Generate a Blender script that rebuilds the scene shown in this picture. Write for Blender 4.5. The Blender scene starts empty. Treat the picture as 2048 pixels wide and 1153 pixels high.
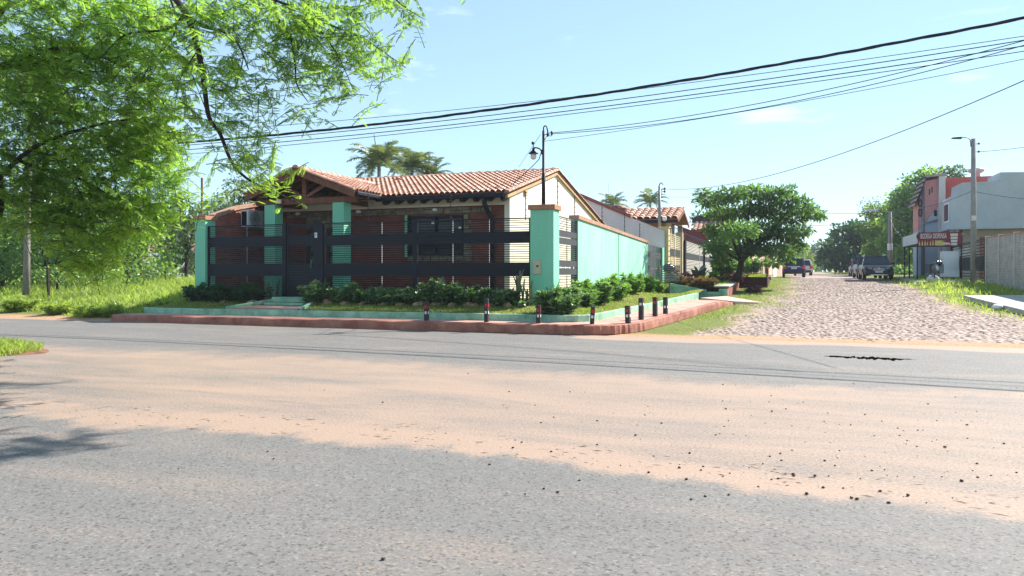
import bpy, math, random
import numpy as np
from math import sin, cos, pi, radians, sqrt, atan2, tan
from mathutils import Vector, Matrix, Euler

random.seed(7)
RNG = np.random.default_rng(11)
C = bpy.context.scene.collection

# ------------------------------------------------------------------ frame of the place
# camera stands at the origin; the lot frame (u along the main road, v away from it) starts at the kerb
F, HY, EYE = 1480.0, 545.0, 1.6
A = radians(20)
UX, UY, VX, VY = cos(A), -sin(A), sin(A), cos(A)
KX, KY = 1.96, 18.6
def W(u, v, z=0.0): return Vector((KX + u*UX + v*VX, KY + u*UY + v*VY, z))
def lot(x, y): return ((x-KX)*UX + (y-KY)*UY, (x-KX)*VX + (y-KY)*VY)
def dep(u, v): return KY + u*UY + v*VY
def lu(px, v):
    rx = (px-1024)/F; t = (v + KX*VX + KY*VY)/(rx*VX + VY)
    return lot(rx*t, t)[0]
def lv(px, u):
    rx = (px-1024)/F; t = (u + KX*UX + KY*UY)/(rx*UX + UY)
    return lot(rx*t, t)[1]
def lz(py, u, v): return EYE + (HY-py)/F*dep(u, v)
def LP(px, py, d):                                    # pixel + distance -> lot coordinates
    u, v = lot((px-1024)/F*d, d)
    return (u, v, EYE + (HY-py)/F*d)
def sst(a, b, x):
    t = np.clip((x-a)/(b-a), 0, 1); return t*t*(3-2*t)
_sv = np.array([-80, 0, 1.2, 6, 13.7, 20, 30, 40, 57, 90, 130, 200, 260, 420.])
_sz = np.array([0, 0, 0, .10, .30, .52, .84, 1.04, 1.12, 1.32, 1.52, 1.62, 1.2, -3.])
_lv = np.array([-80, 0, .5, 1.2, 2.5, 5, 9, 20, 60, 420.])
_lz = np.array([0, 0, .02, .07, .22, .55, .9, 1.15, 1.3, 1.3])
def T(u, v):
    u = np.asarray(u, float); v = np.asarray(v, float)
    S = np.interp(v, _sv, _sz)
    L = np.interp(v, _lv, _lz)
    lotz = np.maximum(S, .62*sst(1.0, 4.5, v))
    wl = 1 - sst(-16.2, -15.2, u)                      # left field
    wh = (1 - sst(-1.6, .2, u))*(1-wl)*(1-sst(19, 26, v)*0)
    z = S*(1-wl-wh) + L*wl + lotz*wh
    z = z + sst(11.4, 13.5, u)*.16*sst(3, 12, v)
    z = z - .035*(1-sst(.0, .7, v)) + .0
    n = .05*np.sin(u*.9+v*.37)*np.cos(v*.8-u*.21)
    z = z + n*wl*sst(.8, 3, v)
    return z
def Tz(u, v): return float(T(u, v))

# ------------------------------------------------------------------ materials
def nodes_of(name):
    m = bpy.data.materials.new(name); m.use_nodes = True
    nt = m.node_tree; nt.nodes.clear()
    return m, nt
def N(nt, typ, **kw):
    n = nt.nodes.new(typ)
    for k, v in kw.items():
        if k.startswith('i_'): n.inputs[k[2:].replace('_', ' ')].default_value = v
        else: setattr(n, k, v)
    return n
def L(nt, a, b): nt.links.new(a, b)
def c4(c, k=1.0): return (min(1, c[0]*k), min(1, c[1]*k), min(1, c[2]*k), 1)
MATS = {}
def pm(name, col, rough=.75, var=.18, scale=3.0, bump=.0, bscale=40., spec=.3, metal=0., col2=None, fine=.12, coat=0., streak=0.):
    """plain weathered surface: two noises vary the colour, one more makes it uneven"""
    if name in MATS: return MATS[name]
    m, nt = nodes_of(name)
    out = N(nt, 'ShaderNodeOutputMaterial'); b = N(nt, 'ShaderNodeBsdfPrincipled')
    b.inputs['Roughness'].default_value = rough; b.inputs['Metallic'].default_value = metal
    b.inputs['Specular IOR Level'].default_value = spec; b.inputs['Coat Weight'].default_value = coat
    tc = N(nt, 'ShaderNodeTexCoord')
    n1 = N(nt, 'ShaderNodeTexNoise'); n1.inputs['Scale'].default_value = scale; n1.inputs['Detail'].default_value = 6; n1.inputs['Roughness'].default_value = .65
    n2 = N(nt, 'ShaderNodeTexNoise'); n2.inputs['Scale'].default_value = scale*14; n2.inputs['Detail'].default_value = 3
    if streak:
        mp = N(nt, 'ShaderNodeMapping'); mp.inputs['Scale'].default_value = (1, 1, streak); L(nt, tc.outputs['Object'], mp.inputs['Vector']); L(nt, mp.outputs[0], n1.inputs['Vector'])
    else: L(nt, tc.outputs['Object'], n1.inputs['Vector'])
    L(nt, tc.outputs['Object'], n2.inputs['Vector'])
    r1 = N(nt, 'ShaderNodeValToRGB'); r1.color_ramp.elements[0].position = .32; r1.color_ramp.elements[1].position = .68
    c2 = col2 or tuple(x*(1+var) for x in col)
    r1.color_ramp.elements[0].color = c4(col, 1-var); r1.color_ramp.elements[1].color = c4(c2)
    L(nt, n1.outputs['Fac'], r1.inputs[0])
    mm = N(nt, 'ShaderNodeMapRange'); mm.inputs['To Min'].default_value = 1-fine*2; mm.inputs['To Max'].default_value = 1+fine*2
    L(nt, n2.outputs['Fac'], mm.inputs['Value'])
    mx = N(nt, 'ShaderNodeMix', data_type='RGBA', blend_type='MULTIPLY'); mx.inputs[0].default_value = 1
    L(nt, r1.outputs[0], mx.inputs[6]); L(nt, mm.outputs[0], mx.inputs[7])
    L(nt, mx.outputs[2], b.inputs['Base Color'])
    if bump:
        n3 = N(nt, 'ShaderNodeTexNoise'); n3.inputs['Scale'].default_value = bscale; n3.inputs['Detail'].default_value = 5
        L(nt, tc.outputs['Object'], n3.inputs['Vector'])
        bp = N(nt, 'ShaderNodeBump'); bp.inputs['Strength'].default_value = bump; bp.inputs['Distance'].default_value = .02
        L(nt, n3.outputs['Fac'], bp.inputs['Height']); L(nt, bp.outputs[0], b.inputs['Normal'])
    L(nt, b.outputs[0], out.inputs[0]); MATS[name] = m
    return m
def brickm(name, c1, c2, mortar, w=.24, h=.065, axis='u', msize=.008, rough=.85):
    """axis: the horizontal direction the courses run along"""
    m, nt = nodes_of(name)
    out = N(nt, 'ShaderNodeOutputMaterial'); b = N(nt, 'ShaderNodeBsdfPrincipled'); b.inputs['Roughness'].default_value = rough; b.inputs['Specular IOR Level'].default_value = .2
    tc = N(nt, 'ShaderNodeTexCoord'); sp = N(nt, 'ShaderNodeSeparateXYZ'); cb = N(nt, 'ShaderNodeCombineXYZ')
    L(nt, tc.outputs['Object'], sp.inputs[0])
    L(nt, sp.outputs['X' if axis == 'u' else 'Y'], cb.inputs[0]); L(nt, sp.outputs['Z'], cb.inputs[1])
    br = N(nt, 'ShaderNodeTexBrick'); br.inputs['Scale'].default_value = 1; br.inputs['Brick Width'].default_value = w; br.inputs['Row Height'].default_value = h
    br.inputs['Mortar Size'].default_value = msize; br.inputs['Mortar Smooth'].default_value = .2
    br.inputs['Color1'].default_value = c4(c1); br.inputs['Color2'].default_value = c4(c2); br.inputs['Mortar'].default_value = c4(mortar)
    L(nt, cb.outputs[0], br.inputs['Vector'])
    n2 = N(nt, 'ShaderNodeTexNoise'); n2.inputs['Scale'].default_value = 2.; n2.inputs['Detail'].default_value = 6; L(nt, tc.outputs['Object'], n2.inputs['Vector'])
    mm = N(nt, 'ShaderNodeMapRange'); mm.inputs['To Min'].default_value = .6; mm.inputs['To Max'].default_value = 1.4; L(nt, n2.outputs['Fac'], mm.inputs['Value'])
    mx = N(nt, 'ShaderNodeMix', data_type='RGBA', blend_type='MULTIPLY'); mx.inputs[0].default_value = 1
    L(nt, br.outputs[0], mx.inputs[6]); L(nt, mm.outputs[0], mx.inputs[7]); L(nt, mx.outputs[2], b.inputs['Base Color'])
    bp = N(nt, 'ShaderNodeBump', invert=True); bp.inputs['Strength'].default_value = .6; bp.inputs['Distance'].default_value = .01
    L(nt, br.outputs['Fac'], bp.inputs['Height']); L(nt, bp.outputs[0], b.inputs['Normal'])
    L(nt, b.outputs[0], out.inputs[0]); return m
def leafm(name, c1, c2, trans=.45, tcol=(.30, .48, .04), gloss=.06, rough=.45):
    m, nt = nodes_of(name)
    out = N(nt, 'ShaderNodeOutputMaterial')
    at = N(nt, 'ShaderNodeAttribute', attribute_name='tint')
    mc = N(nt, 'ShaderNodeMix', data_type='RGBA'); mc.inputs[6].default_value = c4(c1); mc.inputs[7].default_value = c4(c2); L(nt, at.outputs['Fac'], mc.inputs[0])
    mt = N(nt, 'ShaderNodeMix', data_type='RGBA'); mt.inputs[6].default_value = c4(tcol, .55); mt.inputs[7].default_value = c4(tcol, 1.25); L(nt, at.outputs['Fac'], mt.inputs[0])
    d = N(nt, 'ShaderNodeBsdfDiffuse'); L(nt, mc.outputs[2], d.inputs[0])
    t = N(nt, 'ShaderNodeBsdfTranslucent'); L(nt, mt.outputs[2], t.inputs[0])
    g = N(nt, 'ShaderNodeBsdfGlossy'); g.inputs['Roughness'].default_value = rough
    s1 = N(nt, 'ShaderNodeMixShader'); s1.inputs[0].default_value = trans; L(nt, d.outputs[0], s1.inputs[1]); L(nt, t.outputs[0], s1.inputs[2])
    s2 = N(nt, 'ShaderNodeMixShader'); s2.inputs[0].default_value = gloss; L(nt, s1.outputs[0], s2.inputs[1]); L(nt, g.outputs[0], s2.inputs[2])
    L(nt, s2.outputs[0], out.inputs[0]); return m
def glassm(name, col=(.012, .015, .018), rough=.12, spec=.35):
    m, nt = nodes_of(name); out = N(nt, 'ShaderNodeOutputMaterial'); b = N(nt, 'ShaderNodeBsdfPrincipled')
    b.inputs['Base Color'].default_value = c4(col); b.inputs['Roughness'].default_value = rough; b.inputs['Specular IOR Level'].default_value = spec
    L(nt, b.outputs[0], out.inputs[0]); return m

# ------------------------------------------------------------------ mesh building
class MB:
    def __init__(s): s.v = []; s.f = []; s.t = None
    def add(s, vs, fs):
        o = len(s.v); s.v += [tuple(p) for p in vs]; s.f += [tuple(i+o for i in f) for f in fs]; return s
    def box(s, a, b, c, d, e, f):
        a, b = min(a, b), max(a, b); c, d = min(c, d), max(c, d); e, f = min(e, f), max(e, f)
        return s.add([(a, c, e), (b, c, e), (b, d, e), (a, d, e), (a, c, f), (b, c, f), (b, d, f), (a, d, f)],
                     [(3, 2, 1, 0), (4, 5, 6, 7), (0, 1, 5, 4), (1, 2, 6, 5), (2, 3, 7, 6), (3, 0, 4, 7)])
    def hexa(s, lo, hi):                               # two matching quads
        return s.add(list(lo)+list(hi), [(3, 2, 1, 0), (4, 5, 6, 7), (0, 1, 5, 4), (1, 2, 6, 5), (2, 3, 7, 6), (3, 0, 4, 7)])
    def bar(s, p, q, w, h, up=(0, 0, 1)):              # beam between two points
        p, q = Vector(p), Vector(q); d = (q-p).normalized(); up = Vector(up)
        if abs(d.dot(up)) > .98: up = Vector((1, 0, 0))
        x = d.cross(up).normalized(); y = x.cross(d).normalized()
        r = [x*w/2*a+y*h/2*b for a, b in ((-1, -1), (1, -1), (1, 1), (-1, 1))]
        return s.hexa([p+k for k in r], [q+k for k in r])
    def prism(s, poly, axis, a, b):                    # polygon extruded along an axis: axis 'v' -> poly in (u,z), 'u' -> (v,z), 'z' -> (u,v)
        mk = {'v': lambda p, t: (p[0], t, p[1]), 'u': lambda p, t: (t, p[0], p[1]), 'z': lambda p, t: (p[0], p[1], t)}[axis]
        n = len(poly); vs = [mk(p, a) for p in poly]+[mk(p, b) for p in poly]
        fs = [tuple(range(n-1, -1, -1)), tuple(range(n, 2*n))]+[(i, (i+1) % n, n+(i+1) % n, n+i) for i in range(n)]
        return s.add(vs, fs)
    def tube(s, pts, r, n=8, cap=True):
        pts = [Vector(p) for p in pts]; m = len(pts)
        if not hasattr(r, '__len__'): r = [r]*m
        ref = None; vs = []
        for i, p in enumerate(pts):
            d = (pts[min(i+1, m-1)]-pts[max(i-1, 0)])
            d = d.normalized() if d.length > 1e-9 else Vector((0, 0, 1))
            if ref is None: ref = Vector((1, 0, 0)) if abs(d.x) < .8 else Vector((0, 1, 0))
            x = (ref - d*ref.dot(d)).normalized(); ref = x; y = d.cross(x)
            for k in range(n): vs.append(p + (x*cos(2*pi*k/n)+y*sin(2*pi*k/n))*r[i])
        fs = [(i*n+k, i*n+(k+1) % n, (i+1)*n+(k+1) % n, (i+1)*n+k) for i in range(m-1) for k in range(n)]
        if cap: fs += [tuple(range(n-1, -1, -1)), tuple((m-1)*n+k for k in range(n))]
        return s.add(vs, fs)
    def lathe(s, c, prof, n=12):                       # profile (r,z) about a vertical axis through c
        vs = [(c[0]+r*cos(2*pi*k/n), c[1]+r*sin(2*pi*k/n), c[2]+z) for r, z in prof for k in range(n)]; m = len(prof)
        fs = [(i*n+k, i*n+(k+1) % n, (i+1)*n+(k+1) % n, (i+1)*n+k) for i in range(m-1) for k in range(n)]
        fs += [tuple(range(n-1, -1, -1)), tuple((m-1)*n+k for k in range(n))]
        return s.add(vs, fs)
    def build(s, name, mat, parent=None, local=False, smooth=False, bevel=0., label=None):
        me = bpy.data.meshes.new(name)
        b = Vector((0, 0, 0)) if (parent is None or local) else Vector(parent['_b'])
        if parent is not None and parent.type != 'EMPTY' and not local: b = Vector(parent['_b'])
        me.from_pydata([(p[0]-b.x, p[1]-b.y, p[2]-b.z) for p in s.v], [], s.f); me.update()
        if smooth: me.polygons.foreach_set('use_smooth', [True]*len(me.polygons))
        if mat: me.materials.append(mat)
        if s.t is not None:
            at = me.attributes.new('tint', 'FLOAT', 'POINT'); at.data.foreach_set('value', s.t)
        o = bpy.data.objects.new(name, me); C.objects.link(o)
        if parent is not None: o.parent = parent; o['_b'] = tuple(b)
        if bevel:
            md = o.modifiers.new('edge', 'BEVEL'); md.width = bevel; md.segments = 2; md.limit_method = 'ANGLE'; md.angle_limit = radians(40)
        if label: o['label'] = label
        return o
def thing(name, label, cat, base=(0, 0, 0), rot=0., group=None, kind=None):
    o = bpy.data.objects.new(name, None); C.objects.link(o)
    o.empty_display_size = .2
    o.location = W(*base); o.rotation_euler = (0, 0, rot-A)
    o['_b'] = tuple(float(x) for x in base); o['label'] = label; o['category'] = cat
    if group: o['group'] = group
    if kind: o['kind'] = kind
    return o
def solo(mb, name, label, cat, mat, base=None, group=None, kind=None, rot=0., local=False, smooth=False, bevel=0.):
    """a thing that is one mesh (vertices in lot coordinates unless local)"""
    if base is None:
        a = np.array(mb.v); base = (float(a[:, 0].mean()), float(a[:, 1].mean()), float(a[:, 2].min()))
    b = base if not local else (0, 0, 0)
    mb.v = [(p[0]-b[0], p[1]-b[1], p[2]-b[2]) for p in mb.v]
    o = mb.build(name, mat, None, smooth=smooth, bevel=bevel)
    o.location = W(*base); o.rotation_euler = (0, 0, rot-A); o['_b'] = tuple(base)
    o['label'] = label; o['category'] = cat
    if group: o['group'] = group
    if kind: o['kind'] = kind
    return o
def struct(mb, name, mat, kind='structure', smooth=False, label=None):
    o = mb.build(name, mat, None, smooth=smooth); o.location = W(0, 0, 0); o.rotation_euler = (0, 0, -A)
    o['kind'] = kind
    if label: o['label'] = label; o['category'] = name.replace('_', ' ')
    return o
def copy_tree(o, parent=None):
    c = o.copy(); C.objects.link(c)
    if parent is not None: c.parent = parent
    for ch in list(o.children): copy_tree(ch, c)
    return c
def place(o, base, rot=0., label=None, scale=None):
    o.location = W(*base); o.rotation_euler = (0, 0, rot-A); o['_b'] = tuple(float(x) for x in base)
    if label: o['label'] = label
    if scale: o.scale = scale if hasattr(scale, '__len__') else (scale,)*3
    return o

def mesh_np(name, V, Fq, mat, parent=None, tint=None, smooth=False):
    """fast mesh from arrays; every face has the same number of corners"""
    V = np.asarray(V, np.float32); Fq = np.asarray(Fq, np.int32); k = Fq.shape[1]
    me = bpy.data.meshes.new(name); me.vertices.add(len(V)); me.vertices.foreach_set('co', V.ravel())
    me.loops.add(Fq.size); me.loops.foreach_set('vertex_index', Fq.ravel())
    me.polygons.add(len(Fq)); me.polygons.foreach_set('loop_start', np.arange(0, Fq.size, k, dtype=np.int32))
    me.update(calc_edges=True)
    if smooth: me.polygons.foreach_set('use_smooth', np.ones(len(Fq), bool))
    if tint is not None:
        at = me.attributes.new('tint', 'FLOAT', 'POINT'); at.data.foreach_set('value', np.asarray(tint, np.float32))
    me.materials.append(mat)
    o = bpy.data.objects.new(name, me); C.objects.link(o)
    if parent is not None: o.parent = parent; o['_b'] = tuple(parent['_b'])
    return o
def unit(a): return a/np.maximum(np.linalg.norm(a, axis=-1, keepdims=True), 1e-9)
def leaf_quads(P, D, length, width, rng, fold=.0, upbias=.0):
    """one rhombic leaf per row of P, along D"""
    n = len(P); D = unit(D); R = unit(rng.normal(size=(n, 3)) + np.array([0, 0, upbias]))
    X = unit(np.cross(D, R)); Nn = np.cross(X, D)
    ln = np.broadcast_to(length, (n,))[:, None]; wd = np.broadcast_to(width, (n,))[:, None]
    V = np.stack([P, P+D*ln*.45+X*wd*.5+Nn*wd*fold, P+D*ln, P+D*ln*.45-X*wd*.5+Nn*wd*fold], 1).reshape(-1, 3)
    return V, np.arange(4*n).reshape(n, 4)
def crown_arrays(clumps, per, rng, lsize, aspect=.5, droop=.3, shell=.5):
    """clumps: (x,y,z,rx,ry,rz); leaves spread through each clump's volume"""
    VV, FF, TT = [], [], []; off = 0
    for c in clumps:
        c = np.asarray(c, float); n = max(6, int(per*(c[3]*c[4])))
        d = unit(rng.normal(size=(n, 3))); r = shell+(1-shell)*rng.random((n, 1))**.6
        r *= 1+.22*np.sin(d[:, :1]*7+c[0])*np.cos(d[:, 1:2]*6+c[1])
        P = c[:3]+d*r*c[3:6]
        D = d+rng.normal(size=(n, 3))*.8+np.array([0, 0, -droop])
        s = lsize*(.6+.8*rng.random(n))
        V, Fq = leaf_quads(P, D, s, s*aspect, rng, .12, .6)
        t = np.clip(.45+.22*rng.normal()+.18*rng.normal(size=n), 0, 1)
        VV.append(V); FF.append(Fq+off); TT.append(np.repeat(t, 4)); off += len(V)
    return np.concatenate(VV), np.concatenate(FF), np.concatenate(TT)
def bezier(p, q, r, n=6):
    p, q, r = Vector(p), Vector(q), Vector(r)
    return [p*(1-t)**2+q*2*t*(1-t)+r*t*t for t in [i/n for i in range(n+1)]]

# ------------------------------------------------------------------ materials used by many
M = {}
M['mint'] = pm('mint_plaster', (.19, .54, .35), .85, .07, 1.2, .15, 60, col2=(.23, .59, .40), fine=.05, streak=.35)
M['mintwall'] = pm('mint_wall_plaster', (.24, .56, .385), .85, .09, .9, .15, 60, col2=(.31, .63, .45), fine=.04, streak=.3)
M['mintdirty'] = pm('mint_kerb_paint', (.20, .42, .28), .85, .3, 2.5, .3, 40, col2=(.36, .58, .42), fine=.15)
M['cream'] = pm('cream_plaster', (.74, .66, .50), .9, .05, 1.0, .1, 50, col2=(.78, .71, .56), fine=.04)
M['slate'] = pm('dark_metal_paint', (.011, .013, .020), .55, .15, 3, 0, spec=.22)
M['slategrey'] = pm('grey_metal_paint', (.055, .058, .066), .5, .12, 3, 0, spec=.35)
M['redkerb'] = pm('red_kerb_paint', (.30, .10, .07), .85, .28, 1.8, .5, 30, col2=(.43, .19, .14), fine=.14)
M['redwalk'] = pm('red_pavement_paint', (.47, .235, .18), .85, .2, 1.5, .25, 40, col2=(.57, .34, .28), fine=.1)
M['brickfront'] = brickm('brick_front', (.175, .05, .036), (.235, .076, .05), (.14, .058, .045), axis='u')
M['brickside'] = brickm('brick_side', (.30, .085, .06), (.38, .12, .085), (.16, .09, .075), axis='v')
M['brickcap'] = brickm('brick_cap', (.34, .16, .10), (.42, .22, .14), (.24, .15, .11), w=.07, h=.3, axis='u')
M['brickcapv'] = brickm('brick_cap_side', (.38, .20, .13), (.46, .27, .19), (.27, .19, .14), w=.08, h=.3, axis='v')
M['wood'] = pm('stained_wood', (.16, .060, .028), .6, .3, 6, .2, 30, fine=.2, streak=.2)
M['darkwood'] = pm('dark_wood', (.05, .025, .016), .7, .25, 5)
M['steel'] = pm('galvanised_steel', (.20, .21, .23), .5, .15, 4, spec=.5, metal=.6)
M['concrete'] = pm('concrete', (.40, .38, .35), .9, .16, 1.4, .3, 35)
M['polecon'] = pm('pole_concrete', (.27, .25, .24), .9, .16, 2.5, .3, 35)
M['white'] = pm('white_paint', (.75, .75, .73), .5, .06, 3)
M['black'] = pm('black_rubber', (.012, .012, .014), .55, .2, 5)
M['cable'] = pm('cable_sheath', (.012, .014, .022), .5, .1, 3)
M['stone'] = pm('garden_stone', (.30, .16, .10), .9, .35, 3, .6, 12, col2=(.42, .27, .18), fine=.2)
M['bark'] = pm('bark', (.10, .070, .050), .95, .35, 5, .6, 30, fine=.25, streak=.25)
M['barkdark'] = pm('bark_dark', (.035, .024, .020), .95, .3, 6, .5, 30, fine=.2)
M['barkgrey'] = pm('palm_bark', (.22, .20, .18), .95, .3, 4, .5, 30, fine=.25)
M['glass'] = glassm('dark_glass')
M['soil'] = pm('garden_soil', (.16, .075, .045), .95, .3, 4, .4, 30, col2=(.24, .12, .075), fine=.2)
def tilem():
    m, nt = nodes_of('roof_tile'); out = N(nt, 'ShaderNodeOutputMaterial'); b = N(nt, 'ShaderNodeBsdfPrincipled'); b.inputs['Roughness'].default_value = .85; b.inputs['Specular IOR Level'].default_value = .25
    at = N(nt, 'ShaderNodeAttribute', attribute_name='tint'); tc = N(nt, 'ShaderNodeTexCoord')
    r = N(nt, 'ShaderNodeValToRGB'); e = r.color_ramp.elements
    e[0].color = (.36, .17, .115, 1); e[1].color = (.66, .46, .37, 1); k = e.new(.5); k.color = (.52, .29, .215, 1)
    L(nt, at.outputs['Fac'], r.inputs[0])
    n = N(nt, 'ShaderNodeTexNoise'); n.inputs['Scale'].default_value = 2.2; n.inputs['Detail'].default_value = 8; n.inputs['Roughness'].default_value = .7; L(nt, tc.outputs['Object'], n.inputs['Vector'])
    mm = N(nt, 'ShaderNodeMapRange'); mm.inputs['To Min'].default_value = .55; mm.inputs['To Max'].default_value = 1.4; L(nt, n.outputs['Fac'], mm.inputs['Value'])
    mx = N(nt, 'ShaderNodeMix', data_type='RGBA', blend_type='MULTIPLY'); mx.inputs[0].default_value = 1; L(nt, r.outputs[0], mx.inputs[6]); L(nt, mm.outputs[0], mx.inputs[7])
    L(nt, mx.outputs[2], b.inputs['Base Color']); L(nt, b.outputs[0], out.inputs[0]); return m
M['tile'] = tilem()
# leaves
M['lf_fore'] = leafm('feathery_leaf', (.025, .075, .014), (.125, .225, .032), .60, (.40, .66, .075), .03)
M['lf_lot'] = leafm('thicket_leaf', (.035, .09, .016), (.13, .23, .05), .48, (.36, .60, .09), .06)
M['lf_dark'] = leafm('dark_leaf', (.012, .035, .012), (.045, .095, .035), .32, (.12, .26, .06), .05)
M['lf_hedge'] = leafm('hedge_leaf', (.028, .075, .018), (.12, .21, .065), .35, (.25, .46, .09), .12, .35)
M['lf_sun'] = leafm('shrub_leaf', (.045, .11, .015), (.13, .24, .045), .42, (.30, .55, .07), .07)
M['lf_street'] = leafm('street_tree_leaf', (.018, .05, .014), (.075, .15, .03), .40, (.20, .40, .06), .05)
M['lf_palm'] = leafm('palm_leaf', (.05, .085, .045), (.14, .18, .07), .35, (.30, .38, .10), .10, .4)
M['lf_purple'] = leafm('purple_leaf', (.05, .012, .025), (.12, .03, .06), .35, (.25, .06, .10), .05)
M['lf_croton'] = leafm('croton_leaf', (.05, .04, .015), (.20, .10, .03), .35, (.35, .22, .05), .05)
M['lf_far'] = leafm('far_leaf', (.035, .06, .035), (.085, .13, .06), .35, (.20, .32, .10), .03)
M['lf_light'] = leafm('light_leaf', (.05, .10, .015), (.13, .20, .035), .45, (.34, .50, .06), .03)
M['lf_snake'] = leafm('snake_leaf', (.030, .055, .035), (.11, .14, .07), .15, (.15, .25, .06), .12, .3)
M['gr_lawn'] = leafm('lawn_blade', (.06, .11, .012), (.20, .26, .035), .45, (.42, .55, .06), .03)
M['gr_tall'] = leafm('tall_grass_blade', (.085, .15, .018), (.28, .36, .055), .50, (.55, .72, .10), .04)

# ================================================================== GROUND
def asphaltm():
    m, nt = nodes_of('asphalt'); out = N(nt, 'ShaderNodeOutputMaterial'); b = N(nt, 'ShaderNodeBsdfPrincipled')
    b.inputs['Roughness'].default_value = .78; b.inputs['Specular IOR Level'].default_value = .35
    tc = N(nt, 'ShaderNodeTexCoord'); at = N(nt, 'ShaderNodeAttribute', attribute_name='sand')
    vo = N(nt, 'ShaderNodeTexVoronoi'); vo.inputs['Scale'].default_value = 58; vo.inputs['Randomness'].default_value = 1; L(nt, tc.outputs['Object'], vo.inputs['Vector'])
    sx = N(nt, 'ShaderNodeSeparateColor'); L(nt, vo.outputs['Color'], sx.inputs[0])
    r = N(nt, 'ShaderNodeValToRGB'); e = r.color_ramp.elements; e[0].position = .04; e[0].color = (.080, .075, .070, 1); e[1].position = .995; e[1].color = (.21, .20, .185, 1)
    k = e.new(.17); k.color = (.140, .132, .126, 1); k = e.new(.88); k.color = (.168, .159, .153, 1)
    L(nt, sx.outputs[0], r.inputs[0])
    n1 = N(nt, 'ShaderNodeTexNoise'); n1.inputs['Scale'].default_value = .55; n1.inputs['Detail'].default_value = 8; n1.inputs['Roughness'].default_value = .7
    mp = N(nt, 'ShaderNodeMapping'); mp.inputs['Scale'].default_value = (.45, 1.3, 1); L(nt, tc.outputs['Object'], mp.inputs['Vector']); L(nt, mp.outputs[0], n1.inputs['Vector'])
    mm = N(nt, 'ShaderNodeMapRange'); mm.inputs['To Min'].default_value = .80; mm.inputs['To Max'].default_value = 1.2; L(nt, n1.outputs['Fac'], mm.inputs['Value'])
    mx = N(nt, 'ShaderNodeMix', data_type='RGBA', blend_type='MULTIPLY'); mx.inputs[0].default_value = 1; L(nt, r.outputs[0], mx.inputs[6]); L(nt, mm.outputs[0], mx.inputs[7])
    # sand blown and washed over it: drifts along the traffic, grains in the pores
    n2 = N(nt, 'ShaderNodeTexNoise'); n2.inputs['Scale'].default_value = .9; n2.inputs['Detail'].default_value = 9; n2.inputs['Roughness'].default_value = .68; n2.inputs['Distortion'].default_value = .35
    mp2 = N(nt, 'ShaderNodeMapping'); mp2.inputs['Scale'].default_value = (.38, 1.5, 1); mp2.inputs['Rotation'].default_value = (0, 0, .1); L(nt, tc.outputs['Object'], mp2.inputs['Vector']); L(nt, mp2.outputs[0], n2.inputs['Vector'])
    n3 = N(nt, 'ShaderNodeTexNoise'); n3.inputs['Scale'].default_value = 38; n3.inputs['Detail'].default_value = 4; L(nt, tc.outputs['Object'], n3.inputs['Vector'])
    a1 = N(nt, 'ShaderNodeMath', operation='MULTIPLY_ADD'); a1.inputs[1].default_value = 2.3; a1.inputs[2].default_value = -1.20; L(nt, n2.outputs['Fac'], a1.inputs[0])
    a2 = N(nt, 'ShaderNodeMath', operation='MULTIPLY_ADD'); a2.inputs[1].default_value = 1.7; a2.inputs[2].default_value = -.85; L(nt, n3.outputs['Fac'], a2.inputs[0])
    a3 = N(nt, 'ShaderNodeMath', operation='ADD'); L(nt, a1.outputs[0], a3.inputs[0]); L(nt, a2.outputs[0], a3.inputs[1])
    a4 = N(nt, 'ShaderNodeMath', operation='MULTIPLY_ADD'); a4.inputs[1].default_value = 1.35; L(nt, at.outputs['Fac'], a4.inputs[0]); L(nt, a3.outputs[0], a4.inputs[2])
    cl = N(nt, 'ShaderNodeClamp'); L(nt, a4.outputs[0], cl.inputs[0]); 
    am = N(nt, 'ShaderNodeMath', operation='MULTIPLY'); am.inputs[1].default_value = .93; L(nt, cl.outputs[0], am.inputs[0])
    sr = N(nt, 'ShaderNodeValToRGB'); e = sr.color_ramp.elements; e[0].position = .3; e[0].color = (.30, .202, .150, 1); e[1].position = .75; e[1].color = (.39, .283, .217, 1); L(nt, n3.outputs['Fac'], sr.inputs[0])
    fx = N(nt, 'ShaderNodeMix', data_type='RGBA'); L(nt, am.outputs[0], fx.inputs[0]); L(nt, mx.outputs[2], fx.inputs[6]); L(nt, sr.outputs[0], fx.inputs[7]); L(nt, fx.outputs[2], b.inputs['Base Color'])
    bp = N(nt, 'ShaderNodeBump'); bp.inputs['Strength'].default_value = .55; bp.inputs['Distance'].default_value = .008; L(nt, sx.outputs[0], bp.inputs['Height']); L(nt, bp.outputs[0], b.inputs['Normal'])
    L(nt, b.outputs[0], out.inputs[0]); return m
def grid_np(us, vs, zf):
    Ug, Vg = np.meshgrid(us, vs); Z = zf(Ug, Vg)
    P = np.stack([Ug, Vg, Z], -1).reshape(-1, 3); nu, nv = len(us), len(vs)
    i = np.arange(nu-1)[None, :]+np.arange(nv-1)[:, None]*nu
    return P, np.stack([i, i+1, i+1+nu, i+nu], -1).reshape(-1, 4)
def pix(P):
    x = KX+P[:, 0]*UX+P[:, 1]*VX; y = KY+P[:, 0]*UY+P[:, 1]*VY; y = np.where(y < 1., 1., y)
    return 1024+F*x/y, HY-F*(P[:, 2]-EYE)/y
us = np.concatenate([np.linspace(-160, -24, 20), np.arange(-22, 14, .11), np.linspace(14.5, 160, 22)])
vs = np.concatenate([np.linspace(-60, -20, 10), np.arange(-19.5, .2, .085)])
P, Q = grid_np(us, vs, lambda u, v: 0*u)
px, py = pix(P)
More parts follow.
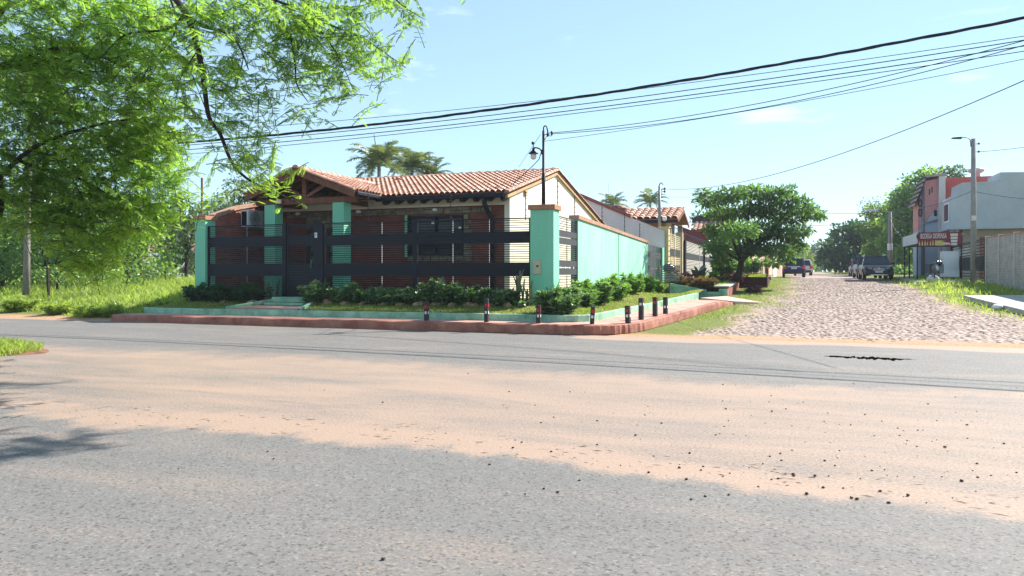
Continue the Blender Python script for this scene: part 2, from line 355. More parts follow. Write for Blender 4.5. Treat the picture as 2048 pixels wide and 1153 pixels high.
lo = np.interp(px, [-400, 0, 200, 512, 800, 1024, 1224, 1424, 1624, 1824, 2048, 2600], [790, 822, 850, 868, 887, 918, 940, 962, 990, 1012, 1040, 1085])
th = np.interp(px, [0, 300, 700, 1100, 1500, 1800, 2048], [26, 44, 48, 44, 44, 52, 64])
near = np.interp(px, [-400, 0, 110, 400, 700, 1024, 1400, 1700, 2048, 2600], [660, 683, 692, 706, 717, 739, 762, 775, 786, 815])
wob = 4*np.sin(P[:, 0]*2.1+P[:, 1]*1.3)+3*np.sin(P[:, 0]*4.7-P[:, 1]*2.2)+3*np.sin(P[:, 0]*11.3+P[:, 1]*3)+2.5*np.sin(P[:, 0]*19-P[:, 1]*8)
band = sst(lo+15, lo-9, py+wob*1.3)*sst(lo-th*1.5, lo-th*.5, py+wob)
dust = sst(near-5, near+16, py+wob*.6)*sst(lo+2, lo-14, py)
dust *= np.interp(px, [0, 250, 700, 1024, 1500, 2048], [.36, .46, .54, .57, .56, .50])
dust *= 1-.25*sst(300, 0, px)*sst(730, 790, py)
edge = sst(near-9, near+2, py)*sst(near+26, near+5, py)*.22
krb = sst(-.32, -.06, P[:, 1]+.05*np.sin(P[:, 0]*1.7))*.9
far = (P[:, 0] > -.3)*sst(-1.05, -.55, P[:, 1]+.22*np.sin(P[:, 0]*.8)+.06*np.sin(P[:, 0]*3.1))
krb = np.maximum(krb, far)
sand = np.clip(np.maximum(np.maximum(band*.80, dust+edge), krb), 0, 1.1)
sand = np.where(KY+P[:, 0]*UY+P[:, 1]*VY < 2.2, 0, sand)
road = mesh_np('asphalt_road', P, Q, asphaltm()); at = road.data.attributes.new('sand', 'FLOAT', 'POINT'); at.data.foreach_set('value', sand.astype(np.float32))
road.location = W(0, 0, .004); road.rotation_euler = (0, 0, -A); road['kind'] = 'structure'

def terrainm():
    m, nt = nodes_of('earth'); out = N(nt, 'ShaderNodeOutputMaterial'); b = N(nt, 'ShaderNodeBsdfPrincipled'); b.inputs['Roughness'].default_value = .95; b.inputs['Specular IOR Level'].default_value = .15
    tc = N(nt, 'ShaderNodeTexCoord'); g = N(nt, 'ShaderNodeAttribute', attribute_name='green'); cb = N(nt, 'ShaderNodeAttribute', attribute_name='cob')
    n1 = N(nt, 'ShaderNodeTexNoise'); n1.inputs['Scale'].default_value = 1.1; n1.inputs['Detail'].default_value = 9; n1.inputs['Roughness'].default_value = .7; L(nt, tc.outputs['Object'], n1.inputs['Vector'])
    n2 = N(nt, 'ShaderNodeTexNoise'); n2.inputs['Scale'].default_value = 14; n2.inputs['Detail'].default_value = 6; L(nt, tc.outputs['Object'], n2.inputs['Vector'])
    d = N(nt, 'ShaderNodeValToRGB'); e = d.color_ramp.elements; e[0].position = .3; e[0].color = (.30, .165, .095, 1); e[1].position = .7; e[1].color = (.50, .31, .19, 1); L(nt, n2.outputs['Fac'], d.inputs[0])
    gr = N(nt, 'ShaderNodeValToRGB'); e = gr.color_ramp.elements; e[0].position = .3; e[0].color = (.07, .10, .02, 1); e[1].position = .72; e[1].color = (.20, .21, .06, 1); L(nt, n2.outputs['Fac'], gr.inputs[0])
    a = N(nt, 'ShaderNodeMath', operation='MULTIPLY_ADD'); a.inputs[1].default_value = 1.6; a.inputs[2].default_value = -.8; L(nt, n1.outputs['Fac'], a.inputs[0])
    a2 = N(nt, 'ShaderNodeMath', operation='MULTIPLY_ADD'); a2.inputs[1].default_value = 1.4; L(nt, g.outputs['Fac'], a2.inputs[0]); L(nt, a.outputs[0], a2.inputs[2])
    cl = N(nt, 'ShaderNodeClamp'); L(nt, a2.outputs[0], cl.inputs[0])
    m1 = N(nt, 'ShaderNodeMix', data_type='RGBA'); L(nt, cl.outputs[0], m1.inputs[0]); L(nt, d.outputs[0], m1.inputs[6]); L(nt, gr.outputs[0], m1.inputs[7])
    vo = N(nt, 'ShaderNodeTexVoronoi', feature='DISTANCE_TO_EDGE'); vo.inputs['Scale'].default_value = 4.2; L(nt, tc.outputs['Object'], vo.inputs['Vector'])
    vc = N(nt, 'ShaderNodeTexVoronoi'); vc.inputs['Scale'].default_value = 4.2; L(nt, tc.outputs['Object'], vc.inputs['Vector'])
    sx = N(nt, 'ShaderNodeSeparateColor'); L(nt, vc.outputs['Color'], sx.inputs[0])
    st = N(nt, 'ShaderNodeValToRGB'); e = st.color_ramp.elements; e[0].color = (.26, .19, .165, 1); e[1].color = (.42, .335, .30, 1); L(nt, sx.outputs[0], st.inputs[0])
    jn = N(nt, 'ShaderNodeMapRange'); jn.inputs['From Max'].default_value = .07; L(nt, vo.outputs['Distance'], jn.inputs['Value'])
    m2 = N(nt, 'ShaderNodeMix', data_type='RGBA'); L(nt, jn.outputs[0], m2.inputs[0]); m2.inputs[6].default_value = (.25, .18, .135, 1); L(nt, st.outputs[0], m2.inputs[7])
    m3 = N(nt, 'ShaderNodeMix', data_type='RGBA'); L(nt, cb.outputs['Fac'], m3.inputs[0]); L(nt, m1.outputs[2], m3.inputs[6]); L(nt, m2.outputs[2], m3.inputs[7]); L(nt, m3.outputs[2], b.inputs['Base Color'])
    bp = N(nt, 'ShaderNodeBump'); bp.inputs['Strength'].default_value = .5; bp.inputs['Distance'].default_value = .03; L(nt, n2.outputs['Fac'], bp.inputs['Height']); L(nt, bp.outputs[0], b.inputs['Normal'])
    L(nt, b.outputs[0], out.inputs[0]); return m
us = np.concatenate([np.linspace(-500, -60, 14), np.linspace(-56, -28, 15), np.arange(-27, 24, .34), np.linspace(25, 70, 20), np.linspace(90, 500, 14)])
vs = np.concatenate([np.array([-300, -150, -80, -40, -15, -5, -1.5]), np.arange(-.8, 46, .32), np.linspace(47, 130, 40), np.linspace(140, 420, 24)])
P, Q = grid_np(us, vs, T)
u, v = P[:, 0], P[:, 1]
P[:, 2] -= .12*(v < -.9)
edgeL = np.interp(v, [0, 2, 8, 14, 20, 30, 60], [3.0, 3.0, 3.0, 3.7, 4.4, 4.9, 5.4]); edgeR = np.interp(v, [0, 4, 9, 15, 25, 60], [13.5, 12.2, 11.2, 11.0, 11.2, 11.5])
wq = .5*np.sin(v*1.1)+.4*np.sin(v*.47+1)
onst = sst(edgeL-.4, edgeL+.5, u+wq*.6)*(1-sst(edgeR-.6, edgeR+.4, u+wq*.5))
green = (1-onst)*.75
green = np.where(u < -15.9, .25+.75*sst(.5, 1.6, v), green)*sst(.7, 1.6, v+.15*wq)
green = np.where((u > 11) & (v > 2), np.maximum(green, .72*sst(edgeR-.6, edgeR+.8, u)), green)
cob = onst*sst(.9, 1.6, v)
ground = mesh_np('ground', P, Q, terrainm(), smooth=True)
for nm, ar in (('green', green), ('cob', cob)):
    at = ground.data.attributes.new(nm, 'FLOAT', 'POINT'); at.data.foreach_set('value', ar.astype(np.float32))
ground.location = W(0, 0, 0); ground.rotation_euler = (0, 0, -A); ground['kind'] = 'structure'

# cobbles of the side street, one irregular stone each
def cobm():
    m, nt = nodes_of('cobble_stone'); out = N(nt, 'ShaderNodeOutputMaterial'); b = N(nt, 'ShaderNodeBsdfPrincipled'); b.inputs['Roughness'].default_value = .7; b.inputs['Specular IOR Level'].default_value = .4
    at = N(nt, 'ShaderNodeAttribute', attribute_name='tint'); r = N(nt, 'ShaderNodeValToRGB'); e = r.color_ramp.elements
    e[0].color = (.205, .14, .112, 1); e[1].color = (.365, .272, .23, 1); k = e.new(.5); k.color = (.285, .205, .17, 1); L(nt, at.outputs['Fac'], r.inputs[0])
    n = N(nt, 'ShaderNodeTexNoise'); n.inputs['Scale'].default_value = 16; n.inputs['Detail'].default_value = 5; tc = N(nt, 'ShaderNodeTexCoord'); L(nt, tc.outputs['Object'], n.inputs['Vector'])
    mm = N(nt, 'ShaderNodeMapRange'); mm.inputs['To Min'].default_value = .7; mm.inputs['To Max'].default_value = 1.3; L(nt, n.outputs['Fac'], mm.inputs['Value'])
    mx = N(nt, 'ShaderNodeMix', data_type='RGBA', blend_type='MULTIPLY'); mx.inputs[0].default_value = 1; L(nt, r.outputs[0], mx.inputs[6]); L(nt, mm.outputs[0], mx.inputs[7]); L(nt, mx.outputs[2], b.inputs['Base Color'])
    L(nt, b.outputs[0], out.inputs[0]); return m
VV, FF, TT = [], [], []; cell = .15
gu, gv = np.meshgrid(np.arange(2.4, 13.2, cell), np.arange(.85, 50, cell*.92)); gu = gu+(np.arange(gu.shape[0])[:, None] % 2)*cell/2
gu = gu.ravel()+RNG.normal(size=gu.size)*.035; gv = gv.ravel()+RNG.normal(size=gv.size)*.035
eL = np.interp(gv, [0, 2, 8, 14, 20, 30, 60], [2.6, 2.7, 3.0, 3.7, 4.4, 4.9, 5.4]); eR = np.interp(gv, [0, 4, 9, 15, 25, 60], [13.5, 12.2, 11.2, 11.0, 11.2, 11.5])
wq = .5*np.sin(gv*1.1)+.4*np.sin(gv*.47+1)
pk = sst(eL-.5, eL+.9, gu+wq)*(1-sst(eR-.9, eR+.5, gu+wq))*sst(.7, 2.0, gv+.35*np.sin(gu*1.3))
k = RNG.random(gu.size) < pk*1.05-.02; gu, gv = gu[k], gv[k]; n = len(gu); z0 = T(gu, gv)
ang = (np.arange(6)/6*2*pi)[None, :]+RNG.random((n, 1))*1.0; rad = cell*.5*(.86+.42*RNG.random((n, 6)))
dx = np.cos(ang)*rad; dy = np.sin(ang)*rad*.92; tl = RNG.normal(size=(n, 2))*.045; hh = .003+.0035*RNG.normal(size=n)
top = np.stack([gu[:, None]+dx*.90, gv[:, None]+dy*.90, (z0+hh)[:, None]+dx*tl[:, :1]+dy*tl[:, 1:]], -1)
bot = np.stack([gu[:, None]+dx*1.06, gv[:, None]+dy*1.06, np.broadcast_to((z0-.05)[:, None], (n, 6))], -1)
Vc = np.concatenate([top, bot], 1).reshape(-1, 3); o = np.arange(n)[:, None]*12
fl = [(0, 1, 2, 3), (0, 3, 4, 5)]+[(6+i, 6+(i+1) % 6, (i+1) % 6, i) for i in range(6)]
Fc = (o[:, None, :]+np.array(fl)[None]).reshape(-1, 4)
cobs = mesh_np('cobblestones', Vc, Fc, cobm(), tint=np.repeat(np.clip(.5+.22*RNG.normal(size=n), 0, 1), 12))
cobs.location = W(0, 0, 0); cobs.rotation_euler = (0, 0, -A); cobs['kind'] = 'stuff'; cobs['label'] = 'pinkish grey cobblestones paving the side street'; cobs['category'] = 'cobblestones'

# kerb and sidewalk round the corner lot
def resample(path, n):
    p = np.array(path, float); s = np.concatenate([[0], np.cumsum(np.linalg.norm(np.diff(p, axis=0), axis=1))]); t = np.linspace(0, s[-1], n)
    return np.stack([np.interp(t, s, p[:, i]) for i in range(p.shape[1])], 1)
outer = [(-15.95, 0), (-12, 0), (-8, 0), (-4, 0), (-1.2, 0), (-.45, .03), (.1, .2), (.55, .62), (.85, 1.2), (1.08, 2.0), (1.45, 4.6), (1.85, 7.5), (2.25, 10.3), (2.7, 13.4)]
inner = [(-15.35, .75), (-12, .75), (-8, .75), (-4, .75), (-1.4, .75), (-.9, .78), (-.55, .9), (-.32, 1.2), (-.2, 1.6), (-.1, 2.2), (.22, 4.6), (.6, 7.5), (.95, 10.3), (1.35, 13.6)]
def up2(path, k=10):
    out = []
    for a, b in zip(path[:-1], path[1:]):
        for i in range(k): t = i/k; out.append((a[0]+(b[0]-a[0])*t, a[1]+(b[1]-a[1])*t))
    return np.array(out+[path[-1]])
OP, IP = up2(outer), up2(inner)
def swz(v, u=0): return float(np.interp(v, _sv, _sz))+.235+.03*float(sst(-14, -2, u))
def nrm2(p):
    d = np.gradient(p, axis=0); d /= np.linalg.norm(d, axis=1, keepdims=True); return np.stack([-d[:, 1], d[:, 0]], 1)
nO = nrm2(OP); kb, sw = MB(), MB(); rows = []
for i, (p, q, nn) in enumerate(zip(OP, IP, nO)):
    z = swz(p[1], p[0]); w = .012*sin(i*1.9)+.010*sin(i*.63); drop = 1-.75*max(0, (p[1]-11.5)/2) if p[1] > 11.5 else 1
    z = float(np.interp(p[1], _sv, _sz))+(z-float(np.interp(p[1], _sv, _sz)))*drop
    prof = [(-.005+w, -.25), (.0+w*1.2, -.12), (.012+w, -.035), (.045, -.006+w*.4), (.17, 0)]
    rows.append([(p[0]+nn[0]*a, p[1]+nn[1]*a, z+b) for a, b in prof]+[(q[0], q[1], z+.012)])
for i in range(len(rows)-1):
    for k_ in range(4): kb.add([rows[i][k_], rows[i+1][k_], rows[i+1][k_+1], rows[i][k_+1]], [(0, 1, 2, 3)])
    a, b = rows[i], rows[i+1]
    sw.add([a[4], b[4], b[5], a[5]], [(0, 1, 2, 3)])
kb.add([rows[0][0], rows[0][1], rows[0][2], rows[0][3], rows[0][4], rows[0][5], (rows[0][5][0], rows[0][5][1], -.1)], [(6, 5, 4, 3, 2, 1, 0)])
struct(kb, 'kerb', M['redkerb']); struct(sw, 'sidewalk', M['redwalk'])
rp = MB(); z = swz(13.5)
rp.hexa([(1.35, 13.55, z-.2), (2.72, 13.3, z-.25), (3.9, 13.3, z-.4), (2.2, 16.1, z-.2)], [(1.35, 13.55, z-.02), (2.72, 13.3, z-.14), (3.9, 13.6, z-.2), (2.2, 16.1, z-.02)])
struct(rp, 'sidewalk_ramp', pm('pink_concrete', (.50, .36, .29), .9, .15, 2))

# low green edging wall, lawn and bed behind it
def uin(v): return float(np.interp(v, [p[1] for p in inner[4:]], [p[0] for p in inner[4:]]))
edg = MB(); eP = up2([(-15.35, 2.75)]+inner[:-1]+[(1.3, 13.3)], 6); nE = nrm2(eP); rr = []
for i, (p, nn) in enumerate(zip(eP, nE)):
    z = swz(max(.3, p[1]) if p[0] > -15.2 else .75, p[0]); t = z+.195+.006*sin(i*2.3)
    if p[0] < -15.2: t += .1*sst(.8, 2.7, p[1])
    rr.append([(p[0]+nn[0]*a, p[1]+nn[1]*a, h) for a, h in ((0, z-.15), (0, t-.012), (.014, t), (.126, t), (.14, t-.012), (.14, z-.15))])
for i in range(len(rr)-1):
    for k_ in range(5): edg.add([rr[i][k_], rr[i+1][k_], rr[i+1][k_+1], rr[i][k_+1]], [(0, 1, 2, 3)])
for e_ in (rr[0], rr[-1]): edg.add(e_, [(0, 1, 2, 3, 4, 5)])
solo(edg, 'garden_edging', 'low mint green edging wall round the lawn above the red kerb', 'edging wall', M['mintdirty'])
def lawnz(u, v):
    d = min(max(0, v-.88), max(0, uin(v)-.12-u)) if v < 3.2 else max(0, uin(v)-.12-u)
    return swz(v, u)+.165+min(.25, .125*d)*(1-.8*float(sst(9, 14, v)))-.22*float(sst(11, 15.5, v))*float(sst(.2, 1.2, d))
lw = MB()
for (v0, v1, uL) in ((.85, 3.1, -15.25), (3.1, 16.4, -1.9)):
    vs_ = np.linspace(v0, v1, int((v1-v0)/.22)+2)
    for va, vb in zip(vs_[:-1], vs_[1:]):
        for ua, ub in zip(np.linspace(0, 1, 40)[:-1], np.linspace(0, 1, 40)[1:]):
            q = []
            for t, vv in ((ua, va), (ub, va), (ub, vb), (ua, vb)):
                uu = uL+(uin(vv)-.1-uL)*t; q.append((uu, vv, lawnz(uu, vv)))
            lw.add(q, [(0, 1, 2, 3)])
def lawnm():
    m = pm('lawn_soil', (.10, .13, .025), .95, .35, 2.2, .5, 40, col2=(.25, .20, .075), fine=.3); return m
struct(lw, 'lawn', lawnm(), smooth=True)

# ------------------------------------------------------------------ grasses
def blades(P, h, w, rng, lean=.5):
    n = len(P); a = rng.random(n)*2*pi; X = np.stack([np.cos(a), np.sin(a), 0*a], 1)*w[:, None]/2
    b = rng.random(n)*2*pi; ln = (lean*rng.random(n)*h)[:, None]*np.stack([np.cos(b), np.sin(b), 0*b], 1)
    mid = P+ln*.35+np.stack([0*h, 0*h, h*.6], 1); tip = P+ln+np.stack([0*h, 0*h, h], 1)
    V = np.stack([P-X, P+X, mid+X*.7, tip, mid-X*.7], 1).reshape(-1, 3); o = np.arange(n)[:, None]*5
    Fq = np.concatenate([o+np.array([[0, 1, 2, 4]]), o+np.array([[4, 2, 3, 3]])])
    return V, Fq
def grass(name, label, P, h, w, mat, rng, lean=.5, cat='grass'):
    n = len(P); a = rng.random(n)*2*pi; X = np.stack([np.cos(a), np.sin(a), 0*a], 1)*w[:, None]/2
    b = rng.random(n)*2*pi; ln = (lean*(.3+rng.random(n))*h)[:, None]*np.stack([np.cos(b), np.sin(b), 0*b], 1)
    zz = np.stack([0*h, 0*h, h], 1)
    V = np.stack([P-X, P+X, P+X*.6+ln*.4+zz*.62, P-X*.6+ln*.4+zz*.62, P+X*.6+ln*.4+zz*.62, P-X*.6+ln*.4+zz*.62, P-X*.05+ln+zz, P+X*.05+ln+zz], 1)
    V = V[:, [0, 1, 2, 3, 6, 7]].reshape(-1, 3); o = np.arange(n)[:, None]*6
    Fq = np.stack([o+np.array([[0, 1, 2, 3]]), o+np.array([[3, 2, 5, 4]])], 1).reshape(-1, 4)
    t = np.clip(.5+.25*rng.normal(size=n)+.25*np.sin(P[:, 0]*.9)*np.cos(P[:, 1]*1.3), 0, 1)
    o_ = mesh_np(name, V, Fq, mat, tint=np.repeat(t, 6)); o_.location = W(0, 0, 0); o_.rotation_euler = (0, 0, -A); o_['kind'] = 'stuff'; o_['label'] = label; o_['category'] = cat
    return o_
rng = np.random.default_rng(3)
pts = []
while len(pts) < 15000:
    uu = rng.uniform(-15.2, -.3); vv = rng.uniform(.92, 2.5)
    if uu < uin(vv)-.15 and not (-11.7 < uu < -9.5 and vv > 1.3): pts.append((uu, vv, lawnz(uu, vv)))
while len(pts) < 24000:
    vv = 2+13.5*rng.random()**1.4; ul = max(-1.3, uin(vv)-1.6); uu = rng.uniform(ul, uin(vv)-.14); pts.append((uu, vv, lawnz(uu, vv)))
pts = np.array(pts); patch = np.sin(pts[:, 0]*2.2)*np.sin(pts[:, 1]*3.1+pts[:, 0])+.6*rng.normal(size=len(pts)); pts = pts[patch > -.95]; n = len(pts)
grass('lawn_grass', 'short yellowish lawn grass behind the green edging', pts, .02+.045*rng.random(n), .012+.008*rng.random(n), M['gr_lawn'], rng, .9)
# tall grass of the empty lot on the left
uu = rng.uniform(-40, -15.6, 60000); vv = .9+16*rng.random(60000)**1.5; k = (vv > 1.1+.5*np.sin(uu*.8)+.3*rng.random(60000))
dd = KY+uu*UY+vv*VY; xx = KX+uu*UX+vv*VX; k &= (xx/dd*F+1024 > -90); k &= ~((uu > -15.9) & (vv < 3)); uu, vv = uu[k], vv[k]
hgt = np.clip(.07+.045*vv, .07, .36)*(.55+.7*rng.random(len(uu)))*(1+.35*np.sin(uu*1.3)*np.cos(vv*1.1))
grass('lot_grass', 'tall bright green grass of the empty lot left of the house', np.stack([uu, vv, T(uu, vv)-.02], 1), hgt, .018+.03*rng.random(len(uu)), M['gr_tall'], rng, .8)
# verge grass: left edge of the street, right verge, weeds
def scatter(n, fu, fv, keep):
    u_ = fu(n); v_ = fv(n); k_ = keep(u_, v_); return u_[k_], v_[k_]
U1, V1 = scatter(26000, lambda n: rng.uniform(1.6, 7.0, n), lambda n: 2+38*rng.random(n)**1.3,
    lambda a, b: (a < np.interp(b, [2, 6, 14, 20, 30, 60], [2.3, 3.2, 4.2, 4.6, 5.0, 5.6])+.7*np.sin(b*1.1)+.5*np.sin(b*.47+1)+.4*rng.normal(size=len(a))) & (a > np.interp(b, [2, 14, 14.2, 40], [1.15, 2.9, 2.3, 3.0]))
    & (np.sin(a*2.3+b)*np.sin(b*1.9-a)+.7*rng.normal(size=len(a)) > -.35))
grass('verge_grass', 'patchy grass between the red kerb and the cobbles', np.stack([U1, V1, T(U1, V1)-.01], 1), .03+.09*rng.random(len(U1))*sst(2, 9, V1), .014+.012*rng.random(len(U1)), M['gr_lawn'], rng, .9)
U2, V2 = scatter(30000, lambda n: rng.uniform(10.2, 19, n), lambda n: 3+40*rng.random(n)**1.2,
    lambda a, b: (a > np.interp(b, [3, 9, 15, 25, 60], [13.0, 11.4, 11.1, 11.5, 11.8])+.5*np.sin(b*1.1)+.4*rng.normal(size=len(a))) & (a < 15.2)
    & ~((a > 11.75) & (b > 7) & (b < 18.3)) & (np.sin(a*1.7+b)*np.sin(b*1.3-a)+.7*rng.normal(size=len(a)) > -.3))
grass('verge_weeds', 'ragged green weeds along the right side of the cobbled street', np.stack([U2, V2, T(U2, V2)-.01], 1), (.05+.22*rng.random(len(U2)))*np.interp(V2, [3, 12, 24], [.5, .8, 1.0]), .02+.025*rng.random(len(U2)), M['gr_tall'], rng, .9)
# grass island at the left of the junction
ci = lot(-12.05, 15.25); isl = MB(); ring = []
for i in range(28):
    a = 2*pi*i/28; ring.append((ci[0]+(2.9+.22*sin(3*a)+.12*sin(7*a+1))*cos(a), ci[1]+(1.5+.12*sin(5*a))*sin(a)))
isl.add([(p[0], p[1], -.01) for p in ring]+[(ci[0]+(p[0]-ci[0])*.85, ci[1]+(p[1]-ci[1])*.8, .055) for p in ring]+[(ci[0]+(p[0]-ci[0])*.4, ci[1]+(p[1]-ci[1])*.4, .10) for p in ring],
    [(i+r*28, (i+1) % 28+r*28, (i+1) % 28+(r+1)*28, i+(r+1)*28) for r in (0, 1) for i in range(28)]+[tuple(range(56, 84))])
struct(isl, 'grass_island', M['soil'], smooth=True)
a = rng.random(7000)*2*pi; r = np.sqrt(rng.random(7000)); P_ = np.stack([ci[0]+2.75*r*np.cos(a), ci[1]+1.4*r*np.sin(a), .10-.10*r**3], 1)
grass('island_grass', 'bright tuft of grass at the left end of the junction', P_, .06+.14*rng.random(7000), .014+.014*rng.random(7000), M['gr_tall'], rng, .9)
# loose stones, crack, twigs
def pebbles(P, R, rng):
    base = np.array([(1, 0, 0), (0, 1, 0), (-1, 0, 0), (0, -1, 0), (.6, .6, .8), (-.6, .6, .8), (-.6, -.6, .7), (.6, -.6, .8)])
    fl = np.array([(0, 1, 4, 7), (1, 2, 5, 4), (2, 3, 6, 5), (3, 0, 7, 6), (4, 5, 6, 7)]); n = len(P)
    V = P[:, None, :]+base[None]*R[:, None, None]*(.7+.6*rng.random((n, 8, 3))); return V.reshape(-1, 3), (np.arange(n)[:, None, None]*8+fl[None]).reshape(-1, 4)
pp = []
while len(pp) < 330:
    x, y = (rng.uniform(1000, 2150), rng.uniform(770, 1010)) if rng.random() < .8 else (rng.uniform(200, 2048), rng.uniform(740, 960))
    if y > 960 and rng.random() < .5: continue
    d = F*EYE/(y-HY); pp.append((*lot((x-1024)/F*d, d), .006))
for x, y, s in ((1613, 991, 1), (1588, 954, 1), (1792, 713, 0), (766, 1122, 1), (1026, 898, 1), (1544, 825, 1), (1816, 994, 1), (1924, 965, 1), (1271, 873, 1), (1703, 999, 1), (1714, 1001, 1), (1586, 951, 1), (1890, 897, 1)):
    if s: d = F*EYE/(y-HY); pp.append((*lot((x-1024)/F*d, d), .008))
pp = np.array(pp); R_ = .0035+.010*rng.random(len(pp))**2.2; R_[-12:] = .014
V_, F_ = pebbles(pp, R_, rng); pb = mesh_np('loose_gravel', V_, F_, pm('tar_lump', (.045, .035, .03), .9, .3, 8)); pb.location = W(0, 0, 0); pb.rotation_euler = (0, 0, -A); pb['kind'] = 'stuff'; pb['label'] = 'dark loose stones scattered on the sandy asphalt'; pb['category'] = 'gravel'
q = []
while len(q) < 210:
    x = rng.uniform(60, 2048) if rng.random() < .4 else rng.choice([205, 320, 440, 560, 780, 860, 1150, 1560, 1900])+rng.normal()*34; y = np.interp(x, [0, 200, 512, 800, 1024, 1424, 1824, 2048], [822, 850, 868, 887, 918, 962, 1012, 1040])-rng.uniform(0, 40)**1.0
    if x > 1500: y -= rng.uniform(0, 10)
    d = F*EYE/(y-HY); q.append((*lot((x-1024)/F*d, d), .008))
q = np.array(q); n = len(q); an = rng.normal(size=n)*.5; D_ = np.stack([np.cos(an), np.sin(an), .05*rng.random(n)], 1); V_, F_ = leaf_quads(q, D_, .03+.13*rng.random(n)**2, .003+.004*rng.random(n), rng, .3)
lt = mesh_np('twig_litter', V_, F_, pm('dry_twig', (.19, .11, .055), .95, .3, 6)); lt.location = W(0, 0, 0); lt.rotation_euler = (0, 0, -A); lt['kind'] = 'stuff'; lt['label'] = 'dry twigs and leaf litter lying along the sand drift'; lt['category'] = 'litter'
ck = MB(); up_, dn_ = [], []
rk_ = np.random.default_rng(8); wu = np.convolve(rk_.normal(size=110), [.25, .5, .25], 'same'); wd_ = np.convolve(rk_.normal(size=110), [.25, .5, .25], 'same'); mw_ = np.cumsum(rk_.normal(size=110))*.10
for i in range(110):
    t = i/109; x = 1648+t*186; y = 713.4+8.5*t+mw_[i]; h = (.15+2.5*max(0, sin(pi*min(1, t*1.06)))**.6); hu, hd = max(.12, h*(.75+.45*wu[i])), max(.12, h*(.75+.6*wd_[i])); d1, d2 = F*EYE/(y-hu-HY), F*EYE/(y+hd-HY)
    up_.append((*lot((x-1024)/F*d1, d1), .0085)); dn_.append((*lot((x-1024)/F*d2, d2), .0085))
ck.add(up_+dn_, [(110+i, 110+i+1, i+1, i) for i in range(109)])
struct(ck, 'road_crack', pm('crack_black', (.003, .003, .003), 1., .2, 8, spec=0.))  # flat black strip laid on the asphalt along the crack

# ================================================================== CORNER HOUSE
def tiles(mb, o, ev, upv, W_, H_, cw=.215, rh=.37, rng=None, clip=None):
    """barrel tiles: o = lower eave corner, ev/upv = unit vectors along the eave and up the slope"""
    rng = rng or np.random.default_rng(5); o = Vector(o); ev = Vector(ev).normalized(); upv = Vector(upv).normalized(); nn = ev.cross(upv).normalized()
    if nn.z < 0: nn = -nn
    nc, nr = max(1, round(W_/cw)), max(1, round(H_/rh)); cw = W_/nc; rh = H_/nr; tt = []
    mb.add([o-nn*.03, o+ev*W_-nn*.03, o+ev*W_+upv*H_-nn*.03, o+upv*H_-nn*.03, o-nn*.07, o+ev*W_-nn*.07, o+ev*W_+upv*H_-nn*.07, o+upv*H_-nn*.07], [(0, 1, 2, 3), (7, 6, 5, 4), (4, 5, 1, 0), (5, 6, 2, 1), (6, 7, 3, 2), (7, 4, 0, 3)]); tt += [.25]*8
    K_ = 7
    for c in range(nc):
        ct = rng.normal()*.08
        for r in range(nr):
            a = o+ev*((c+.5)*cw+rng.normal()*.006)+upv*(r*rh-.03); t = float(np.clip(.5+ct+.2*rng.normal(), 0, 1)); vs = []
            for (l, R, lift) in ((0, cw*.50, .035), (rh+.05, cw*.42, .004)):
                for (dr) in (0, -.014):
                    for k in range(K_):
                        an = pi*k/(K_-1); vs.append(a+upv*l+ev*(cos(an)*(R+dr))+nn*(sin(an)*(R+dr)*.78+lift-.02))
            fs = [(k, k+1, 2*K_+k+1, 2*K_+k) for k in range(K_-1)]+[(K_+k, K_+k+1, k+1, k) for k in range(K_-1)]
            mb.add(vs, fs); tt += [t]*len(vs)
    return tt
def ridge_caps(mb, a, b, r=.12, step=.36, rng=None):
    rng = rng or np.random.default_rng(9); a, b = Vector(a), Vector(b); d = (b-a); n = max(1, round(d.length/step)); d = d/n; dn = d.normalized(); s = dn.cross(Vector((0, 0, 1))).normalized(); tt = []
    for i in range(n):
        p = a+d*i; t = float(np.clip(.42+.15*rng.normal(), 0, 1)); vs = []
        for l, R in ((-.02, r*1.08), (d.length+.03, r*.92)):
            for k in range(7):
                an = pi*k/6; vs.append(p+dn*l+s*(cos(an)*R)+Vector((0, 0, 1))*(sin(an)*R*.8))
        mb.add(vs, [(k, k+1, 8+k, 7+k) for k in range(6)]+[tuple(range(7)), tuple(range(13, 6, -1))]); tt += [t]*14
    return tt

HU0, HU1, HV0, HV1, RV, RZ, EZ = -14.75, -4.5, 6.4, 20.4, 12.0, 5.93, 4.40
house = thing('corner_house', 'brick corner bungalow with terracotta barrel tile roof and gabled porch', 'house', (-9.6, 12, .6))
sl_f = (RZ-EZ)/(RV-5.9)
fw = MB()                                              # brick front with openings
W0, W1, WZ0, WZ1 = -8.54, -6.27, 2.22, 3.68            # window
D0, D1, DZ1 = -13.0, -11.1, 3.25                        # door
for a in ((HU0, D0, .5, 4.0), (D0, D1, DZ1, 4.0), (D1, W0, .5, 4.0), (W0, W1, .5, WZ0), (W0, W1, WZ1, 4.0), (W1, HU1-.2, .5, 4.0)): fw.box(a[0], a[1], HV0, HV0+.22, a[2], a[3])
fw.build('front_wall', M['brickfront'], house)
pb_ = MB(); pb_.box(HU0, HU1-.2, HV0+.03, HV0+.2, 4.0, 4.5); pb_.box(HU0, HU1-.2, HV0-.03, HV0+.03, 4.0, 4.05); pb_.build('plaster_band', M['cream'], house)
gw = MB(); gw.prism([(HV0+.001, .4), (HV1, .4), (HV1, 4.12), (RV, RZ-.10), (HV0, EZ+.0)], 'u', HU1-.2, HU1); gw.build('gable_wall', M['cream'], house)
gq = MB(); gq.box(HU1, HU1+.015, HV0, HV0+.03, .5, 4.0); 
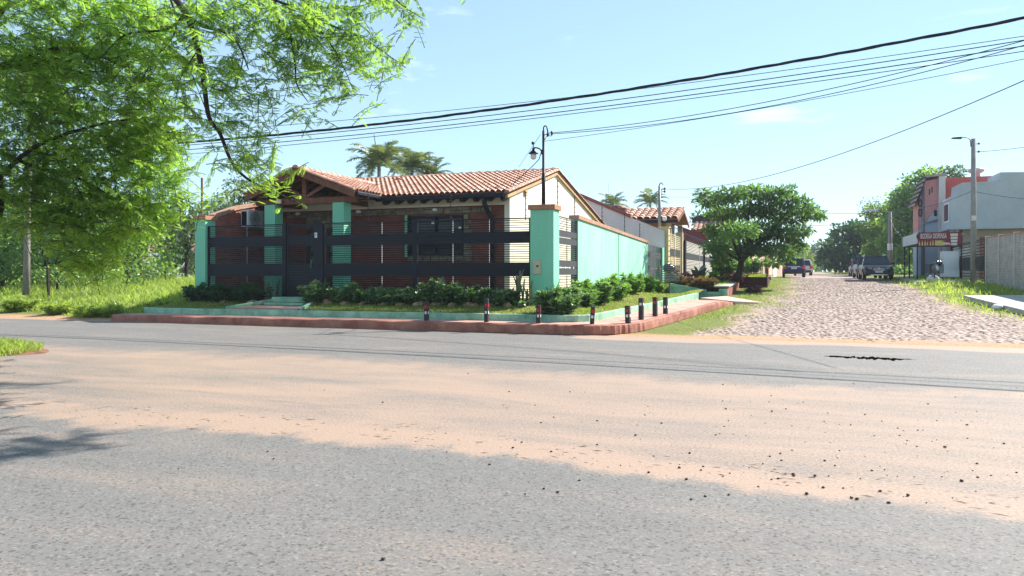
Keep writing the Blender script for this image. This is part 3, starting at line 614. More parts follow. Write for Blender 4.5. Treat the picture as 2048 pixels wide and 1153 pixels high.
bk = MB(); bk.box(HU0, HU1-.2, HV1-.2, HV1, .4, 4.1); bk.box(HU0, HU0+.2, HV0+.22, HV1-.2, .4, 4.2); bk.box(HU0+.2, HU1-.2, HV0+2.4, HV0+2.5, .5, 4.1); bk.build('inner_wall', pm('inner_plaster', (.30, .27, .22), .9, .1, 1), house)
for (a, b, c, d) in ((W0, W1, WZ0, WZ1),):
    wn = MB()
    wn.box(a, b, HV0-.03, HV0+.08, d-.06, d); wn.box(a, b, HV0-.03, HV0+.08, c, c+.06); wn.box(a, a+.07, HV0-.03, HV0+.08, c+.06, d-.06); wn.box(b-.07, b, HV0-.03, HV0+.08, c+.06, d-.06); wn.box((a+b)/2-.03, (a+b)/2+.03, HV0, HV0+.07, c+.06, d-.06)
    wo = wn.build('window', M['slate'], house)
    pn = MB(); pn.box(a+.07, b-.07, HV0+.09, HV0+.11, c+.06, d-.06); pn.build('pane', M['glass'], wo)
    gr_ = MB()
    for i in range(13): z = c+.1+i*(d-c-.2)/12; gr_.box(a-.02, b+.02, HV0-.075, HV0-.055, z-.012, z+.012)
    for uu in (a+.05, (a+b)/2, b-.05): gr_.box(uu-.012, uu+.012, HV0-.055, HV0-.03, c, d)
    gr_.build('grille', M['slate'], wo)
    rv = MB(); rv.box(a-.10, a, HV0-.05, HV0+.1, c-.05, d+.04); rv.build('reveal', M['mint'], wo)
stn = MB(); rs = random.Random(4)                       # rough stone band over and round the openings
u_ = -13.9
while u_ < -5.2:
    w_ = rs.uniform(.16, .42)
    if u_+w_ > -5.0: break
    h_ = rs.uniform(.10, .24); z_ = 3.74 if not (D0-.1 < u_ < D1) else 3.30
    while z_ < 3.95-.04:
        hh = min(rs.uniform(.09, .2), 3.96-z_); stn.box(u_+.01, u_+w_-.01, HV0-.04-rs.random()*.03, HV0+.02, z_+.008, z_+hh-.008); z_ += hh
    u_ += w_
for z_ in np.arange(2.0, 3.7, .19):
    stn.box(W1+.02, W1+.02+rs.uniform(.18, .34), HV0-.05-rs.random()*.02, HV0+.02, z_, z_+.175)
for uu in np.arange(W0, W1+.2, .33): stn.box(uu, uu+.31, HV0-.07-rs.random()*.02, HV0+.02, WZ0-.2, WZ0-.03)
stn.build('stone_trim', pm('trim_stone', (.16, .11, .075), .9, .4, 3.5, .5, 20, col2=(.26, .24, .16), fine=.2), house, bevel=.012)
dr = MB(); dr.box(D0, D0+.1, HV0-.02, HV0+.12, .6, DZ1); dr.box(D1-.1, D1, HV0-.02, HV0+.12, .6, DZ1); dr.box(D0+.1, D1-.1, HV0-.02, HV0+.12, DZ1-.1, DZ1); dr.box(D0+.1, D1-.1, HV0+.03, HV0+.08, .6, 1.45); dr.box((D0+D1)/2-.06, (D0+D1)/2+.06, HV0+.0, HV0+.1, 1.45, DZ1-.1); dr.box(D0+.1, D1-.1, HV0+.02, HV0+.09, 2.25, 2.37)
do = dr.build('door', M['darkwood'], house)
dp = MB(); dp.box(D0+.1, D1-.1, HV0+.1, HV0+.115, 1.45, DZ1-.1); dp.build('door_pane', glassm('door_glass', (.10, .16, .14), .12), do)
rf = MB(); sv_ = Vector((0, RV-5.9, RZ-EZ)); tt = tiles(rf, (HU0-.25, 5.9, EZ), (1, 0, 0), sv_, HU1+.10-HU0+.25, sv_.length)
bv = Vector((0, RV-20.9, RZ-4.15)); tt += tiles(rf, (HU1+.10, 20.9, 4.15), (-1, 0, 0), bv, HU1+.10-HU0+.25, bv.length, cw=.42, rh=.6)
tt += ridge_caps(rf, (HU0-.25, RV, RZ+.0), (HU1+.13, RV, RZ+.0)); rf.t = tt
ro = rf.build('roof', M['tile'], house)
vg = MB(); n_ = 17                                        # verge tiles down the two rakes
tv = []
for (p, q) in (((HU1+.09, 5.88, EZ-.01), (HU1+.09, RV, RZ)), ((HU1+.09, 20.9, 4.13), (HU1+.09, RV, RZ))): tv += ridge_caps(vg, p, q, .09, .36)
vg.t = tv; vg.build('verge_tile', M['tile'], ro)
rk = MB()
for (p, q) in (((5.95, EZ-.11), (RV, RZ-.10)), ((RV, RZ-.10), (20.8, 4.04))): rk.prism([(p[0], p[1]-.1), (q[0], q[1]-.1), (q[0], q[1]), (p[0], p[1])], 'u', HU1+.001, HU1+.10)
rk.build('bargeboard', pm('pale_orange_board', (.48, .30, .15), .8, .2, 3), ro)
for a_, b_ in ((-9.55, HU1), (HU0-.2, -14.1)): gt = MB(); gt.box(a_, b_, 5.74, 5.88, EZ-.20, EZ-.04); gt.build('gutter', M['slate'], ro, bevel=.03)
for uu in np.arange(-14.5, HU1, .52):
    if -13.9 < uu < -9.7: continue
    tl = MB(); tl.prism([(5.92, EZ-.12), (HV0+.03, EZ-.12+.12), (HV0+.03, EZ-.16), (6.12, EZ-.30), (5.98, EZ-.28)], 'u', uu-.07, uu+.07); tl.build('rafter_tail', M['darkwood'], ro)
sf = MB(); sf.hexa([(HU0, 5.95, EZ-.10), (HU1, 5.95, EZ-.10), (HU1, HV0+.1, EZ+.02), (HU0, HV0+.1, EZ+.02)], [(HU0, 5.95, EZ-.075), (HU1, 5.95, EZ-.075), (HU1, HV0+.1, EZ+.05), (HU0, HV0+.1, EZ+.05)]); sf.build('soffit', M['darkwood'], ro)
# downpipe with its swan neck
ud = lu(985, 6.35); dpm = MB(); dpm.tube([(lu(968, 5.8), 5.82, EZ-.2), (lu(968, 5.8), 5.84, EZ-.38), (lu(975, 6.1), 6.05, EZ-.62), (ud, 6.26, EZ-.85), (ud, 6.30, EZ-1.1), (ud, 6.30, .7)], .085, 10); dpm.build('downpipe', M['slate'], house, smooth=True)
# porch
PU, PUL, PUR, PV0, PV1, PEZ, PRZ = -11.86, -14.15, -9.45, 4.2, 9.6, 4.46, 5.33
pr = MB(); tt = []
for sgn, ue in ((1, PUR), (-1, PUL)):
    upv = Vector((PU-ue, 0, PRZ-PEZ)); 
    if sgn > 0: tt += tiles(pr, (ue, PV0, PEZ), (0, 1, 0), upv, PV1-PV0, upv.length)
    else: tt += tiles(pr, (ue, PV1, PEZ), (0, -1, 0), upv, PV1-PV0, upv.length)
tt += ridge_caps(pr, (PU, PV0-.06, PRZ+.02), (PU, PV1, PRZ+.02), .13)
for (ue) in (PUR, PUL): tt += ridge_caps(pr, (ue, PV0-.02, PEZ+.02), (PU, PV0-.02, PRZ+.03), .095, .34)
pr.t = tt; po = pr.build('porch_roof', M['tile'], house)
sfp = MB()
for ue in (PUR, PUL): sfp.hexa([(ue, PV0+.1, PEZ-.12), (ue, HV0, PEZ-.12), (PU, HV0, PRZ-.12), (PU, PV0+.1, PRZ-.12)], [(ue, PV0+.1, PEZ-.09), (ue, HV0, PEZ-.09), (PU, HV0, PRZ-.09), (PU, PV0+.1, PRZ-.09)])
sfp.build('boarding', M['wood'], po)
bb = MB()
for ue in (PUR, PUL): bb.prism([(ue, PEZ-.26), (ue, PEZ-.06), (PU, PRZ-.03), (PU, PRZ-.24)], 'v', PV0-.02, PV0+.05)
bb.build('bargeboard', M['wood'], po)
for a_ in (PUR-.02, PUL-.13): gp = MB(); gp.box(a_, a_+.15, PV0+.02, 5.75, PEZ-.17, PEZ-.03); gp.build('gutter', M['slate'], po, bevel=.03)
tr = MB(); tv_ = 4.72
tr.box(-14.0, -9.65, tv_-.09, tv_+.09, 4.09, 4.31); tr.box(PU-.09, PU+.09, tv_-.08, tv_+.08, 4.31, PRZ-.14)
for s in (-1, 1):
    tr.bar((PU+s*.1, tv_, 4.36), (PU+s*.98, tv_, PRZ-.52), .12, .12); tr.bar((PU+s*2.15, tv_, 4.33), (PU+s*.06, tv_, PRZ-.20), .12, .16)
tr.build('truss', M['wood'], po)
fd = MB()
for uu in (-13.3, -10.3): fd.box(uu-.09, uu+.09, tv_+.09, HV0, 4.09, 4.28)
for vv in (5.3, 5.9):
    for s in (-1, 1): fd.bar((PU+s*2.2, vv, PEZ-.13), (PU, vv, PRZ-.2), .09, .12)
fd.build('rafters', M['wood'], po)
for uu in (-13.5, -10.55):
    c_ = MB(); c_.box(uu, uu+.47, 4.5, 4.97, .6, 4.09); c_.build('porch_column', M['mint'], house, bevel=.012)
def flood(u, v, z, nm='wall_lamp'):
    f = MB(); f.lathe((u, v-.10, z-.06), [(.02, 0), (.085, .02), (.10, .06), (.085, .10), (.02, .12)], 10); f.box(u-.03, u+.03, v-.06, v, z-.03, z+.03); return f.build(nm, M['white'], house, smooth=True)
for px_, py_ in ((596, 428), (717, 424), (870, 420)): flood(lu(px_, HV0-.1), HV0, lz(py_, lu(px_, HV0-.1), HV0-.1))
sb = MB(); ua = lu(556, 4.45); sb.box(ua-.12, ua+.12, 4.44, 4.50, 4.12, 4.27); sb.build('house_number_plate', pm('ivory_plate', (.62, .56, .40), .6, .1, 5), house)
for px_, py_ in ((866, 446), (920, 455)):
    t_ = MB(); ut = lu(px_, HV0-.08); zt = lz(py_, ut, HV0-.08); t_.box(ut-.05, ut+.05, HV0-.10, HV0-.08, zt-.04, zt+.04); t_.build('window_tag', M['white'], house)
ch = MB(); ch.prism([(-11.6, 5.2), (-10.9, 5.2), (-10.9, 5.62), (-11.25, 5.75), (-11.6, 5.62)], 'v', 10.6, 11.4); 
for uu in (): pass
ch.build('roof_ventilator', M['tile'], house)
j = MB(); j.box(lu(1051, 9), lu(1051, 9)+.001, 0, .001, 0, .001)
jb = MB(); vq = lv(1050, HU1); zq = lz(383, HU1, vq); jb.box(HU1, HU1+.06, vq-.16, vq+.16, zq-.16, zq+.16); jb.build('vent_box', pm('tan_box', (.42, .30, .18), .8, .15, 4), house)

# air conditioner on the party wall
ac = thing('air_conditioner', 'white outdoor air conditioner unit under the eave beside the porch', 'air conditioner', (-14.45, 4.5, 3.28))
b_ = MB(); b_.box(-14.62, -14.28, 4.55, 5.45, 3.30, 3.95); b_.build('casing', pm('ac_white', (.62, .64, .66), .5, .05, 3), ac, bevel=.025)
b_ = MB(); b_.box(-14.56, -14.34, 4.535, 4.55, 3.36, 3.89); b_.build('end_panel', M['slate'], ac)
b_ = MB()
for r_ in np.linspace(.05, .27, 7): b_.tube([(-14.27, 4.93+r_*cos(t), 3.62+r_*sin(t)) for t in np.linspace(0, 2*pi, 22)], .006, 4)
for t in np.linspace(0, 2*pi, 9)[:-1]: b_.bar((-14.27, 4.93, 3.62), (-14.27, 4.93+.27*cos(t), 3.62+.27*sin(t)), .008, .008)
b_.build('fan_grille', M['slategrey'], ac)
for vv in (4.72, 5.28): b_ = MB(); b_.box(-14.7, -14.28, vv-.02, vv+.02, 3.25, 3.295); b_.build('bracket', M['steel'], ac)
b_ = MB(); b_.tube(bezier((-14.30, 5.42, 3.5), (-14.1, 5.8, 3.5), (-14.15, 6.2, 4.1), 8), .035, 8); b_.build('hose', M['black'], ac, smooth=True)

# party wall on the left with rising brick coping
pw = thing('party_wall', 'reddish brick side wall with sloping brick coping left of the house', 'wall', (-14.7, 3.2, .5))
top = [(3.22, 3.55), (4.6, 3.98), (6.38, 4.32)]
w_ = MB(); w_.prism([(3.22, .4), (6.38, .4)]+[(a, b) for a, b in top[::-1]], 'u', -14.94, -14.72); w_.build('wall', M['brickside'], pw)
w_ = MB(); w_.prism(top+[(a, b+.13) for a, b in top[::-1]], 'u', -15.0, -14.66); w_.build('coping', M['brickcapv'], pw)

# green pillars
def pillar(u0, u1, v0, v1, z0, z1, label, meter=None):
    p = thing('gate_pillar', label, 'pillar', ((u0+u1)/2, v0, z0), group='green pillars at the ends of the front fence')
    b = MB(); b.box(u0, u1, v0, v1, z0, z1); b.build('shaft', M['mint'], p, bevel=.012)
    b = MB(); b.box(u0-.055, u1+.055, v0-.055, v1+.055, z1, z1+.15); b.build('brick_cap', M['brickcap'], p, bevel=.01)
    if meter:
        b = MB(); b.box(meter[0], meter[1], v0-.03, v0, meter[2], meter[3]); mo = b.build('meter_box', pm('meter_beige', (.42, .40, .28), .6, .1, 4), p, bevel=.006)
        b = MB(); b.box(meter[0]+.03, meter[1]-.03, v0-.036, v0-.03, meter[2]+.03, meter[3]-.03); b.build('meter_door', pm('meter_beige2', (.46, .44, .31), .6, .1, 4), mo)
        b = MB(); b.box(meter[0]+.12, meter[1]-.07, v0-.04, v0-.036, meter[3]-.2, meter[3]-.15); b.build('lettering_bar', M['black'], mo)  # dark bar standing in for small lettering on the box
    return p
pillar(-2.53, -1.80, 2.8, 3.4, .45, 3.46, 'green pillar with a beige meter box at the corner of the lot', (lu(1065, 2.78), lu(1082, 2.78), lz(549, -2.4, 2.78), lz(521, -2.4, 2.78)))
pillar(-15.15, -14.69, 2.8, 3.3, .35, 3.46, 'green pillar at the left end of the dark front fence beside the empty lot')

# front fence: slats, solid bands, posts
ff = thing('front_fence', 'dark slatted metal front fence with two solid bands', 'fence', (-8, 2.9, .65))
FV = 2.93; Z = dict(top=3.24, b1t=2.84, b1b=2.48, b2t=1.90, b2b=1.47, bot=.74)
def slats(u0, u1, z0, z1, n, v=FV, mat='slate', parent=None, vert=()):
    m = MB()
    for i in range(n):
        z = z0+(i+.5)*(z1-z0)/n; m.box(u0, u1, v-.012, v+.012, z-.011, z+.011)
    for uu in vert: q_ = MB(); q_.box(uu-.006, uu+.006, v+.013, v+.045, z0, z1); q_.build('stiffener', pm('stiffener_sunlit', (.40, .40, .40), .6, .1, 4), parent)  # bars painted pale, sunlight on their edges put into the colour
    return m.build('slat_panel', M[mat], parent)
for (a, b, verts) in ((-14.67, -11.44, (-13.0,)), (-9.83, -2.55, tuple(lu(x, FV) for x in (763, 978, 905)))):
    slats(a+.05, b-.05, Z['b1t'], Z['top']-.03, 5, parent=ff, vert=verts); slats(a+.05, b-.05, Z['b2t'], Z['b1b'], 8, parent=ff, vert=verts); slats(a+.05, b-.05, Z['bot']+.04, Z['b2b'], 10, parent=ff, vert=verts)
    for zz in ((Z['b1b'], Z['b1t']), (Z['b2b'], Z['b2t'])):
        bd = MB(); k = 4 if zz[0] > 2 else 5
        for i in range(k): h = (zz[1]-zz[0])/k; bd.box(a+.05, b-.05, FV-.03, FV+.008, zz[0]+i*h+.002, zz[0]+(i+1)*h-.002)
        bd.box(a+.05, b-.05, FV+.009, FV+.014, zz[0]+.004, zz[1]-.004); bd.build('solid_band', M['slate'], ff)
    for z_ in (Z['top']-.03, Z['bot']): rl = MB(); rl.box(a, b, FV-.02, FV+.02, z_, z_+.035); rl.build('rail', M['slate'], ff)
    for uu in (a+.025, b-.025):
        p_ = MB(); p_.box(uu-.025, uu+.025, FV-.03, FV+.03, Z['bot']-.2, Z['top']); p_.build('post', M['slate'], ff)
pu = lu(832, FV); p_ = MB(); p_.box(pu-.09, pu+.06, FV-.04, FV+.05, .6, 3.22); p_.build('post', M['slate'], ff)
gf = thing('entrance_gate', 'narrow dark entrance gate with a small number plate between fence panels', 'gate', (-10.6, 2.9, .75))
for uu, w_ in ((-11.38, .06), (-10.0, .15)):
    p_ = MB(); p_.box(uu-w_, uu+w_, FV-.05, FV+.05, .6, 3.27); p_.build('gate_post', M['slate'], gf)
b_ = MB(); b_.box(-11.32, -10.15, FV-.025, FV+.02, 3.18, 3.24); b_.box(-11.32, -10.15, FV-.025, FV+.02, .78, .9); b_.box(-11.31, -11.23, FV-.025, FV+.02, .9, 3.18); b_.box(-10.24, -10.16, FV-.025, FV+.02, .9, 3.18); b_.build('gate_frame', M['slate'], gf)
for (z0, z1, n) in ((2.84, 3.18, 4), (1.90, 2.48, 8)): slats(-11.23, -10.24, z0, z1, n, parent=gf)
for zz in ((2.48, 2.84), (.9, 1.90)):
    b_ = MB(); k = max(4, int((zz[1]-zz[0])/.09))
    for i in range(k): h = (zz[1]-zz[0])/k; b_.box(-11.23, -10.24, FV-.022, FV+.01, zz[0]+i*h+.003, zz[0]+(i+1)*h-.003)
    b_.build('gate_board', M['slate'], gf)
b_ = MB(); un = lu(632, FV-.05); zn = lz(471, un, FV); b_.box(un-.045, un+.045, FV-.065, FV-.05, zn-.085, zn+.085); no = b_.build('number_plate', M['white'], gf)
b_ = MB(); b_.tube([(un+.014*cos(t), FV-.068, zn-.01+.022*sin(t)) for t in np.linspace(0, 2*pi, 10)], .005, 4); b_.tube([(un+.014*cos(t), FV-.068, zn+.032+.018*sin(t)) for t in np.linspace(0, 2*pi, 10)], .005, 4); b_.build('numeral', M['black'], no)
b_ = MB(); b_.tube([(-10.3, FV-.03, 1.75), (-10.3, FV-.07, 1.76), (-10.3, FV-.07, 1.98), (-10.3, FV-.03, 1.99)], .012, 6); b_.build('handle', M['steel'], gf)

# side fence section and its far twin gate
def side_panel(v0, v1, z0, z1, name, label, uP=-1.86, group=None, mid=True):
    t = thing(name, label, 'gate', (uP, v0, z0), group=group); h = z1-z0
    def sl_(za, zb, n, c):
        m = MB()
        for i in range(n): z = za+(i+.5)*(zb-za)/n; m.box(uP-.012, uP+.012, v0+.04, v1-.04, z-.011, z+.011)
        for vv in ([v0+(v1-v0)*.52] if mid else []): m.box(uP-.03, uP-.013, vv-.02, vv+.02, za, zb)
        m.build('slat_panel', M['slategrey'], t)
    z_ = [z0, z0+h*.285, z0+h*.475, z0+h*.66, z0+h*.84, z1]
    sl_(z_[0]+.04, z_[1], 8, 0); sl_(z_[2], z_[3], 7, 0); sl_(z_[4], z_[5]-.03, 5, 0)
    for a, b in ((z_[1], z_[2]), (z_[3], z_[4])):
        for i in range(2):
            m = MB(); hh = (b-a)/2; m.box(uP-.02, uP+.025, v0+.04, v1-.04, a+i*hh+.012, a+(i+1)*hh-.012); m.build('solid_board', M['slategrey'], t)
    fr = MB(); fr.box(uP-.025, uP+.025, v0, v1, z1-.03, z1); fr.box(uP-.025, uP+.025, v0, v1, z0, z0+.04); fr.box(uP-.03, uP+.03, v0, v0+.04, z0+.04, z1-.03); fr.box(uP-.03, uP+.03, v1-.04, v1, z0+.04, z1-.03); fr.build('frame', M['slategrey'], t)
    lv_ = MB(); vL = v1-.04-(v1-v0)*.15
    for i in range(34):
        z = z0+.08+i*(h-.14)/34; lv_.box(uP-.06, uP-.035, vL, v1-.04, z, z+(h-.14)/34*.62)
    lv_.build('louvre', pm('louvre_shadow_side', (.05, .06, .07), .5, .1, 3), t)  # louvre strip, its dark colour standing for the gate's shadow side
    for i in range(4):
        b = MB(); vv = v0+.25+(v1-v0-.7)*i/3; zc = (z_[1]+z_[2])/2; b.box(uP+.026, uP+.04, vv-.035, vv+.035, zc-.03, zc+.03); b.build('bolt_cap', M['white'], t)
    return t
side_panel(3.4, 5.58, .78, 3.32, 'side_gate', 'grey slatted side gate between the corner pillar and the mint wall')
side_panel(19.35, 24.1, 1.05, 3.0, 'driveway_gate', 'dark slatted driveway gate at the far end of the mint wall', uP=-1.9)

# mint boundary wall
mw = thing('boundary_wall', 'long sunlit mint green boundary wall with brick coping', 'wall', (-1.9, 12, .6))
for (a, b) in ((5.6, 12.03), (12.17, 19.3)):
    w_ = MB(); za, zb = 3.36-(a-5.6)*.0225, 3.36-(b-5.6)*.0225; w_.prism([(a, .4), (b, .4), (b, zb), (a, za)], 'u', -2.05, -1.80); w_.build('wall', M['mintwall'], mw)
w_ = MB(); w_.box(-2.05, -1.85, 12.03, 12.17, .4, 3.2); w_.build('joint', M['mint'], mw)
w_ = MB(); w_.prism([(5.55, 3.36), (19.36, 3.05), (19.36, 3.17), (5.55, 3.49)], 'u', -2.10, -1.75); w_.build('coping', M['brickcapv'], mw)
gpz = MB(); gpz.box(-2.2, -1.8, 24.12, 24.75, .8, 3.0); solo(gpz, 'gate_post', 'narrow green post on the far side of the driveway gate', 'post', M['mint'], bevel=.01)

# entrance steps
es = MB(); es.box(-11.5, -9.75, 2.35, 2.86, .4, .77); es.box(-11.4, -9.9, 1.85, 2.35, .3, .60)
for (a, b) in ((-11.45, -12.15), (-9.85, -9.35)):
    es.hexa([(a-.05, 2.5, .5), (a+.07, 2.5, .5), (b+.07, .98, .35), (b-.05, .98, .35)], [(a-.05, 2.5, .72), (a+.07, 2.5, .72), (b+.07, .98, .505), (b-.05, .98, .505)])
solo(es, 'entrance_step', 'mint painted entrance steps with sloping side borders below the gate', 'steps', M['mintdirty'], bevel=.012)
pa = MB(); pa.hexa([(-11.35, 1.86, .4), (-9.9, 1.86, .4), (-9.4, .9, .3), (-12.0, .9, .3)], [(-11.35, 1.86, .53), (-9.9, 1.86, .53), (-9.4, .9, .472), (-12.0, .9, .472)]); struct(pa, 'entrance_path', M['redwalk'])
yd = MB(); yd.box(-14.7, -2.1, 3.0, 6.4, .3, .60); yd.box(-4.5, -2.1, 6.4, 20, .3, .61); struct(yd, 'yard_paving', M['concrete'])

# electric fence rods
rods = [('front', lu(736, FV), FV, 3.2, lz(372, lu(736, FV), FV), 'rod above the dark fence just right of the right porch column'), ('f', lu(901, FV), FV, 3.2, lz(388, lu(901, FV), FV), 'rod above the dark fence in front of the window'),
        ('f', lu(1051, 3.0), 3.0, 3.2, lz(383, lu(1051, 3.0), 3.0), 'rod at the right end of the dark front fence'), ('f', lu(415, 3.0), 3.0, 3.5, lz(421, -14.6, 3.0), 'short rod on the left green pillar'),
        ('f', lu(553, 4.9), 4.9, 3.2, 4.0, 'rod in front of the left porch column')]
for vv, py_, d_ in ((3.6, 360, 'rod standing right behind the corner pillar'), (5.6, 392, 'rod at the near end of the mint wall'), (9.6, 414, 'rod on the mint wall below the end of the gable'), (13.9, 425, 'rod on the mint wall in front of the grey wall'), (17.6, 447, 'rod near the far end of the mint wall')):
    rods.append(('s', -1.92, vv, 3.3, lz(py_, -1.92, vv), d_))
for k, u, v, z0, z1, d_ in rods:
    r = thing('electric_fence_rod', 'thin electric fence '+d_, 'fence rod', (u, v, z0), group='electric fence rods on the corner lot')
    m = MB(); m.tube([(u, v, z0-.02), (u, v, z1)], .014, 6); m.build('rod', M['black'], r)
    n = max(3, int((z1-z0)/.16))
    for i in range(n): z = z0+(i+.7)*(z1-z0)/n; m = MB(); m.tube([(u, v, z), (u+.045, v-.02, z+.005)], .014, 6); m.build('insulator', M['black'] if k == 's' else M['slategrey'], r)

# ================================================================== POLE, WIRES
def cable(name, label, pts, r, group='overhead cables along the main road', cat='cable', n=5, mat=None):
    m = MB(); m.tube(pts, r, n); return solo(m, name, label, cat, mat or M['cable'], base=tuple(pts[0]), group=group, smooth=True)
def fitwire(pxy, v, ext=(-30, 26), n=40):
    us_, zs_ = [], []
    for x, y in pxy: uu = lu(x, v); us_.append(uu); zs_.append(lz(y, uu, v))
    c = np.polyfit(us_, zs_, 2); uu = np.linspace(ext[0], ext[1], n); return [(float(a), v, float(np.polyval(c, a))) for a in uu]
base_ = fitwire([(390, 283), (760, 250), (1024, 213), (1300, 175), (1700, 97), (2048, 40)], .25, n=150)
tw = MB()
for k, (ph, rr_) in enumerate(((0, .020), (2.1, .020), (4.2, .014))):
    tw.tube([(p[0], p[1]+.022*cos(ph+i*.9), p[2]+.022*sin(ph+i*.9)) for i, p in enumerate(base_)], rr_, 5)
solo(tw, 'power_cable', 'thick twisted black power cable, topmost of the road wires at the right', 'cable', M['cable'], base=base_[0], group='overhead cables along the main road', smooth=True)
for lab, pxy, v, r in (('thin wire that runs above the thick twisted cable at the left', [(469, 260), (760, 231), (900, 219), (1300, 181), (2048, 71)], .75, .008),
        ('wire just below the thick twisted cable', [(400, 288), (900, 244), (1300, 187), (2048, 82)], .1, .011),
        ('second wire below the thick twisted cable', [(400, 297), (900, 255), (1300, 196), (2048, 94)], .45, .012),
        ('lowest of the wires that run along the main road', [(400, 306), (900, 260), (1300, 205), (2048, 104)], .3, .009)):
    cable('road_wire', lab, fitwire(pxy, v), r)
sp_ = thing('service_pole', 'dark steel service pole rising behind the corner pillar', 'pole', (-2.15, 3.05, 3.5))
PU_, PV_ = lu(1087, 3.25), 3.25; ptz = lz(262, PU_, PV_)
m = MB(); m.tube([(PU_, PV_, 3.5), (PU_, PV_, 4.6), (PU_, PV_, 4.61), (PU_, PV_, ptz)], [.062, .058, .045, .042], 10); m.build('pole', M['slate'], sp_, smooth=True)
m = MB(); m.tube([(PU_, PV_, ptz-.02)]+[(PU_+.055-.055*cos(t), PV_, ptz+.07+.075*sin(t)) for t in np.linspace(0, pi*.95, 9)]+[(PU_+.14, PV_, ptz-.06)], .02, 7); m.build('entry_hook', M['cable'], sp_, smooth=True)
for i, (a, b) in enumerate(((.13, -.10), (.26, -.06))):
    m = MB(); m.lathe((PU_+a, PV_, ptz+b-.09), [(.015, 0), (.035, .015), (.025, .05), (.04, .07), (.03, .11), (.015, .13)], 8); m.tube([(PU_+a-.13, PV_, ptz+b-.02), (PU_+a, PV_, ptz+b-.02)], .012, 5); m.build('insulator', M['cable'], sp_)
m = MB(); m.tube(bezier((PU_+.13, PV_, ptz-.12), (PU_+.24, PV_, ptz-.24), (PU_+.30, PV_, ptz-.10), 8), .01, 5); m.tube(bezier((PU_+.04, PV_, ptz-.28), (PU_+.08, PV_, ptz-.16), (PU_+.2, PV_, ptz-.12), 8), .009, 5); m.build('lead_wire', M['cable'], sp_)
ln = thing('street_lantern', 'small lantern with dark hood and white globe on the service pole', 'lamp', (PU_-.4, PV_, lz(318, PU_-.4, PV_)))
lx, lzv = lu(1067, PV_), lz(303, PU_, PV_)
m = MB(); m.tube(bezier((PU_-.04, PV_, lzv-.1), (PU_-.06, PV_, lzv+.14), (lx, PV_, lzv+.12), 8), .022, 7); m.build('bracket_arm', M['slate'], ln, smooth=True)
m = MB(); m.lathe((lx, PV_, lzv-.04), [(.15, -.02), (.145, 0), (.05, .09), (.04, .15), (.01, .17)], 14); m.build('hood', M['slate'], ln, smooth=True)
m = MB(); m.lathe((lx, PV_, lzv-.24), [(.02, 0), (.075, .03), (.098, .09), (.085, .15), (.05, .185)], 14); m.build('globe', pm('opal_glass', (.66, .62, .60), .3, .04, 4), ln, smooth=True)
m = MB(); m.tube([(lx, PV_, lzv+.12), (lx, PV_, lzv+.24)], .012, 5); m.lathe((lx-.02, PV_, lzv+.22), [(.03, 0), (.045, .02), (.045, .07), (.02, .09)], 8); m.build('light_sensor', M['slate'], ln)
def span(a, b, sag, n=24): a, b = Vector(a), Vector(b); return [tuple(a+(b-a)*t+Vector((0, 0, -4*sag*t*(1-t)))) for t in [i/n for i in range(n+1)]]
EP = lambda y, v=.5, px=2090: (lu(px, v), v, lz(y, lu(px, v), v))
cable('drop_wire', 'upper of the twin wires from the service pole to the right', span((PU_+.30, PV_, ptz-.08), EP(70), .30), .010, 'service drop wires')
cable('drop_wire', 'lower of the twin wires from the service pole to the right', span((PU_+.30, PV_, ptz-.11), EP(79), .36), .010, 'service drop wires')
cable('drop_wire', 'thin wire leaving the service pole below its insulators', span((PU_+.04, PV_, lz(283, PU_, PV_)), EP(110), .12), .007, 'service drop wires')
cable('drop_wire', 'slack cable from the service pole down to the house eave', [(PU_-.05, PV_, lz(300, PU_, PV_))]+bezier((lu(1078, 3.8), 3.8, lz(318, PU_, 3.8)), (lu(1062, 4.6), 4.6, lz(335, PU_, 4.6)), (lu(1022, 6.0), 6.0, lz(372, -4.6, 6.0)), 8), .014, 'service drop wires')
cable('drop_wire', 'thin stay wire slanting from the pole past the lantern to the roof', [(lu(1081, 3.3), 3.3, lz(269, PU_, 3.3)), (lu(1037, 7.5), 7.5, lz(336, -4.8, 7.5))], .007, 'service drop wires')

# ================================================================== BOLLARDS
BL = [(853, 604, 643, 'slim dark bollard, leftmost on the front kerb', 0, 0), (973, 598, 645, 'tallest dark bollard on the front kerb with red and white reflectors', 0, 0), (1077, 613, 650, 'dark bollard on the front kerb in front of the corner pillar', 0, 0), (1184, 614, 650, 'leaning scuffed bollard at the kerb corner', .06, 1),
      (1256, 607, 642, 'short bollard just round the kerb corner with a red band', -.04, 1), (1282, 590, 634, 'tall bollard second along the side sidewalk with a white reflector', 0, 1), (1310, 587, 626, 'bollard third along the side sidewalk with a red reflector', 0, 1), (1331, 587, 621, 'slim bollard farthest along the side sidewalk', 0, 1)]
kl = [(1.05-.22, 1.94), (2.73-.22, 13.7)]
refl_r = pm('red_reflector', (.55, .02, .03), .35, .1, 6); refl_w = pm('white_reflector', (.72, .72, .70), .4, .06, 6); M['bollard'] = pm('bollard_paint', (.04, .032, .036), .55, .3, 6, fine=.2)
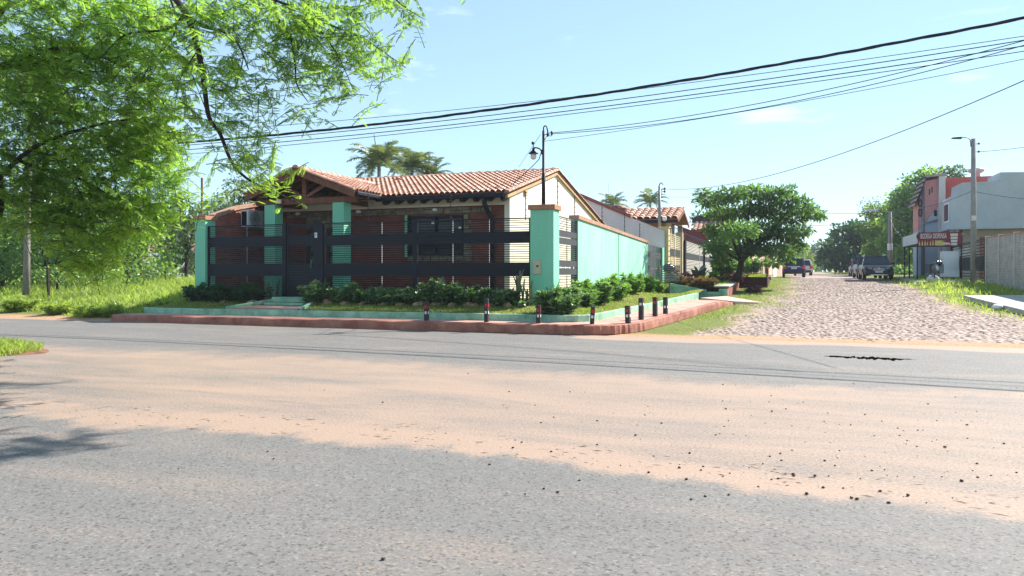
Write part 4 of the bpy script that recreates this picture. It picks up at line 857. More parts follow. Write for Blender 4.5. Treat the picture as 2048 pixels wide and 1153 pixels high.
for i, (x, yt, yb, lab, tilt, side) in enumerate(BL):
    if i < 3: v = .28; u = lu(x, v)
    elif i == 3: v = .45; u = lu(x, v)
    else:
        best = None
        for t in np.linspace(-.1, 1.0, 400):
            u, v = kl[0][0]+(kl[1][0]-kl[0][0])*t, kl[0][1]+(kl[1][1]-kl[0][1])*t; P2 = W(u, v); e_ = abs(1024+F*P2.x/P2.y-x)
            if best is None or e_ < best[0]: best = (e_, u, v)
        _, u, v = best
    z = swz(max(v, .3), u)-.005; d = dep(u, v); h = (yb-yt)*d/F*(1.0); hw = .055 if i < 4 else .062
    b = thing('bollard', lab, 'bollard', (u, v, z), rot=(0.05*i if i < 4 else -.15), group='dark bollards along the kerb')
    m = MB(); m.box(-hw, hw, -hw, hw, 0, h); po_ = m.build('post', M['bollard'], b, local=True, bevel=.008)
    q = hw*.5
    for face in ((0, -1), (1, 0)):
        for (col, zc, hh) in ((refl_r if i not in (5,) else refl_w, .72*h, .036), (refl_w if i not in (6,) else refl_r, .42*h, .036)):
            if i == 7 and col is refl_r: continue
            if i == 6 and zc < .5*h: continue
            if i == 5 and zc < .5*h: continue
            m = MB()
            if face[0]: m.box(hw, hw+.005, -q, q, zc-hh, zc+hh)
            else: m.box(-q, q, -hw-.005, -hw, zc-hh, zc+hh)
            m.build('reflector', col, b, local=True)
    if tilt: b.rotation_euler = (0, tilt, b.rotation_euler[2])

# ================================================================== GARDEN PLANTS
def rosettes(cen, per, ln, wd, rng, up=.5):
    n = len(cen); P = np.repeat(cen, per, 0); d = unit(rng.normal(size=(n*per, 3))); d[:, 2] = np.abs(d[:, 2])*up+.05*rng.normal(size=n*per)
    return leaf_quads(P, d, ln*(.7+.6*rng.random(n*per)), wd*(.8+.4*rng.random(n*per)), rng, .10, 1.2)
def shrub(name, label, base, r, h, mat, rng, n=130, per=9, ln=.13, wd=.042, group=None, cat='shrub'):
    r *= 1.3; n = int(n*2.8); h *= 1.12
    s = thing(name, label, cat, base, group=group)
    ns = max(9, int(34*r)); k = max(4, n//ns); cen, stems = [], []          # a stand of leafy shoots of uneven height
    for i in range(ns):
        rho = sqrt(rng.random()); aa = rng.random()*2*pi; b0 = np.array([r*.62*rho*cos(aa), r*.5*rho*sin(aa), -.03]); hh = h*(.50+.62*rng.random())*(1-.30*rho*rho)
        tp = b0*np.array([1.5, 1.5, 0])+np.array([.10*rng.normal(), .10*rng.normal(), hh]); stems.append((b0, tp))
        for j in range(k): t = .12+.88*((j+rng.random())/k)**.8; cen.append(b0+(tp-b0)*t+rng.normal(size=3)*np.array([.05, .05, .02])*(1.6-t))
    cen = np.array(cen); n = len(cen); cen[:, 2] = np.maximum(cen[:, 2], .02)
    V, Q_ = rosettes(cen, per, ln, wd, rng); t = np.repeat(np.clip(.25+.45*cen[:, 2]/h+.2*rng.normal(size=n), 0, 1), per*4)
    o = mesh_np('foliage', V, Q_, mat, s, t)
    m = MB()
    for b0, tp in stems: m.tube([tuple(b0), tuple((b0+tp)/2), tuple(tp)], [.010, .007, .003], 4)
    m.build('stems', M['bark'], s, local=True)
    return s
rng = np.random.default_rng(21); ordn = ['first', 'second', 'third', 'fourth', 'fifth', 'sixth', 'seventh', 'eighth', 'ninth']
G1 = 'hedge shrubs before the dark fence'
for i, (x, yt, r) in enumerate(((642, 562, .52), (700, 566, .50), (757, 574, .48), (815, 571, .52), (880, 556, .56), (940, 569, .50), (998, 571, .48))):
    v = 2.42; u = lu(x, v); zb = lawnz(u, v)-.02
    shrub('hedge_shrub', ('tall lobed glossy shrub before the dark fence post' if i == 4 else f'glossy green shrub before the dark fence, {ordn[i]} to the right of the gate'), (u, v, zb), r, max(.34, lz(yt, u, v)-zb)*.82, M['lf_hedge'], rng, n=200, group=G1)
for i, (x, yt, r) in enumerate(((400, 572, .5), (447, 574, .55), (497, 572, .5))):
    v = 2.45; u = lu(x, v); zb = lawnz(u, v)-.02
    shrub('hedge_shrub', f'dark low shrub in the shade before the fence, {ordn[i]} from the left green pillar', (u, v, zb), r, max(.35, lz(yt, u, v)-zb), M['lf_dark'], rng, n=130, group=G1)
G2 = 'sunny shrubs along the mint wall'
for i, (x, yt, r) in enumerate(((1112, 571, .42), (1148, 573, .45), (1184, 556, .58), (1217, 548, .62), (1247, 546, .66), (1277, 545, .7), (1303, 556, .62))):
    uu = -1.0 if i > 1 else -1.25; v = lv(x, uu); zb = lawnz(uu, v)-.03
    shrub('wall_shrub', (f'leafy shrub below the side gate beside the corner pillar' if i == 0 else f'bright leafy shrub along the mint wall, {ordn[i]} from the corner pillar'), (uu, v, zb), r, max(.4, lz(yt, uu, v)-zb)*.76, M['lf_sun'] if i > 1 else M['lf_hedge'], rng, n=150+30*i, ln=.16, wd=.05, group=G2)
def straps(name, label, base, n, h, w_, lean, mat, rng, group=None, cat='plant', arch=.15):
    s = thing(name, label, cat, base, group=group); VV, QQ, TT = [], [], []; o = 0
    for k in range(n):
        a = rng.random()*2*pi; hh = h*(.55+.5*rng.random()); le = lean*(.3+rng.random()); dx_, dy_ = cos(a), sin(a); b = np.array([.07*rng.normal(), .07*rng.normal(), -.03]); sd = np.array([-dy_, dx_, 0]); S_ = 6; vs_ = []
        for j in range(S_+1):
            t = j/S_; c = b+np.array([dx_*le*hh*t**1.6, dy_*le*hh*t**1.6, hh*(t-arch*t**3)]); ww = w_*(.55+.75*sin(pi*min(.999, .12+t*.88)))*.6; vs_ += [c-sd*ww, c+sd*ww]
        VV += vs_; QQ += [(o+2*j, o+2*j+1, o+2*j+3, o+2*j+2) for j in range(S_)]; TT += [rng.random()]*len(vs_); o += len(vs_)
    mesh_np('leaves', VV, QQ, mat, s, TT); return s
for x, v, h, n, lab in ((1038, 2.55, 1.25, 13, 'tall snake plant leaves against the corner pillar'), (1062, 2.35, .85, 5, 'snake plant leaning before the meter box'), (1107, 2.9, .95, 6, 'snake plant at the sunny side of the corner pillar'),
        (547, 2.5, .95, 11, 'snake plant clump left of the entrance steps'), (384, 2.4, .6, 9, 'dark spiky plant at the foot of the left green pillar'), (647, 2.3, .95, 4, 'thin upright spikes right of the entrance steps')):
    u = lu(x, v); straps('snake_plant', lab, (u, v, lawnz(min(u, .2), v)), n, h, .055, .22, M['lf_snake'], rng, 'snake plants in the front bed')
for x, v, lab in ((1037, 2.3, 'pale rosette plant low beside the corner pillar'), (1047, 1.95, 'small pale rosette plant at the lawn edge below the meter box')):
    u = lu(x, v); straps('rosette_plant', lab, (u, v, lawnz(u, v)+.08), 16, .32, .05, .9, M['lf_hedge'], rng, 'rosette plants', arch=.5)
def rock(label, base, r, rng, group):
    m = MB(); nu, nv = 9, 5; sc_ = (1+.35*rng.random(), .8+.3*rng.random(), .55+.25*rng.random()); ph = rng.random(4)*6
    vs_ = []
    for j in range(nv+1):
        th_ = (j/nv)*pi*.62
        for i in range(nu):
            a = 2*pi*i/nu; rad = r*(1+.20*sin(2*a+ph[0])+.13*sin(3*a+ph[1]+th_*2)+.08*rng.normal()); vs_.append((rad*sin(th_)*cos(a)*sc_[0] if j else 0, rad*sin(th_)*sin(a)*sc_[1] if j else 0, rad*(cos(th_)-.1)*sc_[2]))
    m.add(vs_, [(j*nu+i, j*nu+(i+1) % nu, (j+1)*nu+(i+1) % nu, (j+1)*nu+i) for j in range(nv) for i in range(nu)])
    o = m.build('rock', M['stone'], None, smooth=False); o.location = W(*base); o.rotation_euler = (0, 0, rng.random()*6); o['label'] = label; o['category'] = 'rock'; o['group'] = group; return o
for i, x in enumerate((448, 505, 523, 628, 655, 690, 725, 765, 800, 838, 872, 905, 942, 978, 1015)):
    v = 2.05+.12*rng.random(); u = lu(x, v)
    rock('brown border rock at the foot of the hedge before the dark fence', (u, v, lawnz(u, v)+.0), .13+.06*rng.random(), rng, 'rocks edging the front bed')
for i, x in enumerate((1128, 1148, 1158, 1166, 1186, 1200, 1214, 1232)):
    uu = float(np.interp(x, [1128, 1232], [-1.22, -.72])); v = lv(x, uu); rock('largest rock at the foot of the side bed' if i == 0 else 'broken red brown rock in the border of the sunny side bed', (uu, v, lawnz(uu, v)), .22 if i == 0 else .08+.07*rng.random(), rng, 'rocks edging the side bed')

# ================================================================== RUBBISH BASKETS
def basket(label, u, v, zg, w_, h, ph, bag, col, group='rubbish baskets on posts'):
    b = thing('rubbish_basket', label, 'rubbish basket', (u, v, zg), rot=.25, group=group)
    m = MB(); m.tube([(0, 0, -.1), (0, 0, ph)], .035, 8); m.build('post', col, b, local=True)
    m = MB(); a, c = w_/2, w_*.38
    for k in range(9):
        z = ph+.02+k*h/8
        for p, q in (((-a, -c), (a, -c)), ((a, -c), (a, c)), ((a, c), (-a, c)), ((-a, c), (-a, -c))): m.bar((p[0], p[1], z), (q[0], q[1], z), .012, .036)
    for x in (-a, a):
        for y in (-c, c): m.bar((x, y, ph), (x, y, ph+h+.04), .025, .025)
    for k in np.linspace(-a, a, 7): m.bar((k, -c, ph+.01), (k, c, ph+.01), .012, .012)
    m.build('cage', col, b, local=True)
    for s in (-1, 1):
        m = MB(); m.bar((0, 0, ph*.55), (s*a*.9, 0, ph), .014, .014); m.build('brace', col, b, local=True)
    return b
def bag(label, u, v, z, rx, ry, rz, mat, rng, group='rubbish bags'):
    m = MB(); nu, nv = 14, 9; vs_ = []
    for j in range(nv+1):
        th_ = pi*j/nv
        for i in range(nu):
            a = 2*pi*i/nu; k = 1+.10*sin(3*a+j*.9)+.07*rng.normal(); vs_.append((rx*k*sin(th_)*cos(a), ry*k*sin(th_)*sin(a), rz*(1-cos(th_))*.5*2*.5*(1+.05*rng.normal())))
    m.add(vs_, [(j*nu+i, j*nu+(i+1) % nu, (j+1)*nu+(i+1) % nu, (j+1)*nu+i) for j in range(nv) for i in range(nu)])
    o = m.build('rubbish_bag', mat, None, smooth=True); o.location = W(u, v, z); o.rotation_euler = (0, 0, rng.random()*3); o['label'] = label; o['category'] = 'rubbish bag'; o['group'] = group; return o
M['bagblack'] = pm('black_plastic', (.012, .013, .016), .22, .2, 5, .5, 9, spec=.6); M['bagwhite'] = pm('white_plastic', (.70, .70, .70), .4, .1, 5, .4, 9)
bu, bvv = .25, lv(1339, .25); bz = lz(588, bu, bvv); bph = lz(563, bu, bvv)-bz; bht = lz(531, bu, bvv)-lz(563, bu, bvv)
basket('grey wire rubbish basket with a black bag beside the driveway gate', bu, bvv, bz, .74, bht*.92, bph, True, pm('basket_grey', (.12, .135, .13), .5, .15, 4))
bag('black rubbish bag bulging in the near wire basket', bu-.02, bvv, bz+bph+.34, .30, .22, .36, M['bagblack'], rng)
bag('pale rubbish bag low in the near wire basket', bu+.1, bvv, bz+bph+.03, .28, .2, .30, pm('grey_plastic', (.25, .30, .30), .4, .2, 5), rng)

# ================================================================== NEXT LOTS ON THE LEFT OF THE STREET
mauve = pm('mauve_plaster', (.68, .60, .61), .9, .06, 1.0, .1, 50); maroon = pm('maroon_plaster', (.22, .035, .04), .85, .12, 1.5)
gw_ = thing('neighbour_wall', 'tall grey mauve wall with sloping top behind the mint wall', 'wall', (-5, 25, .6))
pts = [(lu(x, 25), lz(y, lu(x, 25), 25)) for x, y in ((1150, 390), (1262, 437), (1329, 464))]
m = MB(); m.prism([(pts[0][0], .6), (pts[2][0], .6)]+pts[::-1], 'v', 25, 25.2); m.build('wall', mauve, gw_)
m = MB(); m.prism([pts[0], pts[1], (pts[1][0], pts[1][1]+.20), (pts[0][0], pts[0][1]+.22)], 'v', 24.93, 25.27); m.build('coping', pm('brown_coping', (.26, .09, .07), .8, .2, 3), gw_)
m = MB(); m.prism([pts[1], pts[2], (pts[2][0], pts[2][1]+.04), (pts[1][0], pts[1][1]+.04)], 'v', 24.97, 25.23); m.build('thin_coping', mauve, gw_)
cream2 = pm('yellow_cream_plaster', (.62, .50, .26), .85, .1, 2)
cp = thing('cream_pillar', 'pale yellow gate pillar at the end of the grey mauve wall', 'pillar', (-1.75, 25.5, .9))
m = MB(); m.box(-2.15, -1.62, 25.21, 25.75, .8, lz(456, -1.7, 25.4)); m.build('shaft', cream2, cp, bevel=.012)
m = MB(); zt = lz(456, -1.7, 25.4); m.box(-2.2, -1.57, 25.16, 25.8, zt, zt+.06); m.build('cap', cream2, cp)
for i in range(8): m = MB(); m.box(-1.63, -1.585, 25.35, 25.42, 1.6+i*.3, 1.66+i*.3); m.build('insulator', M['black'], cp)
whitefence = pm('fence_white_paint', (.62, .60, .54), .55, .08, 4)
def slatfence(name, label, p, q, zb, zt, n, mat, band=None, posts=3, cat='fence', bandmat='slategrey'):
    t = thing(name, label, cat, (p[0], p[1], zb[0])); P0, Q0 = Vector((p[0], p[1], 0)), Vector((q[0], q[1], 0))
    def at(f, g): a = P0.lerp(Q0, f); a.z = (zb[0]+(zb[1]-zb[0])*f)*(1-g)+(zt[0]+(zt[1]-zt[0])*f)*g; return a
    m = MB()
    for i in range(n):
        g = .06+.9*i/(n-1)
        if band and band[0] < g < band[1]: continue
        m.bar(at(0, g), at(1, g), .03, .055)
    m.build('slat_panel', mat, t)
    if band:
        m = MB(); m.hexa([at(0, band[0]), at(1, band[0]), at(1, band[0])+Vector((.03, 0, 0)), at(0, band[0])+Vector((.03, 0, 0))], [at(0, band[1]), at(1, band[1]), at(1, band[1])+Vector((.03, 0, 0)), at(0, band[1])+Vector((.03, 0, 0))]); m.build('solid_band', M[bandmat], t)
    for f in np.linspace(0, 1, posts):
        m = MB(); a, b = at(f, -.05), at(f, 1.0); m.bar(a, b, .07, .07); m.build('post', mat, t)
    m = MB(); m.bar(at(0, 1), at(1, 1), .05, .05); m.build('top_rail', mat, t)
    return t, at
fu = lambda v: -1.72+(v-25.5)*.15
def onf(px):
    for v in np.arange(25, 60, .02):
        P2 = W(fu(v), v); 
        if 1024+F*P2.x/P2.y >= px: return v
    return 60
v1, v2, v3 = onf(1337), onf(1360), onf(1423); 
zf = lambda y, v: lz(y, fu(v), v)
slatfence('cream_gate', 'cream slatted gate between the pale yellow pillar and a stone post', (fu(v1), v1), (fu(v2), v2), (zf(572, v1), zf(565, v2)), (zf(467, v1), zf(476, v2)), 24, pm('cream_paint', (.62, .54, .36), .55, .08, 4), (.57, .72), 3, 'gate')
va, vb = onf(1371), onf(1423)
_, at_ = slatfence('white_fence', 'white slatted fence with a grey band and razor wire above', (fu(va), va), (fu(vb), vb), (zf(562, va), zf(556, vb)), (zf(483, va), zf(501, vb)), 24, whitefence, (.55, .72), 3)
sp2 = thing('stone_post', 'stone clad post with a dark strip between the cream gate and the white fence', 'post', (fu(v2+.5), v2+.5, 1)); vp = onf(1364)
m = MB(); m.box(fu(vp)-.35, fu(vp)+.05, vp-.3, vp+.35, .9, zf(466, vp)); m.build('shaft', pm('stone_cladding', (.40, .34, .22), .9, .35, 5, .6, 14), sp2); vq = onf(1368.5)
m = MB(); m.box(fu(vq)-.1, fu(vq)+.1, vq-.25, vq+.3, .9, zf(481, vq)); m.build('dark_strip', M['slate'], sp2)
vk = onf(1407); m = MB(); m.box(fu(vk)-.05, fu(vk)+.10, vk-.12, vk+.12, .9, zf(496, vk)); solo(m, 'fence_post', 'dark post in front of the white slatted fence', 'post', M['slate'])
rz = MB(); rng = np.random.default_rng(31)
for (a, b, y0, y1) in ((onf(1342), onf(1366), 462, 474), (va, vb, 478, 496)):
    n = int((b-a)*26); ps = []
    for i in range(n):
        t = i/n; v = a+(b-a)*t; z = zf(y0+(y1-y0)*t, v)+.06; ang = i*.9; ps.append((fu(v)+.26*cos(ang), v, z+.26*sin(ang)))
    rz.tube(ps, .009, 3)
solo(rz, 'razor_wire', 'coils of razor wire above the neighbouring gates', 'razor wire', M['steel'])
rw = thing('maroon_wall', 'maroon wall with sloping top behind the white fence', 'wall', (-4, 46, 1))
pts = [(lu(x, 46), lz(y, lu(x, 46), 46)) for x, y in ((1361, 453), (1418, 474), (1431, 474))]
m = MB(); m.prism([(pts[0][0], 1), (pts[2][0], 1)]+pts[::-1], 'v', 46, 46.25); m.build('wall', maroon, rw)
m = MB(); m.box(pts[2][0], pts[2][0]+.25, 45.95, 46.3, 1, pts[2][1]+.02); m.build('end_post', pm('pinkish_post', (.50, .24, .22), .85, .1, 3), rw)
m = MB(); um = lu(1421, 45.8); m.tube([(um, 45.8, lz(475, um, 45.8)), (um, 45.8, lz(408, um, 45.8))], .05, 6); solo(m, 'thin_mast', 'thin bare mast rising over the maroon wall end', 'mast', M['steel'])
# neighbour's tiled gable roof
vE = 28.6; ub = lu(1356, vE); vR = min(lv(1372, ub), vE+3.0); zE, zR = lz(437, ub, vE), lz(417, ub, vR); uL = ub-9
nb = thing('neighbour_house', 'low neighbouring house with a sunlit terracotta gable roof', 'house', (ub-4, vR, 1))
m = MB(); s_ = Vector((0, vR-vE, zR-zE)); tt = tiles(m, (uL, vE, zE), (1, 0, 0), s_, ub-uL, s_.length, cw=.42, rh=.5); tt += tiles(m, (ub, 2*vR-vE, zE), (-1, 0, 0), Vector((0, vE-vR, zR-zE)), ub-uL, s_.length, cw=.42, rh=.5); tt += ridge_caps(m, (uL, vR, zR), (ub, vR, zR), .14); m.t = tt; nr_ = m.build('roof', M['tile'], nb)
m = MB(); m.prism([(vE+.05, zE-.1), (vR, zR-.1), (2*vR-vE-.05, zE-.1), (2*vR-vE-.05, zE-.26), (vR, zR-.3), (vE+.05, zE-.26)], 'u', ub-.06, ub+.02); m.build('bargeboard', M['wood'], nr_)
m = MB(); m.prism([(vE+.4, zE-.15), (vR, zR-.25), (2*vR-vE-.4, zE-.15)], 'u', ub-.8, ub-.7); m.build('gable_board', pm('orange_board', (.36, .16, .08), .7, .2, 4), nb)
m = MB(); m.box(uL+.2, ub-.9, vE+.8, 2*vR-vE-.8, .9, zE-.1); m.build('wall', pm('ochre_plaster', (.28, .15, .08), .9, .15, 2), nb)
m = MB(); m.box(uL, ub-.05, vE-.02, vE+.08, zE-.26, zE-.06); m.build('gutter', M['slate'], nr_)
for dv in (.3, 2*(vR-vE)-.3):
    m = MB(); m.box(ub-.75, ub-.45, vE+dv-.15, vE+dv+.15, .9, zE-.1); m.build('porch_post', pm('stone_cladding2', (.36, .28, .18), .9, .3, 5, .6, 14), nb)
m = MB(); ul_ = lu(1329, vE-.3); m.lathe((ul_, vE-.3, lz(443, ul_, vE)), [(.06, 0), (.12, .05), (.14, .25), (.05, .30)], 8); m.build('porch_lamp', M['white'], nb)
tk = thing('water_tank', 'dark red brown roof tank cap behind the grey mauve wall', 'tank', LP(1236, 420, 46)); b_ = LP(1236, 420, 46); m = MB(); m.lathe(b_, [(.5, -2), (.55, .1), (.45, .22), (.1, .28)], 14); m.build('tank_body', pm('tank_brown', (.15, .05, .04), .6, .2, 4), tk, smooth=False)
p2 = thing('service_pole', 'thin dark pole rising over the neighbouring tiled roof', 'pole', (lu(1320, 25.6), 25.6, 4)); uq = lu(1319, 25.6)
m = MB(); m.tube([(uq, 25.6, 3.5), (uq, 25.6, lz(372, uq, 25.6))], [.10, .07], 10); m.build('pole', M['steel'], p2, smooth=True)
m = MB(); zq = lz(372, uq, 25.6); m.tube([(uq, 25.6, zq)]+[(uq+.10-.10*cos(t), 25.6, zq+.04+.12*sin(t)) for t in np.linspace(0, pi, 8)], .03, 6); m.build('entry_hook', M['cable'], p2)
for dz in (-.22, -.38):
    m = MB(); m.tube([(uq, 25.6, zq+dz), (uq+.30, 25.6, zq+dz+.04)], .02, 5); m.lathe((uq+.30, 25.6, zq+dz-.04), [(.03, 0), (.06, .05), (.05, .12), (.02, .15)], 8); m.build('insulator', M['cable'], p2)
cable('drop_wire', 'long cable from the far service pole sweeping up across the street', span((uq+.32, 25.6, zq-.2), EP(143), .75), .012, 'service drop wires')
# garden terraces
tr_ = MB()
def strip(mb, u0f, u1f, vs_, zf_):
    for a, b in zip(vs_[:-1], vs_[1:]):
        for s, t in zip(np.linspace(0, 1, 9)[:-1], np.linspace(0, 1, 9)[1:]):
            q = [];
            for k, vv in ((s, a), (t, a), (t, b), (s, b)): uu = u0f(vv)+(u1f(vv)-u0f(vv))*k; q.append((uu, vv, zf_(uu, vv)))
            mb.add(q, [(0, 1, 2, 3)])
t1z = lambda u, v: .93+.02*(v-16.5)+.02*sin(u*3+v); t2z = lambda u, v: 1.30+.006*(v-26)
uA, uB = lu(1345, 16.4), lu(1456, 16.4)
strip(tr_, lambda v: -1.55, lambda v: uB-.05, np.linspace(16.5, 26, 16), t1z)
struct(tr_, 'garden_terrace', lawnm(), smooth=True)
tr_ = MB(); uM = lu(1535, 26); strip(tr_, lambda v: -.2, lambda v: uM+.02*(v-26), np.linspace(26.1, 44, 16), t2z); struct(tr_, 'upper_terrace', lawnm(), smooth=True)
plw = thing('planter_wall', 'low mint planter wall with a notch and a brick side beyond the sidewalk', 'wall', (uA, 16.4, .3))
m = MB(); m.prism([(lu(x, 16.4), lz(y, lu(x, 16.4), 16.4)) for x, y in ((1340, 606), (1456, 606), (1456, 578), (1438, 578), (1438, 584), (1413, 584), (1413, 580), (1340, 567))], 'v', 16.3, 16.5); m.build('front_wall', M['mintdirty'], plw)
m = MB(); m.prism([(16.5, .1), (25.9, .4), (25.9, 1.12), (16.5, .93)], 'u', uB-.16, uB); m.build('side_wall', M['brickside'], plw)
m = MB(); m.prism([(16.3, .93), (22, 1.0), (22, 1.06), (16.3, .99)], 'u', uB-.6, uB+.05); m.build('coping', M['concrete'], plw)
mrw = MB(); mrw.prism([(lu(1440, 26), .4), (uM, .4), (uM, 1.32), (lu(1440, 26), 1.36)], 'v', 26, 26.15); mrw.prism([(26.15, .4), (40, .7), (40, 1.38), (26.15, 1.32)], 'u', uM-.12, uM); solo(mrw, 'retaining_wall', 'maroon retaining wall in the shade under the street tree', 'wall', pm('maroon_tree_shade', (.05, .016, .02), .9, .15, 2))  # maroon darkened so the colour carries the street tree's shade
rl = thing('low_railing', 'small black iron railing on the maroon retaining wall', 'railing', (uM-.3, 26.5, 1.3))
m = MB()
for vv in np.linspace(26.3, 31, 12): m.bar((uM-.06, vv, 1.30), (uM-.06, vv, 1.85), .025, .025)
m.bar((uM-.06, 26.3, 1.85), (uM-.06, 31, 1.85), .03, .03); m.bar((uM-.06, 26.3, 1.45), (uM-.06, 31, 1.45), .025, .025); m.build('bars', M['black'], rl)
rng = np.random.default_rng(77)
pts = np.stack([rng.uniform(-1.4, uB-.2, 5000), rng.uniform(16.6, 25.8, 5000)], 1); pts = np.array([(a, b, t1z(a, b)) for a, b in pts]); q2 = np.stack([rng.uniform(0, uM-.2, 6000), rng.uniform(26.2, 43, 6000)], 1); pts = np.concatenate([pts, [(a, b, t2z(a, b)) for a, b in q2]])
grass('terrace_grass', 'short grass on the raised garden terraces', pts, .04+.09*rng.random(len(pts)), .02+.02*rng.random(len(pts)), M['gr_lawn'], rng, .9)
for i, (x, y, r, h) in enumerate(((1362, 556, .35, .45), (1380, 561, .4, .42), (1398, 564, .4, .42), (1415, 567, .4, .42))):
    v = 16.95; u = lu(x, v); shrub('croton_shrub', f'low bronze croton shrub on the mint planter wall, {ordn[i]} from the wire basket', (u, v, .92), r, h, M['lf_croton'], rng, n=110, ln=.10, wd=.035, group='croton hedge on the planter')
shrub('purple_shrub', 'purple leaved shrub behind the croton hedge by the white fence', (lu(1366, 20), 20, 1.0), .6, .62, M['lf_purple'], rng, n=120, group='purple shrubs')
shrub('purple_shrub', 'purple leaved shrub before the maroon retaining wall', (lu(1462, 24.5), 24.5, 1.05), .62, .45, M['lf_purple'], rng, n=130, group='purple shrubs')
shrub('purple_shrub', 'purple plant at the street edge beside the brick planter side', (lu(1505, 21), 21, .5), .3, .4, M['lf_purple'], rng, n=60, group='purple shrubs')
straps('agave_plant', 'large dark agave before the white slatted fence', (lu(1398, 21.5), 21.5, 1.0), 22, 1.35, .16, .55, M['lf_snake'], rng, 'agaves on the terrace', arch=.25)
straps('agave_plant', 'bright green spiky plant right of the large agave', (lu(1424, 22.5), 22.5, 1.05), 26, 1.05, .11, .7, M['lf_sun'], rng, 'agaves on the terrace', arch=.35)
straps('agave_plant', 'variegated strap leaved plant before the dark hedge', (lu(1444, 23), 23, 1.05), 24, .85, .09, .8, M['lf_light'], rng, 'agaves on the terrace', arch=.4)
shrub('garden_shrub', 'green shrub on the terrace left of the street tree trunk', (lu(1452, 30), 30, 1.45), .7, .9, M['lf_street'], rng, n=140, ln=.2, wd=.07, group='shrubs under the street tree')
shrub('garden_shrub', 'bright yellow green shrub behind the basket under the street tree', (lu(1496, 36), 36, 1.5), .9, 1.1, M['lf_sun'], rng, n=150, ln=.2, wd=.06, group='shrubs under the street tree')
bu, bvv = 2.95, lv(1514, 2.95); bz = lz(566, bu, bvv); basket('black wire rubbish basket by the maroon retaining wall', bu, bvv, bz-.1, .62, lz(528, bu, bvv)-lz(548, bu, bvv), lz(548, bu, bvv)-bz+.1, False, M['black'])
bu, bvv = 4.0, lv(1559, 4.0); bz = lz(556, bu, bvv)
wb = thing('wooden_planter', 'brown wooden box on two legs left of the dark blue car', 'planter box', (bu, bvv, bz)); d_ = dep(bu, bvv)/F
m = MB(); m.box(bu-6*d_, bu+6*d_, bvv-.3, bvv+.3, bz+14*d_, bz+26*d_); m.build('box', pm('box_wood', (.42, .24, .13), .8, .2, 5), wb)
for s in (-1, 1):
    m = MB(); m.box(bu+s*4*d_-.04, bu+s*4*d_+.04, bvv-.05, bvv+.05, bz-.2, bz+14*d_); m.build('leg', M['darkwood'], wb)
bag('crumpled white bag on the brown wooden box', bu, bvv, bz+26*d_, .3, .25, .35, M['bagwhite'], rng)

# row of facades further up the left side
fr = thing('facade_row', 'low row of pink and beige street facades beyond the street tree', 'house', (3.0, 55, 1.2))
ful = lambda v: 1.5+(v-38)*.0946
def onl(px):
    for v in np.arange(36, 90, .02):
        P2 = W(ful(v), v)
        if 1024+F*P2.x/P2.y >= px: return float(v)
    return 90.
def fac(x0, x1, yt, mat, nm, du=0.):
    va_, vb_ = onl(x0), onl(x1); a, b = ful(va_)+du, ful(vb_)+du; za, zb = lz(yt, a, va_), lz(yt, b, vb_); m = MB()
    m.hexa([(a-.5, va_, 1), (a, va_, 1), (b, vb_, 1), (b-.5, vb_, 1)], [(a-.5, va_, za), (a, va_, za), (b, vb_, zb), (b-.5, vb_, zb)]); return m.build(nm, mat, fr)
pinkw = pm('pink_plaster', (.50, .33, .28), .85, .12, 1.5); beigew = pm('beige_plaster', (.58, .44, .34), .85, .1, 1.5); redg = pm('red_gate', (.36, .05, .05), .6, .15, 3)
fac(1478, 1490, 512, pm('grey_plaster', (.36, .35, .34), .9, .1, 2), 'garden_wall'); fac(1490, 1504, 500, redg, 'red_gate', -.1); fac(1504, 1517, 498, beigew, 'gate_pillar'); fac(1517, 1530, 501, pinkw, 'wall'); fac(1530, 1536, 499, pm('brown_column', (.25, .09, .07), .8, .1, 3), 'column', .1); fac(1536, 1545, 503, beigew, 'wall'); fac(1545, 1552, 505, M['white'], 'door', .05); fac(1552, 1562, 506, pinkw, 'wall'); fac(1562, 1569, 508, beigew, 'wall')
m = MB(); va_, vb_ = onl(1503), onl(1566); a, b = ful(va_)+.3, ful(vb_)+.3
m.hexa([(a-5, va_, lz(493, a, va_)), (a, va_, lz(497, a, va_)), (b, vb_, lz(505, b, vb_)), (b-5, vb_, lz(500, b, vb_))], [(a-5, va_, lz(490, a, va_)), (a, va_, lz(494, a, va_)), (b, vb_, lz(503, b, vb_)), (b-5, vb_, lz(498, b, vb_))]); m.build('roof', M['concrete'], fr)
dh = thing('dark_roof_house', 'house with a dark brown roof partly hidden behind the street tree', 'house', (0, 55, 1)); ud_ = lu(1386, 52)
m = MB(); m.prism([(lu(1384, 52), lz(446, ud_, 52)), (lu(1470, 52), lz(446, lu(1470, 52), 52)), (lu(1470, 52), lz(415, lu(1470, 52), 52)), (lu(1425, 52), lz(420, lu(1425, 52), 52)), (lu(1384, 52), lz(437, ud_, 52))], 'v', 52, 52.3); m.build('roof', pm('dark_roof', (.05, .035, .04), .8, .2, 3), dh)
m = MB(); sv2 = Vector((0, 2.6, .9)); m.t = tiles(m, (lu(1384, 49), 49, lz(462, lu(1384, 49), 49)), (1, 0, 0), sv2, lu(1440, 49)-lu(1384, 49), sv2.length, cw=.42, rh=.5); m.build('lower_roof', M['tile'], dh)
m = MB(); m.box(lu(1384, 52), lu(1480, 52), 51.2, 51.9, 1, lz(455, 0, 51)); m.build('wall', maroon, dh)

